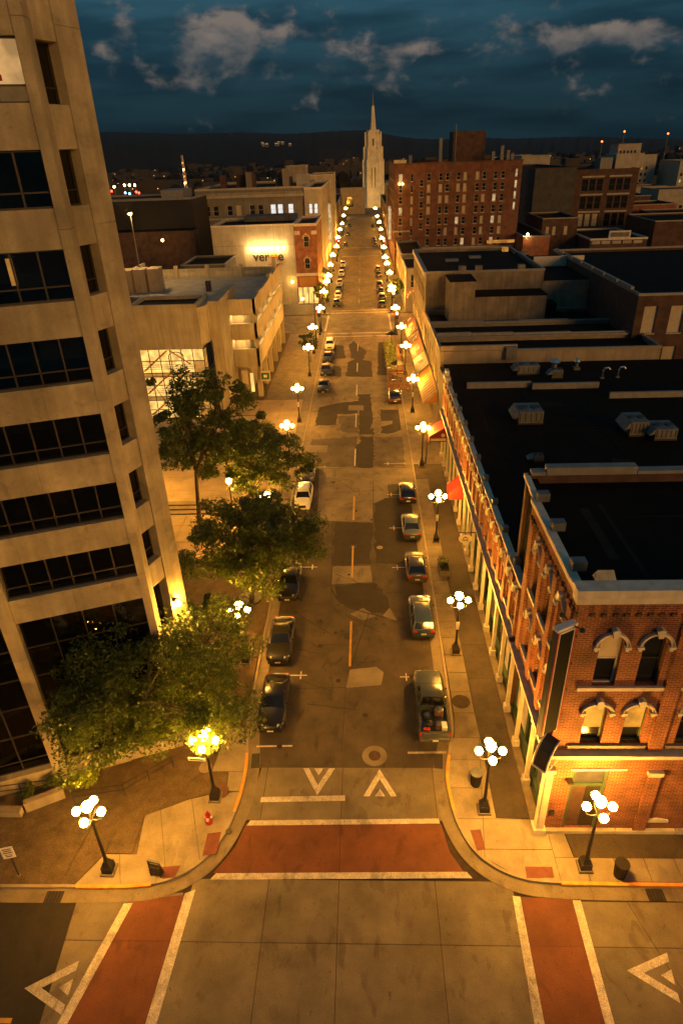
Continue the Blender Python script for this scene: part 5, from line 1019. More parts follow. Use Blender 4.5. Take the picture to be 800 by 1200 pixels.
for i, (x, y, z0, z1, l) in enumerate(((-11.1, 222, 8, 19, 'tall thin lit vertical sign on the left side of the far street'), (9.0, 232, 7, 17, 'tall thin lit vertical sign on the right side of the far street'))):
    t = thing('vertical_sign', l, 'sign', (x, y, z0)); s_ = 1 if x < 0 else -1
    MB().box(min(x, x+s_*.9), max(x, x+s_*.9), y-.1, y+.1, z0, z1).build('panel', LITP, t); MB().box(min(x-s_*.3, x), max(x-s_*.3, x), y-.1, y+.1, z0+2, z0+2.3).build('bracket', BLACKM, t)
# dark hall behind the garage
DK = town('dark_hall_building', 'wide dark hall with pale roof edge and rust brown lower wall', -75, -44, 182, 205, 23.6, TARG if False else mat('black_metal_wall', (.018, .016, .014), .8, .2, .6), TARG, coping=COPING, cop=.5)
MB().box(-75, -43.2, 176, 181.9, 0, 16.8).build('lower_wall', BRKD, DK); MB().box(-75, -43.2, 176, 181.9, 16.801, 16.9).build('lower_roof', TAR, DK); MB().box(-54, -48, 190, 200, 23.4, 25.6).build('roof_hump', COPING, DK)
town('dark_shed_building', 'black shed roof with pale stepped edges behind the garage deck', -39.5, -30, 146, 160, 12.6, TARG, TAR, coping=COPING, cop=.2)
# ------------------------------------------------------------------ church with spire
def church():
    Y = 470; k = Y/420.0
    def X_(x): return at(437, 150, Y=Y).x+x
    cx = X_(0); t = thing('church_tower', 'floodlit stepped stone church tower with a slender spire at the end of the street', 'church tower', (cx, Y, 0))
    zz = [at(437, y, Y=Y).z for y in (222, 190, 175, 157, 152, 130, 110)]
    CST = mat('church_stone', (.78, .68, .46), .85, .2, .3)
    def oct_(w, d, z0, z1, name, m=CST, taper=1.0):
        p = [(-w, -d*.5), (-w*.6, -d), (w*.6, -d), (w, -d*.5), (w, d*.5), (w*.6, d), (-w*.6, d), (-w, d*.5)]
        MB().add([(cx+x, Y+6+y, z0) for x, y in p]+[(cx+x*taper, Y+6+y*taper, z1) for x, y in p], [tuple(range(7, -1, -1)), tuple(range(8, 16))]+[(i, (i+1) % 8, 8+(i+1) % 8, 8+i) for i in range(8)]).build(name, m, t)
    oct_(6.6, 6.6, 0, zz[1], 'base_stage'); oct_(6.0, 6.0, zz[1], zz[2], 'middle_stage'); oct_(5.0, 5.0, zz[2], zz[3], 'belfry_stage'); oct_(4.0, 4.0, zz[3], zz[4], 'crown_stage')
    oct_(1.9, 1.9, zz[4], zz[5]+3, 'spire', CST, .45); oct_(.8, .8, zz[5]+3, zz[6]+2, 'spire_tip', GREYM, .12)
    for sx in (-1, 1):
        for w, z0, z1 in ((6.7, 0, zz[1]+1.5), (6.0, zz[1], zz[2]+1.5), (5.0, zz[2], zz[3]+1.2)):
            for x in (sx*w*.55, sx*w*.98): MB().box(cx+x-.45, cx+x+.45, Y+6-w*1.03 if abs(x) < w*.7 else Y+2, Y+6-w*.9 if abs(x) < w*.7 else Y+5, z0, z1).build('buttress', CST, t)
    F = facade((cx-6, Y+6-6.61, 0), (1, 0))
    for u in (4.6, 6.9): MB().fbox(F, u, u+.5, 12, zz[1]-3, 0, .1).build('slit_window', GLASSW, t)
    F = facade((cx-5, Y+6-5.02, 0), (1, 0)); MB().fbox(F, 4.4, 5.6, zz[2]+2, zz[3]-2.5, 0, .1).build('louvre', STUCCO_D, t)
    MB().box(cx+7, cx+24, Y+2, Y+40, 0, 14.5).build('nave', STUCCO_D, t)
church()
# ------------------------------------------------------------------ right hand background
gr = []
for j, (z0, z1) in enumerate(((19, 22.6), (13.6, 17.4), (8.2, 12.2))):
    for u in (2.6, 5.0, 7.4, 11.4, 13.8, 16.2): gr.append((u, u+1.9, z0, z1, BLIND if (j == 2 and u < 9) else GLASSW))
for u in (2.8, 11.8): gr.append((u, u+6, 1.2, 5.2, LITD))
GB = town('dark_gable_building', 'dark brick warehouse with two columns of wide windows under a flat parapet', 69.5, 90, 240, 290, 25, BRKD, TAR, gr, fm=FRAME, coping=BRKD, cop=.4)
FG = facade((69.5, 240, 0), (1, 0))
for z in (23.0, 17.7, 12.5): MB().fbox(FG, 2.3, 9.6, z, z+.5, 0, .25).build('stone_band', LIME, GB); MB().fbox(FG, 11.1, 18.4, z, z+.5, 0, .25).build('stone_band', LIME, GB)
for u in (5.8, 14.8): hood(FG, GB, u, 4.9, 3.0, 1.6, STUCCO_D)
MB().box(84, 93, 246, 256, 25, 29.5).build('roof_box', LIME, GB); MB().box(79, 83, 246, 252, 25, 28.5).build('roof_box', GREYM, GB)
town('black_side_building', 'black sided building between the hotel and the dark gabled warehouse', 56, 69.3, 238, 292, 26, TARG, TAR, coping=BRKD); 
town('lit_tan_building', 'tan building with rows of lit windows behind the hotel', 64.5, 76, 300, 330, 29, LIME, TAR, [(1+1.6*i, 1.9+1.6*i, z, z+1.3, LITP if z < 24 else BLIND) for i in range(6) for z in (19.5, 22, 25)], fm=FRAME, coping=LIME)
town('arched_brick_building', 'low dark brick building with three pale arched windows', 53.5, 64, 212, 232, 13.5, BRKD, TAR, [(1.2, 2.3, 9, 11.4, BLIND), (3.2, 4.3, 9, 11.4, BLIND), (6.6, 7.8, 9, 11.4, BLIND)], fm=WFRAME)
WC = town('white_cornice_building', 'dark shop building with an ornate pale stepped cornice', 64.6, 80.6, 200, 226, 8.6, BRKD, TAR, coping=CREAM, cop=.5)
FW = facade((64.6, 200, 0), (1, 0)); MB().fbox(FW, 5, 11, 9.1, 11, -.5, .1).build('crest', CREAM, WC); MB().fbox(FW, 5.4, 10.6, 9.4, 10.6, .11, .18).build('crest_panel', STUCCO_D, WC)
for u in (.4, 3.2, 6.2, 9.2, 12.2): MB().fbox(FW, u, u+2.4, 7.6, 8.4, 0, .12).build('frieze_panel', LIME, WC)
h_ = []
BR = town('bricked_window_building', 'brick building with six blocked pale windows and a broad black roof', 34.6, 62, 85.2, 127, 15.9, BRKD, TAR, [(1.0+3.35*i, 2.7+3.35*i, z, z+3.4, BLIND) for i in range(8) for z in (6.0, 11.2)], fm=WFRAME, coping=COPING, style='plain', sills=LIME)
for i in range(7): MB().box(34.5, 34.95, 88+5.5*i, 92.9+5.5*i, 16.21, 16.55-.0*i).build('coping_block', COPING, BR)
town('tin_shed', 'small corrugated tan shed at the right edge beside the blocked windows', 39.8, 48, 78.5, 84.8, 7.2, STUCCO, GREYM, coping=COPING)
for (nm, lb, x, y, y2, w, h, mm, lw) in (
  ('cream_hospital', 'cream stepped hospital block with rows of dark windows on the skyline', 152, 450, 480, 26, 25.5, LIME, 1), ('pale_office', 'pale flat office block at the right edge of the skyline', 184, 430, 460, 30, 22, LIME, 1),
  ('cream_row', 'cream row of shops with tall windows at the right edge', 122, 300, 320, 40, 15, LIME, 2), ('brick_low_row', 'low orange brick row with a pale ground floor right of the warehouse', 96, 262, 280, 18, 12.5, BRKR, 2),
  ('brown_low_building', 'low brown brick building at the right edge above the large black roof', 84, 205, 228, 34, 12.5, BRKD, 0), ('flat_tan_building', 'flat tan building below the hospital block', 128, 380, 398, 30, 12, STUCCO, 2)):
    fr = grid(1.2, 2.7, int((w-2)/2.7), 4, 3.4, max(1, int((h-6)/3.4)), 1.3, 1.7) if lw else ()
    town(nm, lb, x, x+w, y, y2, h, mm, TAR, fr, fm=FRAME, lit=(.22 if lw == 1 else .35, [LIT, LITP]) if lw else None, coping=COPING)
t = town('hospital_tower', 'upper cream block set back on top of the hospital', 158, 172, 462, 478, 31.5, LIME, TAR, grid(1.2, 2.2, 5, 26.5, 3, 1, 1.2, 1.6), fm=FRAME)
for x, z, l in ((150, 33, 'left of the hospital block'), (163, 38, 'on the hospital block'), (190, 36, 'right of the hospital block')):
    t = thing('beacon_mast', 'thin mast with a red orange beacon '+l, 'mast', (x, 470, 0), 0, 'masts with beacons on the right skyline'); MB().tube([(0, 0, 0), (0, 0, z)], .25, 6).build('mast', GREYM, t, local=True); MB().ball((0, 0, z+.4), .55).build('beacon', mat('b_', (1, 1, 1)) if False else (MATS.get('beacon') or emit('beacon', (1, .16, .03), 6)), t, local=True)
# ------------------------------------------------------------------ lattice mast and stadium lights far left
def mast():
    p0, p1 = at(219, 226, Y=330), at(210, 182, Y=330)
    t = thing('lattice_mast', 'thin lit lattice mast with red and white lights behind the dark hall', 'mast', (p0.x, 330, 0)); h = p1.z
    for sx, sy2 in ((-1, -1), (1, -1), (1, 1), (-1, 1)): MB().tube([(sx*.9, sy2*.9, 0), (sx*.25, sy2*.25, h)], .12, 5).build('leg', WHITE, t, local=True)
    b = MB()
    for i in range(12):
        z0, z1 = h*i/12, h*(i+1)/12; w0, w1 = .9-.65*i/12, .9-.65*(i+1)/12
        for a, c in (((-w0, -w0), (w1, -w1)), ((w0, -w0), (w1, w1)), ((w0, w0), (-w1, w1)), ((-w0, w0), (-w1, -w1))): b.tube([(a[0], a[1], z0), (c[0], c[1], z1)], .08, 4)
    b.build('lattice', REDC, t, local=True)
    for i in range(8): MB().ball((0, -.9+.08*i, h*(.35+.08*i)), .28, 6, 4).build('light', MATS['beacon'] if i % 2 else BULB, t, local=True)
mast()
for i, (px, py, m, l) in enumerate(((131, 224, 'r', 'left'), (134, 219, 'b', ''), (146, 217, 'b', ''), (152, 217, 'b', ''), (158, 217, 'b', ''), (147, 226, 'c', 'cool'), (152, 227, 'c', ''), (160, 225, 'r', ''), (163, 226, 'r', ''))):
    p = at(px, py, Y=360); t = thing('yard_light', {'r': {0: 'leftmost red light at the tower edge behind the dark hall', 7: 'left one of the close red pair behind the dark hall', 8: 'right one of the close red pair behind the dark hall'}.get(i, 'red light behind the dark hall'), 'b': {1: 'lone amber light left of the amber row above the dark hall', 2: 'first amber light of the row of three above the dark hall', 3: 'middle amber light of the row of three above the dark hall', 4: 'last amber light of the row of three above the dark hall'}.get(i, ''), 'c': 'cool white light between the red ones above the dark hall, '+('left one' if i == 5 else 'right one')}[m], 'light', (p.x, 360, 0), 0, {'r': 'red lights behind the dark hall', 'b': 'amber lights behind the dark hall', 'c': 'cool lights behind the dark hall'}[m])
    MB().tube([(0, 0, 0), (0, 0, p.z)], .12, 6).build('pole', GREYM, t, local=True); MB().ball((0, 0, p.z), .5, 8, 5).build('bulb', {'r': YARDR, 'b': BULB, 'c': MATS.get('cool_light') or emit('cool_light', (.25, .6, 1), 12)}[m], t, local=True)
# ------------------------------------------------------------------ the far town, hills
def far_town():
    rg = random.Random(5); b = MB(); l1 = MB(); tr = MB()
    for i in range(900):
        y = 480+1900*rg.random()**1.5; x = rg.uniform(-.62, .62)*y
        if -22 < x < 26 and y < 700: continue
        w, d, h = rg.uniform(8, 26), rg.uniform(8, 22), rg.uniform(4, 11) if rg.random() < .88 else rg.uniform(11, 20)
        b.box(x-w/2, x+w/2, y, y+d, -1, h)
        if rg.random() < .5:
            z = rg.uniform(2, h); s_ = .12+y/4500; xx = x+rg.uniform(-w/2, w/2); l1.box(xx-s_, xx+s_, y-.5, y-.1, z-s_, z+s_)
    for i in range(700):
        y = 300+1800*rg.random(); x = rg.uniform(-.65, .65)*y
        if abs(x-2) < 60 and y < 520: continue
        r_ = rg.uniform(4, 9); tr.ball((x, y, r_*.7), r_, 7, 4, rg.uniform(.7, 1.2))
    o = b.build('far_town_roofs', TOWND); o['kind'] = 'stuff'; o = l1.build('far_town_lights', emit('far_window', (1, .55, .2), 2.2)); o['kind'] = 'stuff'; o = tr.build('far_town_trees', FOREST); o['kind'] = 'stuff'
far_town()
for x, y, w, d, h, m in ((100, 240, 22, 20, 11, BRKD), (128, 250, 26, 20, 10, STUCCO_D), (95, 300, 24, 18, 13, BRKD), (88, 330, 30, 20, 16, STUCCO_D), (110, 390, 30, 20, 14, BRKD), (62, 255-60, 0, 0, 0, BRKD)):
    if w: town('background_block', {11: 'dim brick block right of the dark warehouse', 10: 'dim rendered block at the right edge of the middle distance', 13: 'dim brick block behind the warehouse with a few lit windows', 16: 'dim rendered block left below the hospital', 14: 'dim brick block in front of the hospital'}[h], x, x+w, y, y+d, h, m, TAR, grid(1.5, 3.2, int((w-2)/3.2), 3, 3.5, int(h/4), 1.4, 1.7), fm=FRAME, lit=(.25, [LIT, LITD]))
for x, y, w, d, h in ((-110, 240, 30, 20, 10), (-80, 270, 26, 16, 15), (-62, 262, 24, 18, 20), (-44, 262, 14, 16, 22), (-95, 330, 34, 20, 14)):
    town('background_block', {10: 'low dim block at the far left behind the tower', 15: 'dim block behind the dark hall roof', 20: 'brown block with chimneys behind the stone building', 22: 'small brown block behind the middle of the stone building', 14: 'dim block below the yard lights'}[h], x, x+w, y, y+d, h, BRKD, TAR, grid(1.5, 3.2, int((w-2)/3.2), 3, 3.5, int(h/4), 1.4, 1.7), fm=FRAME, lit=(.1, [LIT]))
def hills():
    prof = [(-900, 150), (60, 154), (118, 154.5), (160, 155), (220, 157), (280, 155), (340, 157), (400, 153), (430, 152.5), (452, 157), (480, 162), (520, 163), (560, 161), (600, 163), (650, 161), (690, 160), (720, 161), (760, 162), (800, 163), (1700, 150)]
    rg = random.Random(3); D = 2600; vs = []; fs = []; top = []
    for (xa, ya), (xb, yb) in zip(prof, prof[1:]):
        n_ = max(1, int((xb-xa)/2.5))
        for i in range(n_): f = i/n_; top.append((xa+(xb-xa)*f, ya+(yb-ya)*f+rg.uniform(-.6, .6)))
    rows_ = [(0, 0), (.35, 130), (.7, 280), (1, 430), (.75, 700), (.2, 1000)]
    for px, py in top:
        p = at(px, py, Y=D)
        for f, dy in rows_:
            q = at(px, py, Y=D-430+dy) if dy <= 430 else at(px, py, Y=D+ (dy-430)*.0)
            vs.append((q.x if dy <= 430 else p.x*(1+(dy-430)/D), D-430+dy, -2+(p.z+2)*f+(rg.uniform(-2.5, 2.5) if 0 < f < 1 else 0)))
    k = len(rows_)
    for i in range(len(top)-1):
        for j in range(k-1): fs.append((i*k+j, (i+1)*k+j, (i+1)*k+j+1, i*k+j+1))
    o = MB().add(vs, fs).build('wooded_hills', FOREST, smooth=True, ang=80); struct(o)
    for i in range(9):
        p = at(306+rg.uniform(0, 36), 168+rg.uniform(-1.5, 2.5), Y=2250)
        t = thing('hillside_house', 'one of the small lit houses on the dark wooded hillside', 'house', (p.x, 2250, p.z), 0, 'lit houses on the dark hillside')
        MB().box(-4, 4, 0, 8, -6, 2).build('wall', STUCCO, t, local=True); MB().box(-4, 4, -.3, -.05, .5, 1.8).build('window', MATS.get('hill_window') or emit('hill_window', (.8, .62, .42), .28), t, local=True); MB().add([(-6, -1, 3), (6, -1, 3), (6, 9, 3), (-6, 9, 3), (-5, 4, 6), (5, 4, 6)], [(0, 1, 5, 4), (2, 3, 4, 5), (1, 2, 5), (3, 0, 4), (3, 2, 1, 0)]).build('roof', TAR, t, local=True)
hills()

# ------------------------------------------------------------------ thin haze added to give the lamps halos
HZ = MB().box(-2600, 2600, -70, 3700, -3, 160).build('haze', TOWND); HZ['kind'] = 'stuff'
hm = bpy.data.materials.new('halo_haze'); hm.use_nodes = True; hm.node_tree.nodes.clear(); _o = hm.node_tree.nodes.new('ShaderNodeOutputMaterial'); _v = hm.node_tree.nodes.new('ShaderNodeVolumePrincipled')
_v.inputs['Color'].default_value = (.85, .85, .85, 1); _v.inputs['Density'].default_value = .00006; _v.inputs['Anisotropy'].default_value = .93; hm.node_tree.links.new(_v.outputs[0], _o.inputs['Volume']); HZ.data.materials.clear(); HZ.data.materials.append(hm)

def pub_sign():
    t = thing('pub_sign', 'round glowing sign ringed with small red lights on the small tan building', 'sign', (11.5, 153.4, 3)); F = facade((9.4, 153.45, 0), (1, 0))
    MB().fprism(F, [(2.6+1.0*math.cos(i*math.pi/9), 3.2+1.0*math.sin(i*math.pi/9)) for i in range(18)], .05, .25).build('disc', LIT, t)
    for i in range(9): a = math.pi*i/8; p = F(2.6+2.2*math.cos(a), 3.4+1.5*math.sin(a), .2); MB().ball(tuple(p), .16, 6, 4).build('red_bulb', MATS['beacon'], t)
pub_sign()

for i, (dx, l) in enumerate(((-9, 'left floodlight on the ground before the church tower'), (9, 'right floodlight on the ground before the church tower'))):
    cx_ = at(437, 150, Y=470).x; t = thing('floodlight', l, 'lamp', (cx_+dx, 452, KZ)); MB().box(-.5, .5, -.3, .3, 0, .4).build('base', BLACKM, t, local=True); MB().hexa([(-.6, -.1, .4), (.6, -.1, .4), (.6, .5, .4), (-.6, .5, .4), (-.6, -.5, 1.0), (.6, -.5, 1.0), (.6, .1, 1.4), (-.6, .1, 1.4)]).build('housing', BLACKM, t, local=True)
    MB().hexa([(-.5, .52, .5), (.5, .52, .5), (.5, .56, .52), (-.5, .56, .52), (-.5, .14, 1.36), (.5, .14, 1.36), (.5, .18, 1.38), (-.5, .18, 1.38)]).build('lens', CHFL, t, local=True)
# ================================================================== street lamps
def make_lamp():
    t = thing('street_lamp', 'lamp', 'street lamp', (0, 0, 0))
    MB().box(-.36, .36, -.36, .36, -.02, .12).build('plinth', CONC_G, t, local=True)
    b = MB(); b.box(-.27, .27, -.27, .27, .12, .55); b.hexa([(-.24, -.24, .55), (.24, -.24, .55), (.24, .24, .55), (-.24, .24, .55), (-.13, -.13, .85), (.13, -.13, .85), (.13, .13, .85), (-.13, .13, .85)]); b.build('base', BLACKM, t, local=True)
    MB().lathe([(.12, .85), (.13, .95), (.095, 1.1), (.075, 3.9), (.1, 4.0), (.1, 4.15), (.06, 4.25), (.06, 4.85), (.11, 4.95)], n=10).build('post', BLACKM, t, local=True, smooth=True)
    for i in range(4):
        a = math.pi/2*i+math.pi/4*0; c, s_ = math.cos(a), math.sin(a)
        MB().tube([(c*.05, s_*.05, 4.25), (c*.3, s_*.3, 4.2), (c*.58, s_*.58, 4.32), (c*.62, s_*.62, 4.62)], [.035, .03, .03, .05], 6).build('arm', BLACKM, t, local=True)
        MB().ball((c*.62, s_*.62, 4.86), .21, 10, 7).build('globe', GLOBE, t, local=True, smooth=True, ang=180)
    MB().ball((0, 0, 5.22), .265, 10, 7, 1.15).build('globe', GLOBE, t, local=True, smooth=True, ang=180)
    return proto(t)
LP = make_lamp()
lampR = [(11.0, 20.45), (6.35, 23.75), (6.4, 36.9), (6.5, 52.6), (6.5, 69.5), (6.6, 87.6), (6.6, 105.3), (6.6, 118.4), (6.2, 134.4), (6.2, 153.6)]
labR = ['right-hand lamp before the brick corner building beside a litter bin', 'lamp on the right corner beside the pickup and round bin', 'lamp on the right pavement next to the blue car', 'lamp on the right pavement by the dull red awning', 'lamp behind the bare tree near the bright red awning', 'lamp beside the orange striped awning', 'lamp beside the dark awning past the parklet', 'lamp on the right pavement at the last red awning', 'lamp at the near right corner of the first crossing', 'lamp at the far right corner of the first crossing']
lampL = [(-13.95, 20.05), (-9.15, 24.45), (-9.2, 36), (-9.3, 52.8), (-9.35, 70.9), (-9.35, 84.5), (-9.4, 105.5), (-9.6, 119.5), (-9.2, 136.2), (-9.4, 153.8)]
labL = ['leftmost lamp in front of the tower beside the slatted stand', 'lamp on the left corner at the edge of the big tree', 'lamp between the tree crowns beside the ring shaped tree pit', 'lamp shining inside the second row of trees on the plaza', 'lamp at the open end of the plaza beyond the trees', 'lamp with white plate beside the parked cars at the garage', 'lamp beside the small dark tree by the garage', 'lamp beyond the small dark tree by the garage', 'lamp at the near left corner of the first crossing', 'lamp at the far left corner of the first crossing']
LPOS = []
for i, ((x, y), l) in enumerate(zip(lampR+lampL, labR+labL)):
    l = 'five globe street '+l
    if i == 0: LP.location = (x, y, KZ); LP['label'] = l; LP['group'] = 'five globe street lamps'; o = LP
    else: o = copy_tree(LP, (x, y, KZ), R(0), l, 'five globe street lamps')
    LPOS.append((x, y))
    if i in (2, 3, 5, 14, 15): 
        q = MB(); q.box(-.13, .13, -.14, -.11, 2.6, 3.0); q.box(-.1, .1, -.112, -.09, 2.3, 2.55); q.build('notice_plate', WHITE, o, local=True)
# farther lamps along both pavements
ORD = ['first', 'second', 'third', 'fourth', 'fifth', 'sixth', 'seventh', 'eighth', 'ninth', 'tenth', 'eleventh', 'twelfth']
for s_, xs, lab in ((1, 6.5, 'five globe street lamp on the right pavement, %s one past the first crossing'), (-1, -9.5, 'five globe street lamp on the left pavement, %s one past the first crossing')):
    for iy, y in enumerate((162, 176.5, 190, 209, 230, 257, 285, 313, 347, 395)): copy_tree(LP, (xs+(.0 if y < 250 else .3*s_)+random.uniform(-.25, .25), y+(3 if s_ < 0 else 0)+random.uniform(-4, 4), KZ), random.uniform(0, 1.5), lab % ORD[iy], 'street lamps in the far blocks')
for x, y, l in ((-13.6, 56.3, 'single globe light on a short pole inside the plaza trees'), (-25.0, 63.5, 'unseen single globe light added on the plaza behind the edge of the tower')):  # the second globe is unseen, added to brighten the plaza
    t = thing('plaza_light', l, 'lamp', (x, y, KZ)); MB().lathe([(.12, 0), (.06, .3), (.05, 4.7)], n=8).build('post', BLACKM, t, local=True); MB().ball((0, 0, 4.95), .26, 10, 7).build('globe', FLOOD, t, local=True, smooth=True, ang=180)
t = thing('bollard_light', 'low glowing bollard light on the plaza step', 'lamp', (-15.6, 80.5, KZ)); MB().tube([(0, 0, 0), (0, 0, 1.0)], .14, 10).build('post', BLACKM, t, local=True); MB().tube([(0, 0, 1.0), (0, 0, 1.15)], .13, 10).build('lens', BULB, t, local=True); MB().tube([(0, 0, 1.15), (0, 0, 1.22)], .17, 10).build('cap', BLACKM, t, local=True)
# traffic signals
def signal(x, y, h, heads, label, group=None, arm=0.):
    t = thing('traffic_signal', label, 'traffic light', (x, y, KZ), 0, group)
    MB().tube([(0, 0, 0), (0, 0, h+.7)], [.1, .07], 8).build('pole', BLACKM, t, local=True); MB().box(-.2, .2, -.2, .2, 0, .4).build('base', BLACKM, t, local=True)
    if arm: MB().tube([(0, 0, h+.5), (arm, 0, h+.7)], .05, 6).build('arm', BLACKM, t, local=True)
    for dx, z in heads:
        hb = MB().box(dx-.27, dx+.27, -.3, -.06, z-.7, z+.7).build('signal_head', BLACKM, t, local=True)
        for k, m in enumerate((REDLT, BLACKM, BLACKM)):
            c = z+.44-.44*k; MB().tube([(dx, -.305, c), (dx, -.36, c)], .24, 10).build('lens', m, hb, local=True); MB().box(dx-.18, dx+.18, -.5, -.32, c+.16, c+.19).build('visor', BLACKM, hb, local=True)
    return t
signal(-9.3, 133.5, 4.4, [(0, 4.4)], 'traffic signal showing red at the left of the near crossing'); signal(6.4, 132.0, 4.2, [(0, 3.9)], 'traffic signal showing one red low at the right of the near crossing'); signal(6.4, 155.5, 5.2, [(-.3, 5.2), (.3, 3.4)], 'traffic signal with two red heads at the far right of the near crossing')
signal(-9.4, 247, 5.6, [(-.4, 5.6), (.4, 4.8)], 'traffic signal showing red at the left of the second crossing'); signal(6.6, 247, 5.6, [(-.5, 5.8), (.5, 4.4)], 'traffic signal showing red at the right of the second crossing')
t = thing('signal_pole', 'tall plain dark pole beside the left traffic signal at the near crossing', 'pole', (-9.9, 130, KZ)); MB().tube([(0, 0, 0), (0, 0, 9)], [.12, .07], 8).build('pole', BLACKM, t, local=True); MB().box(-.2, .2, -.2, .2, 0, .4).build('base', BLACKM, t, local=True)

# ================================================================== cars
def paint(name, c, r=.28): return mat('paint_'+name, c, r, .05, 2, metal=0, spec=.45, coat=.6)
CBLK = paint('black', (.008, .0075, .007)); CGRN = paint('green_grey', (.045, .055, .040)); CBLU = paint('blue', (.018, .035, .065)); CSLV = paint('steel', (.05, .062, .08)); CGRY = paint('grey', (.055, .045, .036)); CWHT = paint('white', (.62, .60, .54)); CDRK = paint('charcoal', (.014, .013, .012)); CRED = paint('maroon', (.12, .02, .015))
HEADL = mat('headlight_glass', (.55, .55, .5), .12, .05, 3, spec=.8); TAILL = mat('tail_light', (.45, .015, .01), .2, .1, 3); PLATE = mat('number_plate', (.6, .58, .5), .5, .1, 6); CHR = CHROME
def make_car(name, kind, pm, L, Wd, H, label, group=None):
    t = thing(name, label, 'car' if kind != 'pickup' else 'pickup truck', (0, 0, 0), 0, group)
    hw = Wd/2; zb = {'sedan': .92, 'suv': 1.06, 'hatch': .96, 'pickup': 1.12}[kind]; lo = .22 if kind in ('sedan', 'hatch') else .34
    if kind == 'sedan': st = [(-.5, .48, .74, .80), (-.488, .30, .90, .90), (-.46, .24, .99, .95), (-.38, .22, 1.02, .985), (-.2, .2, 1.0, 1), (.1, .2, .99, 1), (.2, .2, .97, 1), (.32, .22, .90, .985), (.42, .24, .80, .945), (.475, .28, .70, .87), (.5, .42, .58, .74)]
    elif kind == 'suv': st = [(-.5, .5, .95, .84), (-.49, .36, 1.05, .93), (-.45, .33, 1.10, .97), (-.2, .32, 1.10, 1), (.1, .32, 1.09, 1), (.2, .32, 1.08, 1), (.34, .33, 1.02, .985), (.44, .34, .93, .95), (.48, .36, .82, .88), (.5, .5, .70, .78)]
    elif kind == 'hatch': st = [(-.5, .46, .85, .78), (-.487, .32, .98, .88), (-.44, .26, 1.04, .95), (-.25, .24, 1.02, 1), (.1, .22, 1.0, 1), (.2, .22, .98, 1), (.34, .24, .90, .98), (.44, .26, .80, .93), (.48, .3, .70, .85), (.5, .42, .58, .72)]
    else: st = [(-.12, .40, 1.14, 1), (.1, .40, 1.14, 1), (.2, .40, 1.13, 1), (.36, .40, 1.10, .985), (.45, .42, 1.03, .96), (.49, .46, .94, .92), (.5, .56, .84, .88)]
    b = MB(); ring = []
    for f, zl, zt, w in st:
        w *= hw; y = f*L; zm = zl+(zt-zl)*.55
        ring.append([(-w*.86, y, zl), (-w*.97, y, zl+.1*(zt-zl)*2), (-w, y, zm), (-w*.97, y, zt-.07), (-w*.88, y, zt), (-w*.45, y, zt+.035), (0, y, zt+.045), (w*.45, y, zt+.035), (w*.88, y, zt), (w*.97, y, zt-.07), (w, y, zm), (w*.97, y, zl+.1*(zt-zl)*2), (w*.86, y, zl)])
    n = 13; vs = [p for r in ring for p in r]; fs = []
    for i in range(len(ring)-1):
        for j in range(n): fs.append((i*n+j, i*n+(j+1) % n, (i+1)*n+(j+1) % n, (i+1)*n+j)[::-1])
    fs.append(tuple(range(n))); fs.append(tuple(range((len(ring)-1)*n+n-1, (len(ring)-1)*n-1, -1)))
    b.add(vs, fs)
    body = b.build('body', pm, t, smooth=True, local=True, ang=40)
    def lid(f0, f1, wk, name):                         # bonnet and boot lids set just proud of the body, leaving a shut line
        def zat(f):
            for a, c in zip(st, st[1:]):
                if a[0] <= f <= c[0]: return a[2]+(c[2]-a[2])*(f-a[0])/(c[0]-a[0])
            return st[-1][2]
        q = MB(); k = 5; rows_ = []
        for i in range(k+1): f = f0+(f1-f0)*i/k; z = zat(f); rows_.append([(x*hw*wk*(1-.10*(abs(f) > .4)), f*L, z+dz+.014) for x, dz in ((-1, .012), (-.5, .034), (0, .046), (.5, .034), (1, .012))])
        n0 = [p for row in rows_ for p in row]; ff = [(i*5+j, i*5+j+1, (i+1)*5+j+1, (i+1)*5+j) for i in range(k) for j in range(4)]; q.add(n0, ff)
        lo_ = [(x, y, z-.03) for x, y, z in n0]; rim = [i for i in range(5)]+[5*i+4 for i in range(1, k+1)]+[k*5+j for j in (3, 2, 1, 0)]+[5*i for i in range(k-1, 0, -1)]
        o_ = len(q.v); q.v += lo_; q.f += [(rim[i], o_+rim[i], o_+rim[(i+1) % len(rim)], rim[(i+1) % len(rim)]) for i in range(len(rim))]; q.build(name, pm, t, local=True, smooth=True, ang=25)
    lid(.235, .45, .80, 'bonnet')
    if kind == 'sedan': lid(-.475, -.375, .76, 'boot_lid')
    # cabin: painted shell with glass set just proud of it
    yb0, yb1, yf1, yf0 = {'sedan': (-.36, -.20, .06, .20), 'suv': (-.485, -.43, .08, .21), 'hatch': (-.46, -.30, .06, .21), 'pickup': (-.118, -.095, .10, .205)}[kind]
    yb0, yb1, yf1, yf0 = [q*L for q in (yb0, yb1, yf1, yf0)]; wb = hw*.88; wr = hw*.70; zb = {'sedan': 1.0, 'suv': 1.08, 'hatch': 1.0, 'pickup': 1.13}[kind]
    cab = MB(); ym = (yb1+yf1)/2
    lower = [(-wb, yb0, zb), (wb, yb0, zb), (wb, yf0, zb-.02), (-wb, yf0, zb-.02)]
    vs = lower+[(-wr, yb1, H-.07), (wr, yb1, H-.07), (wr, yf1, H-.05), (-wr, yf1, H-.05), (-wr*.8, yb1+.12, H-.01), (wr*.8, yb1+.12, H-.01), (wr*.8, yf1-.12, H-.01), (-wr*.8, yf1-.12, H-.01), (0, ym, H+.02)]
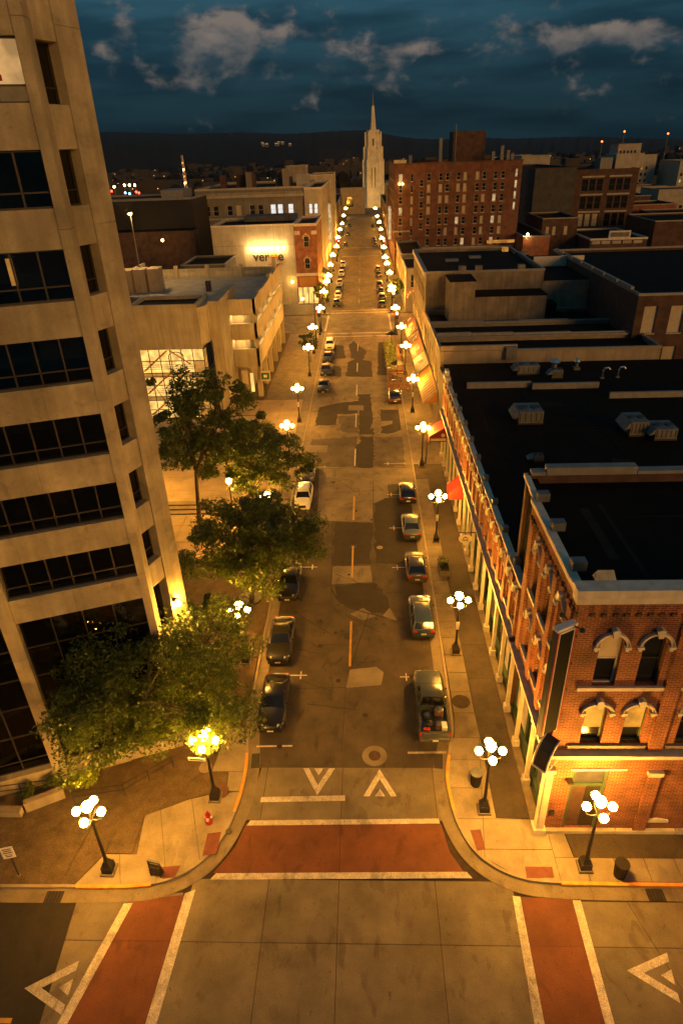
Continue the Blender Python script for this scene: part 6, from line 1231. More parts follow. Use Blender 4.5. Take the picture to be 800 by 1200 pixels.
    cab.add(vs, [(0, 1, 5, 4), (1, 2, 6, 5), (2, 3, 7, 6), (3, 0, 4, 7), (4, 5, 9, 8), (5, 6, 10, 9), (6, 7, 11, 10), (7, 4, 8, 11), (8, 9, 12), (9, 10, 12), (10, 11, 12), (11, 8, 12)])
    roof = cab.build('cabin', pm, t, smooth=True, local=True, ang=30)
    V = Vector
    def pane(a, b_, c, d, inset, name, s0=0., s1=1.):
        a, b_, c, d = V(a), V(b_), V(c), V(d); a0, d0 = a.lerp(b_, s0), d.lerp(c, s0); b0, c0 = a.lerp(b_, s1), d.lerp(c, s1); cen = (a0+b0+c0+d0)/4
        nn = (b0-a0).cross(d0-a0).normalized()*.012
        q = [p+(cen-p)*inset for p in (a0, b0, c0, d0)]
        MB().add([p+nn for p in q]+[p-nn*2 for p in q], [(0, 1, 2, 3), (4, 7, 6, 5), (0, 4, 5, 1), (1, 5, 6, 2), (2, 6, 7, 3), (3, 7, 4, 0)]).build(name, GLASS, roof, local=True)
    v = vs
    pane(v[2], v[3], v[7], v[6], .10, 'windscreen'); pane(v[0], v[1], v[5], v[4], .12, 'rear_window')
    for (a, b_, c, d) in ((v[1], v[2], v[6], v[5]), (v[3], v[0], v[4], v[7])):
        rev = a == v[3]
        if kind == 'pickup': pane(a, b_, c, d, .16, 'side_window', .04, .48); pane(a, b_, c, d, .16, 'side_window', .52, .96)
        else: pane(a, b_, c, d, .14, 'side_window', .08, .5); pane(a, b_, c, d, .14, 'side_window', .5, .93)
    # wheels
    r = {'sedan': .33, 'suv': .38, 'hatch': .32, 'pickup': .40}[kind]; wy = (.33*L, -.31*L) if kind != 'pickup' else (.34*L, -.28*L)
    for y in wy:
        for s_ in (-1, 1):
            x0 = s_*(hw-.2); x1 = s_*(hw+.015); w = MB().tube([(x0, y, r), (x0+s_*.02, y, r), (x1-s_*.03, y, r), (x1, y, r)], [r*.9, r, r, r*.9], 16).build('wheel', RUBBER, t, local=True)
            MB().tube([(x1+s_*.002, y, r), (x1+s_*.012, y, r)], r*.62, 12).build('rim', CHR, w, local=True); MB().tube([(s_*(hw-.06), y, r+.02), (s_*(hw+.004), y, r+.02)], r*1.16, 16).build('wheel_arch', BLACKM, w, local=True)
    # lights, bumpers, plates, mirrors
    yF, yR = L/2, -L/2
    for s_ in (-1, 1):
        zf = {'sedan': .64, 'suv': .84, 'hatch': .64, 'pickup': .92}[kind]; yfh = yF*.945
        MB().hexa([(s_*hw*.50, yfh+.10, zf-.08), (s_*hw*.86, yfh-.13, zf-.06), (s_*hw*.92, yfh-.3, zf), (s_*hw*.5, yfh, zf), (s_*hw*.50, yfh+.06, zf+.08), (s_*hw*.86, yfh-.15, zf+.11), (s_*hw*.90, yfh-.32, zf+.13), (s_*hw*.5, yfh-.05, zf+.13)]).build('headlight', HEADL, t, local=True)
        MB().box(s_*hw*1.0-.09*(s_ < 0)-0*.1, s_*hw*1.0+.09*(s_ > 0), yf0-.12-.3, yf0-.3, zb+.0, zb+.14).build('mirror', pm, t, local=True)
        for yy in (.06*L, -.13*L)[: (1 if kind == 'pickup' else 2)]: MB().box(s_*hw*.985-.015, s_*hw*.985+.015, yy-.1, yy+.1, zb-.22, zb-.18).build('door_handle', CHR, t, local=True)
        if kind != 'pickup':
            zt = {'sedan': .84, 'suv': .95, 'hatch': .86}[kind]; MB().box(min(s_*hw*.52, s_*hw*.86), max(s_*hw*.52, s_*hw*.86), yR-.02, yR+.1, zt-.10, zt+.06).build('tail_light', TAILL, t, local=True)
            MB().tube([(s_*wr*.95, yb1+.1, H-.04), (s_*wr*.95, ym, H), (s_*wr*.95, yf1-.1, H-.03)], .022, 5).build('roof_rail', CHR if kind == 'suv' else pm, t, local=True)
    MB().box(-hw*.42, hw*.42, yF-.06, yF+.012, .44 if kind in ('sedan', 'hatch') else .6, .58 if kind in ('sedan', 'hatch') else .84).build('grille', BLACKM, t, local=True)
    MB().box(-hw*.8, hw*.8, yF-.12, yF+.03, lo+.06, lo+.2).build('front_bumper', pm if kind != 'pickup' else CHR, t, local=True); MB().box(-.2, .2, yF+.031, yF+.04, lo+.1, lo+.22).build('number_plate', PLATE, t, local=True)
    if kind != 'pickup':
        MB().box(-hw*.84, hw*.84, yR-.05, yR+.12, lo+.1, lo+.3).build('rear_bumper', pm, t, local=True); MB().box(-.2, .2, yR-.06, yR-.051, lo+.32, lo+.46).build('number_plate', PLATE, t, local=True)
        MB().tube([(-.5, yf0+.02, zb), (-.05, yf0+.12, zb-.02)], .012, 4).build('wiper', BLACKM, t, local=True)
    else:
        y0, y1 = -L/2, -.122*L; q = MB(); zt = 1.14; zf = .72
        q.box(-hw, -hw+.14, y0, y1, .45, zt); q.box(hw-.14, hw, y0, y1, .45, zt); q.box(-hw+.14, hw-.14, y1-.08, y1, .45, zt); q.box(-hw+.14, hw-.14, y0+.09, y1-.08, .45, zf); q.build('bed', pm, t, local=True)
        MB().box(-hw+.145, hw-.145, y0, y0+.08, .55, zt-.02).build('tailgate', pm, t, local=True); MB().box(-hw+.2, hw-.2, y0-.012, y0-.001, .95, 1.05).build('tailgate_trim', CHR, t, local=True)
        for s_ in (-1, 1): MB().box(min(s_*(hw-.15), s_*hw*.985), max(s_*(hw-.15), s_*hw*.985), y0-.02, y0-.001, .78, 1.05).build('tail_light', TAILL, t, local=True); MB().box(min(s_*hw*.9, s_*(hw-.02)), max(s_*hw*.9, s_*(hw-.02)), y0, y1, zt+.002, zt+.04).build('bed_rail', BLACKM, t, local=True)
        MB().box(-hw*.95, hw*.95, y0-.22, y0-.03, .48, .66).build('rear_bumper', CHR, t, local=True); MB().box(-.18, .18, y0-.235, y0-.221, .5, .64).build('number_plate', PLATE, t, local=True)
    return t
def put(t, x, y, face): t.location = (x, y, .012); t.rotation_euler = (0, 0, 0 if face > 0 else math.pi); ORG[t.name] = (x, y, .012); return t
# the near cars, each its own
PK = put(make_car('pickup_truck', 'pickup', CGRN, 5.75, 2.0, 1.88, 'dark green grey pickup truck with a loaded open bed parked at the right kerb'), 4.05, 31.35, 1)
put(make_car('parked_car', 'suv', CBLU, 4.75, 1.9, 1.68, 'dark blue estate car parked on the right in front of the pickup', 'cars parked at the kerb'), 4.15, 40.7, 1)
put(make_car('parked_car', 'hatch', CGRY, 4.3, 1.82, 1.5, 'grey hatchback on the right between the dark blue and pale blue cars', 'cars parked at the kerb'), 4.2, 47.8, 1)
put(make_car('parked_car', 'sedan', CSLV, 4.4, 1.8, 1.45, 'pale blue saloon with a large rear window parked on the right', 'cars parked at the kerb'), 4.25, 54.9, 1)
put(make_car('parked_car', 'hatch', CBLK, 4.2, 1.8, 1.5, 'black hatchback parked farthest up the near row on the right', 'cars parked at the kerb'), 4.3, 62.0, 1)
SED = put(make_car('parked_car', 'sedan', CBLK, 4.75, 1.85, 1.47, 'black saloon nearest the camera at the left kerb', 'cars parked at the kerb'), -6.5, 31.6, -1)
SED2 = put(make_car('parked_car', 'sedan', CDRK, 4.7, 1.84, 1.46, 'charcoal saloon just behind the nearest black saloon at the left kerb', 'cars parked at the kerb'), -6.75, 38.0, -1)
SUVW = put(make_car('parked_car', 'suv', CWHT, 4.5, 1.85, 1.62, 'white car parked on the left beside the tree crowns', 'cars parked at the kerb'), -6.85, 61.0, -1)
for t in (SED, SED2, SUVW, PK): proto(t)
SUVG = put(make_car('parked_car', 'suv', CGRY, 4.55, 1.86, 1.66, 'grey car half hidden under the tree behind the white one', 'cars parked at the kerb'), -6.9, 67.2, -1); proto(SUVG)
copy_tree(SED2, (-6.85, 53.6, .012), math.pi, 'dark saloon in the tree shadow in front of the white car', 'cars parked at the kerb')
copy_tree(SED, (-6.85, 45.6, .012), math.pi, 'black saloon almost hidden beneath the tree nearest the kerb', 'cars parked at the kerb')
# second block
for src, x, y, l in ((SED, -6.7, 98.9, 'black saloon at the near end of the left row by the garage'), (SED2, -6.75, 107.5, 'second car from the near end of the left row by the garage, charcoal'), (SED, -6.8, 115.2, 'third car from the near end of the left row by the garage, black'), (SUVW, -6.8, 123.5, 'white car at the far end of the left row by the garage')): copy_tree(src, (x, y, .012), math.pi, l, 'cars parked by the garage')
copy_tree(SED2, (4.3, 93.3, .012), 0, 'dark car parked just before the striped end of the parklet', 'cars parked by the garage')
# third block and beyond: small in the picture
for src, x, ys, rz, l in ((SED, -6.9, (163, 181, 214), math.pi, 'dark car in the left row beyond the near crossing'), (SUVW, -6.9, (172, 190, 206, 224), math.pi, 'pale car in the left row beyond the near crossing'), (SED2, 4.2, (160, 177, 203), 0, 'dark car in the right row beyond the near crossing'), (SUVG, 4.2, (168.5, 186, 213), 0, 'grey car in the right row beyond the near crossing'), (SED, 4.4, (273, 282, 291, 345), 0, 'dark car in the right row beyond the second crossing'), (SED2, -7.2, (276, 312, 350), math.pi, 'dark car in the left row beyond the second crossing')):
    for iy, y in enumerate(ys): copy_tree(src, (x+random.uniform(-.12, .12), y, .012), rz+random.uniform(-.03, .03), l.replace(' car in', ' car, %s nearest of its kind, in' % ORD[iy]), l.replace('dark car', 'dark cars').replace('pale car', 'pale cars').replace('grey car', 'grey cars'))
# load in the pickup bed
def load(name, label, cat, x, y): return thing(name, label, cat, (4.05+x, 31.35+y, .735))
t = load('spare_wheel', 'spare wheel lying in the pickup bed behind the cab', 'wheel', -.35, -1.25)
MB().lathe([(.2, 0), (.34, .02), (.36, .11), (.34, .2), (.2, .22)], n=16).build('tyre', RUBBER, t, local=True); MB().lathe([(.19, .19), (.19, .235), (.05, .24)], n=12).build('rim', CHROME, t, local=True)
t = load('steel_drum', 'round rusty drum in the right of the pickup bed', 'drum', .38, -1.2); MB().lathe([(.3, 0), (.31, .02), (.3, .3), (.31, .32), (.3, .34), (.3, .6), (.28, .61)], n=14).build('shell', mat('rust', (.13, .06, .03), .8, .3, 5), t, local=True); MB().lathe([(.27, .612), (.05, .62)], n=14).build('lid', GREYM, t, local=True)
t = load('tool_box', 'long dark box lying lengthways in the pickup bed', 'box', .3, -1.95); MB().box(-.2, .2, -.4, .4, 0, .3).build('box', mat('rust', (0, 0, 0)), t, local=True); MB().box(-.21, .21, -.41, .41, .3, .35).build('lid', BLACKM, t, local=True)
t = load('foam_box', 'small white box at the tail of the pickup bed', 'box', .62, -2.35); MB().box(-.16, .16, -.25, .25, 0, .42).build('box', WHITE, t, local=True); MB().box(-.17, .17, -.26, .26, .421, .47).build('lid', WHITE, t, local=True)
t = load('fuel_can', 'small red can at the left tail of the pickup bed', 'can', -.5, -2.5); MB().box(-.2, .2, -.1, .1, 0, .3).build('can', REDC, t, local=True); MB().tube([(-.1, 0, .3), (-.1, 0, .38), (.1, 0, .38), (.1, 0, .3)], .025, 5).build('handle', BLACKM, t, local=True)
t = load('tarp_bundle', 'dark bundled sheet in the middle of the pickup bed', 'bundle', -.25, -1.95); MB().ball((0, 0, .16), .3, 9, 5, .6).build('bundle', BLACKM, t, local=True, smooth=True); MB().tube([(-.3, 0, .16), (0, .02, .36), (.3, 0, .16)], .02, 5).build('strap', GREYM, t, local=True)

# ================================================================== parklet on the right
def parklet():
    x0, x1, y0, y1 = 3.5, 6.6, 97.5, 124.5
    t = thing('parklet', 'wooden street dining platform with plank rails at the right kerb', 'parklet', (x0, y0, 0))
    wood = mat('warm_wood', (.26, .13, .05), .8, .3, 2, streak=.1)
    for i in range(13): MB().box(x0+.15+i*.22, x0+.34+i*.22, y0, y1, .1, .2).build('deck_plank', wood, t)
    MB().box(x0+.1, x1-.5, y0+.05, y1-.05, .0, .1).build('frame', BLACKM, t)
    for x in (x0+.04, x1-.05):
        for z in (.55, .95): MB().box(x, x+.06, y0, y1, z, z+.13).build('rail', wood, t)
        for i in range(10): MB().box(x-.04, x+.1, y0+i*(y1-y0-.1)/9, y0+.12+i*(y1-y0-.1)/9, .1, 1.15).build('post', wood, t)
    for z in (.5, .95): MB().box(x0+.2, x1-.1, y0-.05, y0+.05, z, z+.14).build('end_rail', wood, t); MB().box(x0+.2, x1-.1, y0+7, y0+7.1, z, z+.14).build('end_rail', wood, t)
parklet()
for i, y in enumerate((107.5, 110.2, 112.9, 115.6, 118.3, 121.0)):
    for x in (4.05, 5.0):
        t = thing('planted_tub', 'yellow green tub shrub, %s from the camera on the parklet %s side' % (['first', 'second', 'third', 'fourth', 'fifth', 'sixth'][i], 'road' if x < 4.5 else 'kerb'), 'plant', (x, y+(.9 if x > 4.5 else 0), .2), 0, 'yellow green shrubs on the parklet'); MB().lathe([(.3, 0), (.42, .5), (.4, .55)], n=8).build('tub', WHITE, t, local=True)
        b = MB(); rg = random.Random(i*3+int(x))
        for k in range(170):
            a, c = rg.uniform(0, 6.28), rg.uniform(-1, 1); rr = rg.uniform(.45, .85); p = Vector((rr*math.cos(a)*(1-c*c)**.5, rr*math.sin(a)*(1-c*c)**.5, 1.0+rr*.7*c)); e = Vector((rg.uniform(-1, 1), rg.uniform(-1, 1), rg.uniform(-.4, .4))).normalized()*.14; f = Vector((rg.uniform(-1, 1), rg.uniform(-1, 1), rg.uniform(-.4, .4))).normalized()*.09
            b.add([p-e, p+f, p+e, p-f], [(0, 1, 2, 3)])
        b.build('foliage', LEAFY, t, local=True)
for x, y, l in ((5.0, 124.0, 'closed dark parasol at the far end of the parklet'), (5.2, 104.5, 'dark parasol over the near part of the parklet')):
    t = thing('parasol', l, 'parasol', (x, y, .2)); MB().tube([(0, 0, 0), (0, 0, 2.6)], .04, 6).build('pole', BLACKM, t, local=True); MB().lathe([(.3, 0), (.3, .1)], n=10).build('base', GREYM, t, local=True); b = MB(); n = 8
    b.add([(0, 0, 2.75)]+[(1.25*math.cos(2*math.pi*i/n), 1.25*math.sin(2*math.pi*i/n), 2.15) for i in range(n)], [(0, 1+i, 1+(i+1) % n) for i in range(n)]+[(0, 1+(i+1) % n, 1+i) for i in range(n)]); b.build('canopy', BLACKM, t, local=True)
for i, (x, l) in enumerate(((3.6, 'leftmost red and white barrier post before the parklet'), (5.1, 'middle red and white barrier post before the parklet'), (6.5, 'orange post at the kerb end of the parklet barrier'))):
    t = thing('barrier_post', l, 'post', (x, 96.7, 0), 0, 'barrier posts before the parklet'); MB().lathe([(.3, 0), (.28, .08), (.1, .1)], n=10).build('foot', BLACKM, t, local=True); MB().tube([(0, 0, .1), (0, 0, .5)], .11, 8).build('band', REDC, t, local=True); MB().tube([(0, 0, .5), (0, 0, .8)], .105, 8).build('band', WHITE if i < 2 else KERBO, t, local=True); MB().tube([(0, 0, .8), (0, 0, 1.2)], .10, 8).build('band', REDC, t, local=True)
for i, (x, y) in enumerate(((4.4, 100), (5.6, 101.8), (4.5, 103.4))):
    t = thing('cafe_table', 'dark round parklet table, '+['nearest the barrier posts', 'middle one on the kerb side', 'farthest one under the parasol edge'][i], 'table', (x, y, .2), 0, 'tables on the parklet'); MB().lathe([(.5, .72), (.5, .76)], n=12).build('top', FRAME, t, local=True); MB().tube([(0, 0, .05), (0, 0, .72)], .04, 6).build('leg', BLACKM, t, local=True); MB().lathe([(.3, 0), (.3, .05)], n=10).build('foot', BLACKM, t, local=True)

# ================================================================== things on the pavements
def hydrant():
    t = thing('fire_hydrant', 'red fire hydrant with pale caps on the left corner', 'hydrant', (-9.2, 22.9, KZ)); red = mat('hydrant_red', (.42, .015, .015), .45, .15, 6)
    MB().lathe([(.2, 0), (.2, .06), (.13, .08), (.13, .55), (.17, .57), (.17, .62), (.12, .65), (.1, .78), (.04, .86), (.03, .92)], n=12).build('body', red, t, local=True, smooth=True); MB().lathe([(.03, .9), (.05, .93), (.03, .97)], n=6).build('nut', red, t, local=True)
    for s_ in (-1, 1): MB().tube([(s_*.1, 0, .45), (s_*.22, 0, .45)], .065, 8).build('outlet', WHITE, t, local=True)
    MB().tube([(0, -.1, .42), (0, -.23, .42)], .085, 8).build('outlet', WHITE, t, local=True)
hydrant()
def litter_bin(x, y, label, top):
    t = thing('litter_bin', label, 'bin', (x, y, KZ)); b = MB(); n = 16
    for i in range(n):
        a = 2*math.pi*i/n; c, s_ = math.cos(a), math.sin(a); b.tube([(c*.27, s_*.27, .08), (c*.34, s_*.34, .95)], .025, 4)
    b.build('slat_cage', BLACKM, t, local=True); MB().lathe([(.24, .05), (.30, .93), (.26, .94), (.2, .1)], n=14).build('liner', FRAME, t, local=True); MB().lathe([(.3, .0), (.3, .08)], n=14).build('foot', BLACKM, t, local=True); MB().lathe([(.33, .92), (.38, .95), (.36, 1.0), (.29, 1.0), (.28, .93)], n=16).build('rim', top, t, local=True)
    MB().ball((0, 0, .85), .22, 8, 5, .5).build('bag', top, t, local=True)
litter_bin(6.15, 25.5, 'round litter bin with pale rubbish in it behind the right corner lamp', GREYM); litter_bin(12.65, 20.05, 'black round litter bin beside the orange kerb on the right', BLACKM)
def slatted_stand():
    t = thing('slatted_stand', 'dark slatted metal stand at the left corner kerb by a red pad', 'stand', (-11.35, 19.75, KZ), R(-12))
    for s_ in (-1, 1): MB().tube([(s_*.27, .0, 0), (s_*.33, .08, 1.15)], .035, 6).build('upright', BLACKM, t, local=True); MB().tube([(s_*.27, .28, 0), (s_*.33, .08, 1.15)], .03, 6).build('leg', BLACKM, t, local=True)
    for i in range(5): MB().box(-.33, .33, -.02+.02*i, .02+.02*i, .14+.22*i, .28+.22*i).build('slat', BLACKM if i % 2 else FRAME, t, local=True)
    MB().box(-.34, .34, .03, .13, 1.15, 1.2).build('top_rail', GREYM, t, local=True); MB().box(-.28, .28, .05, .25, .05, .5).build('tray', BLACKM, t, local=True)
slatted_stand()
def meter(x, y, label):
    t = thing('parking_meter', label, 'parking meter', (x, y, KZ)); MB().tube([(0, 0, 0), (0, 0, 1.0)], .05, 8).build('post', BLACKM, t, local=True); MB().box(-.12, .12, -.1, .1, 1.0, 1.3).build('head', BLACKM, t, local=True); MB().lathe([(.2, 0), (.16, .18), (.06, .3)], n=10).build('base', BLACKM, t, local=True); MB().lathe([(.12, 1.3), (.08, 1.4), (.02, 1.43)], n=8).build('cap', GREYM, t, local=True)
meter(-8.85, 29.9, 'dark stubby meter post at the end of the left corner slabs')
def no_park_sign():
    t = thing('parking_sign', 'white parking sign on a dark post at the lower left edge', 'sign', (-18.7, 19.75, KZ), R(14)); F = facade((-.3, -.05, 1.6), (1, 0))
    MB().tube([(0, 0, 0), (0, 0, 2.3)], .045, 8).build('post', BLACKM, t, local=True); MB().fbox(F, 0, .6, 0, .86, 0, .03).build('plate', WHITE, t, local=True); MB().lathe([(.1, 0), (.1, .03)], n=8).build('foot', GREYM, t, local=True)
    for v, w in ((.68, .44), (.54, .4), (.40, .46), (.12, .3)): MB().fbox(F, .3-w/2, .3+w/2, v, v+.07, .031, .036).build('text_line', BLACKM, t, local=True)
    MB().fprism(F, [(.1, .28), (.22, .34), (.22, .30), (.5, .30), (.5, .26), (.22, .26), (.22, .22)], .031, .036).build('arrow', REDC, t, local=True)
no_park_sign()
def street_name():
    t = thing('street_name_sign', 'small street name blade on the left corner lamp post', 'sign', (-9.15, 24.2, 3.6), R(-4)); MB().box(-1.05, -.06, -.02, .02, 0, .22).build('blade', WHITE, t, local=True); MB().box(-.95, -.2, -.03, -.021, .06, .15).build('text_line', GFRAME, t, local=True); MB().tube([(-.07, 0, .11), (.05, .2, .11)], .03, 6).build('clamp', BLACKM, t, local=True)
street_name()
def planter(x, y, r, label, plant):
    t = thing('planter', label, 'planter', (x, y, KZ)); MB().lathe([(r*.8, 0), (r, .75), (r*1.08, .78), (r*1.08, .86), (r*.9, .86), (r*.88, .78)], n=18).build('tub', CONC_W, t, local=True, smooth=True); MB().lathe([(r*.88, .79), (.02, .8)], n=16).build('soil', SOIL, t, local=True)
    if plant:
        b = MB(); rg = random.Random(int(x*10))
        for k in range(220):
            a = rg.uniform(0, 6.28); q = r*.95*rg.random()**.5; p = Vector((q*math.cos(a), q*math.sin(a), .85+rg.uniform(0, .5)*(1.2-q/r))); e = Vector((rg.uniform(-1, 1), rg.uniform(-1, 1), rg.uniform(-.2, .8))).normalized()*.13; f = Vector((-e.y, e.x, .02))*.45
            b.add([p-e, p+f, p+e, p-f], [(0, 1, 2, 3)])
        b.build('foliage', LEAF, t, local=True)
planter(-12.35, 29.0, .55, 'round pale concrete planter in front of the big tree', True)
def box_planter(x, y, label):
    t = thing('planter_box', label, 'planter', (x, y, KZ)); MB().box(-.45, .45, -.9, .9, 0, .55).build('box', CONC_G, t, local=True); MB().box(-.38, .38, -.82, .82, .55, .57).build('soil', SOIL, t, local=True); b = MB(); rg = random.Random(int(y))
    for k in range(260):
        p = Vector((rg.uniform(-.4, .4), rg.uniform(-.2, .85), .6+rg.uniform(0, .45))); e = Vector((rg.uniform(-1, 1), rg.uniform(-1, 1), rg.uniform(-.2, .9))).normalized()*.15; f = Vector((-e.y, e.x, .02))*.4; b.add([p-e, p+f, p+e, p-f], [(0, 1, 2, 3)])
    b.build('foliage', LEAFD, t, local=True)
box_planter(6.7, 47.6, 'low box planter with a dark shrub on the right pavement by the grey hatchback')
def tree_pit(x, y, label):
    t = thing('tree_ring', label, 'tree guard', (x, y, KZ)); MB().lathe([(.75, 0), (.78, .12), (1.0, .12), (1.02, 0)], n=20).build('kerb_ring', BLACKM, t, local=True); MB().lathe([(.74, .03), (.1, .05)], n=16).build('soil', SOIL, t, local=True)
tree_pit(-10.1, 43.9-.2, 'dark raised ring round the trunk by the left kerb'); tree_pit(-16.6*1.0, 54.0, 'dark raised ring round the tall trunk on the plaza')
# steps, low walls, railings by the tower and on the plaza
def low_wall(p, q, h, w, m, label, name='low_wall'):
    p, q = Vector(p), Vector(q); d = (q-p).normalized(); n_ = Vector((-d.y, d.x))*w/2; t = thing(name, label, 'wall', (p.x, p.y, 0)); L = (q-p).length; k = max(1, round(L/2.2))
    for i in range(k):
        a, b_ = p+(q-p)*(i/k)+d*.008, p+(q-p)*((i+1)/k)-d*.008; MB().prism([tuple(a-n_), tuple(b_-n_), tuple(b_+n_), tuple(a+n_)], 0, h).build('wall_block', m, t)
    MB().prism([tuple(p-n_*1.2), tuple(q-n_*1.2), tuple(q+n_*1.2), tuple(p+n_*1.2)], h+.001, h+.06).build('coping', CONC_W, t)
low_wall((-40, 23.55), (-20.2, 23.35), .5, .35, TOWER2, 'low concrete wall with coping along the foot of the tower'); low_wall((-20.1, 23.6), (-18.2, 24.6), .75, .3, TOWER2, 'short raised wall with small plants at the tower foot')
def rail(pts, label, h=.95):
    t = thing('hand_railing', label, 'railing', (pts[0][0], pts[0][1], KZ))
    for z in (h, h*.55): MB().tube([(x, y, KZ+z) for x, y in pts], .03, 6).build('rail', BLACKM, t)
    for p, q in zip(pts, pts[1:]):
        n = max(1, int((Vector(q)-Vector(p)).length/1.5))
        for i in range(n+(1 if q == pts[-1] else 0)): c = Vector(p).lerp(Vector(q), i/n); MB().tube([(c.x, c.y, KZ-.05), (c.x, c.y, KZ+h)], .025, 6).build('post', BLACKM, t)
rail([(-24, 24.1), (-19.2, 24.9), (-16.4, 25.9)], 'dark hand railing in front of the tower glass at the lower left'); rail([(-17.4, 24.1), (-14.6, 24.6), (-12.2, 26.6)], 'dark hand railing beside the leftmost lamp leading under the big tree')
for i, (z0, y) in enumerate(((0, 58.9),)):
    t = thing('plaza_steps', 'three broad dark edged steps crossing the plaza behind the tall trunk', 'steps', (-24, 58.5, 0))
    for k in range(3): MB().box(-24, -11.5, 58.5+k*.75, 60.75+.02*k, KZ, KZ+.13*(k+1)).build('step', mat('step_stone', (.26, .2, .11), .85, .2, 1), t); MB().box(-24, -11.5, 58.49+k*.75-.012, 58.49+k*.75, KZ+.13*k+.01, KZ+.13*(k+1)-.01).build('riser', FRAME, t)
for x, y, w, l in ((-17.5, 76.5, 6, 'long low plaza bench near the open lamp'), (-14, 70, 5, 'long low plaza bench behind the trees')):
    t = thing('plaza_bench', l, 'bench', (x, y, KZ)); MB().box(0, w, 0, .5, .38, .46).build('seat', CONC_W, t, local=True)
    for k in (0.3, w/2, w-.5): MB().box(k, k+.2, .08, .42, 0, .378).build('leg', CONC_G, t, local=True)

# ================================================================== trees
def leaf_cloud(b, c, r, n, rg, size, flat=.75):
    for _ in range(n):
        while True:
            p = Vector((rg.uniform(-1, 1), rg.uniform(-1, 1), rg.uniform(-1, 1)))
            if .12 < p.length < 1: break
        p = c+Vector((p.x*r, p.y*r, p.z*r*flat)); s_ = size*rg.uniform(.6, 1.35)
        e = Vector((rg.gauss(0, 1), rg.gauss(0, 1), rg.gauss(0, .55))).normalized(); f = e.cross(Vector((rg.gauss(0, .6), rg.gauss(0, .6), 1))).normalized()
        b.add([p-e*s_, p+f*s_*.42+Vector((0, 0, s_*.1)), p+e*s_, p-f*s_*.42+Vector((0, 0, s_*.1))], [(0, 1, 2, 3)])
def tree(x, y, h, crown, n_cl, leaves, size, label, leaf=LEAF, trunk_r=.22, seed=1, lean=(0, 0), lo=.35, bare=False, name='leafy_tree', hole=.25, highlights=False, cf=.215):
    rg = random.Random(seed); t = thing(name, label, 'tree', (x, y, KZ)); cx_, cy_, cz, rx, ry, rz_ = crown
    tr = MB(); zt = h*lo; top = Vector((cx_*.35+lean[0], cy_*.35+lean[1], zt)); tr.tube([(0, 0, -.05), (.02, .01, .3), (top.x*.4+.05, top.y*.4, zt*.5), tuple(top)], [trunk_r*1.35, trunk_r, trunk_r*.88, trunk_r*.75], 9)
    cl = []
    for i in range(n_cl):
        while True:
            p = Vector((rg.uniform(-1, 1), rg.uniform(-1, 1), rg.uniform(-1, 1)))
            if hole < p.length < 1: break
        k = 1+.22*math.sin(5*math.atan2(p.y, p.x)+seed)+(rg.uniform(0, .25) if rg.random() < .25 else 0); cl.append(Vector((cx_+p.x*rx*k, cy_+p.y*ry*k, cz+p.z*rz_)))
    tr.build('trunk', BARK, t, local=True, smooth=True)
    lim = MB(); mains = []
    for i in range(6):
        a = 2*math.pi*i/6+rg.uniform(-.3, .3); e = Vector((cx_+math.cos(a)*rx*.5, cy_+math.sin(a)*ry*.5, cz+rg.uniform(-.1, .45)*rz_)); m_ = top.lerp(e, .5)+Vector((0, 0, .35)); lim.tube([tuple(top), tuple(m_), tuple(e)], [trunk_r*.55, trunk_r*.35, trunk_r*.16], 6); mains += [m_, e]
    for c in cl:
        s_ = min(mains, key=lambda q: (q-c).length); m_ = s_.lerp(c, .5)+Vector((rg.uniform(-.2, .2), rg.uniform(-.2, .2), .1)); lim.tube([tuple(s_), tuple(m_), tuple(c)], [trunk_r*.2, trunk_r*.12, trunk_r*.05], 4, False)
        if bare:
            for _ in range(5): d = Vector((rg.uniform(-1, 1), rg.uniform(-1, 1), rg.uniform(.0, 1.1)))*.9; lim.tube([tuple(m_), tuple(m_.lerp(c, .6)+d)], [trunk_r*.1, trunk_r*.03], 4, False)
    lim.build('limbs', BARK, t, local=True)
    if not bare:
        b = MB(); tot = 0
        for c in cl: leaf_cloud(b, c, rg.uniform(.5, 1.1)*min(rx, ry)*cf, leaves//n_cl, rg, size)
        b.build('crown', leaf, t, local=True)
        if highlights:  # twig highlights put into the colour of pale leaf flecks
            b = MB()
            for c in cl:
                if rg.random() < .35: leaf_cloud(b, c+Vector((0, 0, .2)), .5, 14, rg, size)
            b.build('twig_highlights', PALEB, t, local=True)['kind'] = 'stuff'
    return t
tree(-13.3, 28.2, 10, (.0, .0, 6.2, 5.9, 5.3, 3.9), 280, 60000, .13, 'large dark leafy tree covering the tower foot beside the left corner lamp', LEAF, .28, 11, hole=.3, cf=.22)
tree(-16.6, 54.0, 17, (1.6, .4, 11.6, 4.6, 4.2, 5.2), 125, 13500, .21, 'tall tree with a bare lower trunk on the plaza in front of the garage stair', LEAF, .24, 5, lo=.42, hole=.25)
tree(-9.9, 43.7, 9.5, (1.0, -.9, 6.6, 5.4, 5.2, 2.8), 190, 26000, .165, 'wide low tree between two lamps reaching over the parked cars', LEAF, .2, 8, hole=.25, highlights=True)
tree(-11.8, 55.5, 10.5, (1.6, .5, 7.2, 4.2, 4.4, 3.2), 85, 8500, .20, 'yellow lit tree wrapped round the second plaza lamp', LEAF, .17, 21, hole=.3)
tree(-12.9, 62.5, 9, (.5, .5, 6.4, 3.4, 3.6, 2.6), 50, 4200, .22, 'smaller tree between the tall trunk and the white car', LEAF, .16, 23, hole=.3)
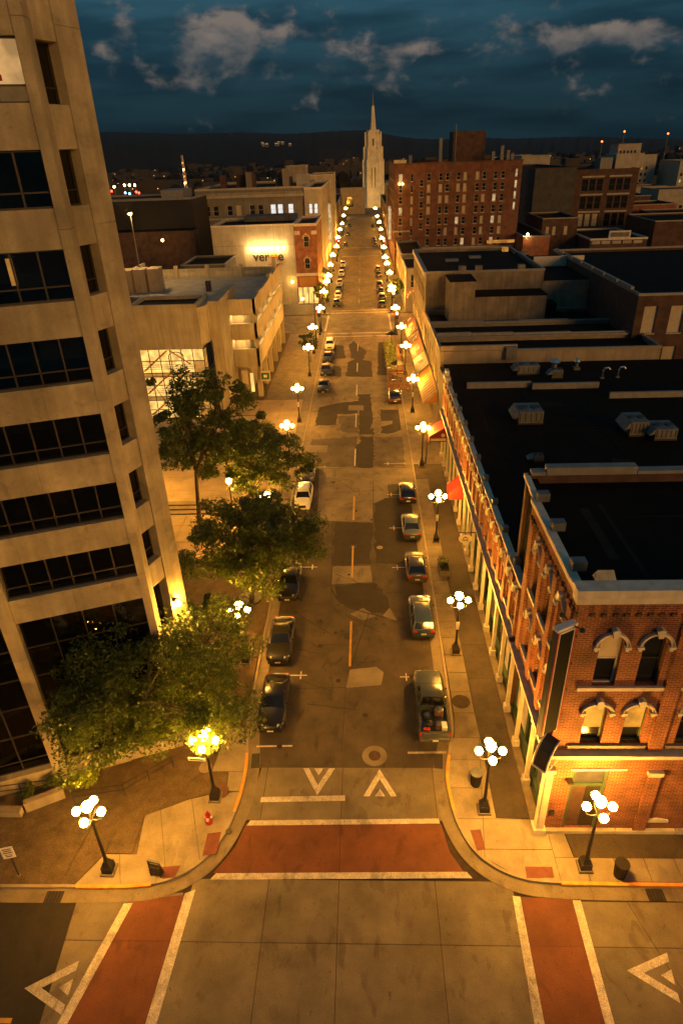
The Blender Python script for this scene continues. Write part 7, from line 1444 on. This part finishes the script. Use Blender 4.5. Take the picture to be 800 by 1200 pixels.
tree(-11.6, 34.5, 7.5, (.2, .2, 4.9, 2.6, 2.8, 2.0), 50, 5000, .16, 'small tree filling the gap behind the big tree near the third lamp', LEAFD, .14, 31, hole=.3)
tree(7.0, 70.2, 6.5, (.2, .1, 4.2, 1.6, 1.6, 1.6), 26, 0, .1, 'leafless slender tree on the right pavement beside a lamp', LEAF, .09, 3, bare=True, name='bare_tree')
tree(-9.9, 114, 6.0, (0, 0, 3.9, 1.9, 1.9, 1.7), 26, 2200, .24, 'small dark street tree before the garage', LEAFD, .1, 4)
tree(7.2, 158.5, 7.5, (0, 0, 4.6, 2.4, 2.4, 2.3), 26, 1800, .30, 'small street tree at the far right corner of the near crossing', LEAFD, .12, 6)
for i, (x, y) in enumerate(((-9.9, 148+8, ), (7.3, 320), (-10.2, 330))): tree(x, y, 7, (0, 0, 4.4, 2.0, 2.0, 2.0), 20, 1000, .32, ['dark street tree at the far left corner of the near crossing', 'small dark tree far down the right pavement', 'small dark tree far down the left pavement'][i], LEAFD, .11, 40+i)
def shrub(x, y, z, r, label, m, n=500):
    t = thing('shrub', label, 'shrub', (x, y, z)); b = MB(); rg = random.Random(int(x*7+y)); lm_ = MB()
    for i in range(8): a = rg.uniform(0, 6.28); e = (math.cos(a)*r*.6, math.sin(a)*r*.6, r*rg.uniform(.6, 1.3)); lm_.tube([(0, 0, 0), e], [.03, .01], 4); leaf_cloud(b, Vector(e), r*.55, n//8, rg, .11)
    lm_.build('stem', BARK, t, local=True); b.build('foliage', m, t, local=True)
shrub(-17.0, 25.15, .5, .8, 'bright yellow green shrub at the foot of the tower pier', LEAFY, 700); shrub(-18.9, 24.8, .55, .45, 'small green plant by the tower glass right of another', LEAF, 200); shrub(-20.2, 24.3, .55, .45, 'small green plant by the tower glass at the left edge', LEAF, 200)
shrub(-17.5, 67.5, KZ, 1.5, 'dense dark hedge bush at the back of the plaza by the garage', LEAFD, 1600) if False else None
shrub(-13.4, 79, KZ, 1.3, 'dense dark bush at the open end of the plaza', LEAFD, 1500); shrub(-19.5, 75, KZ, 1.4, 'dense dark bush behind the tall trunk', LEAFD, 1500)
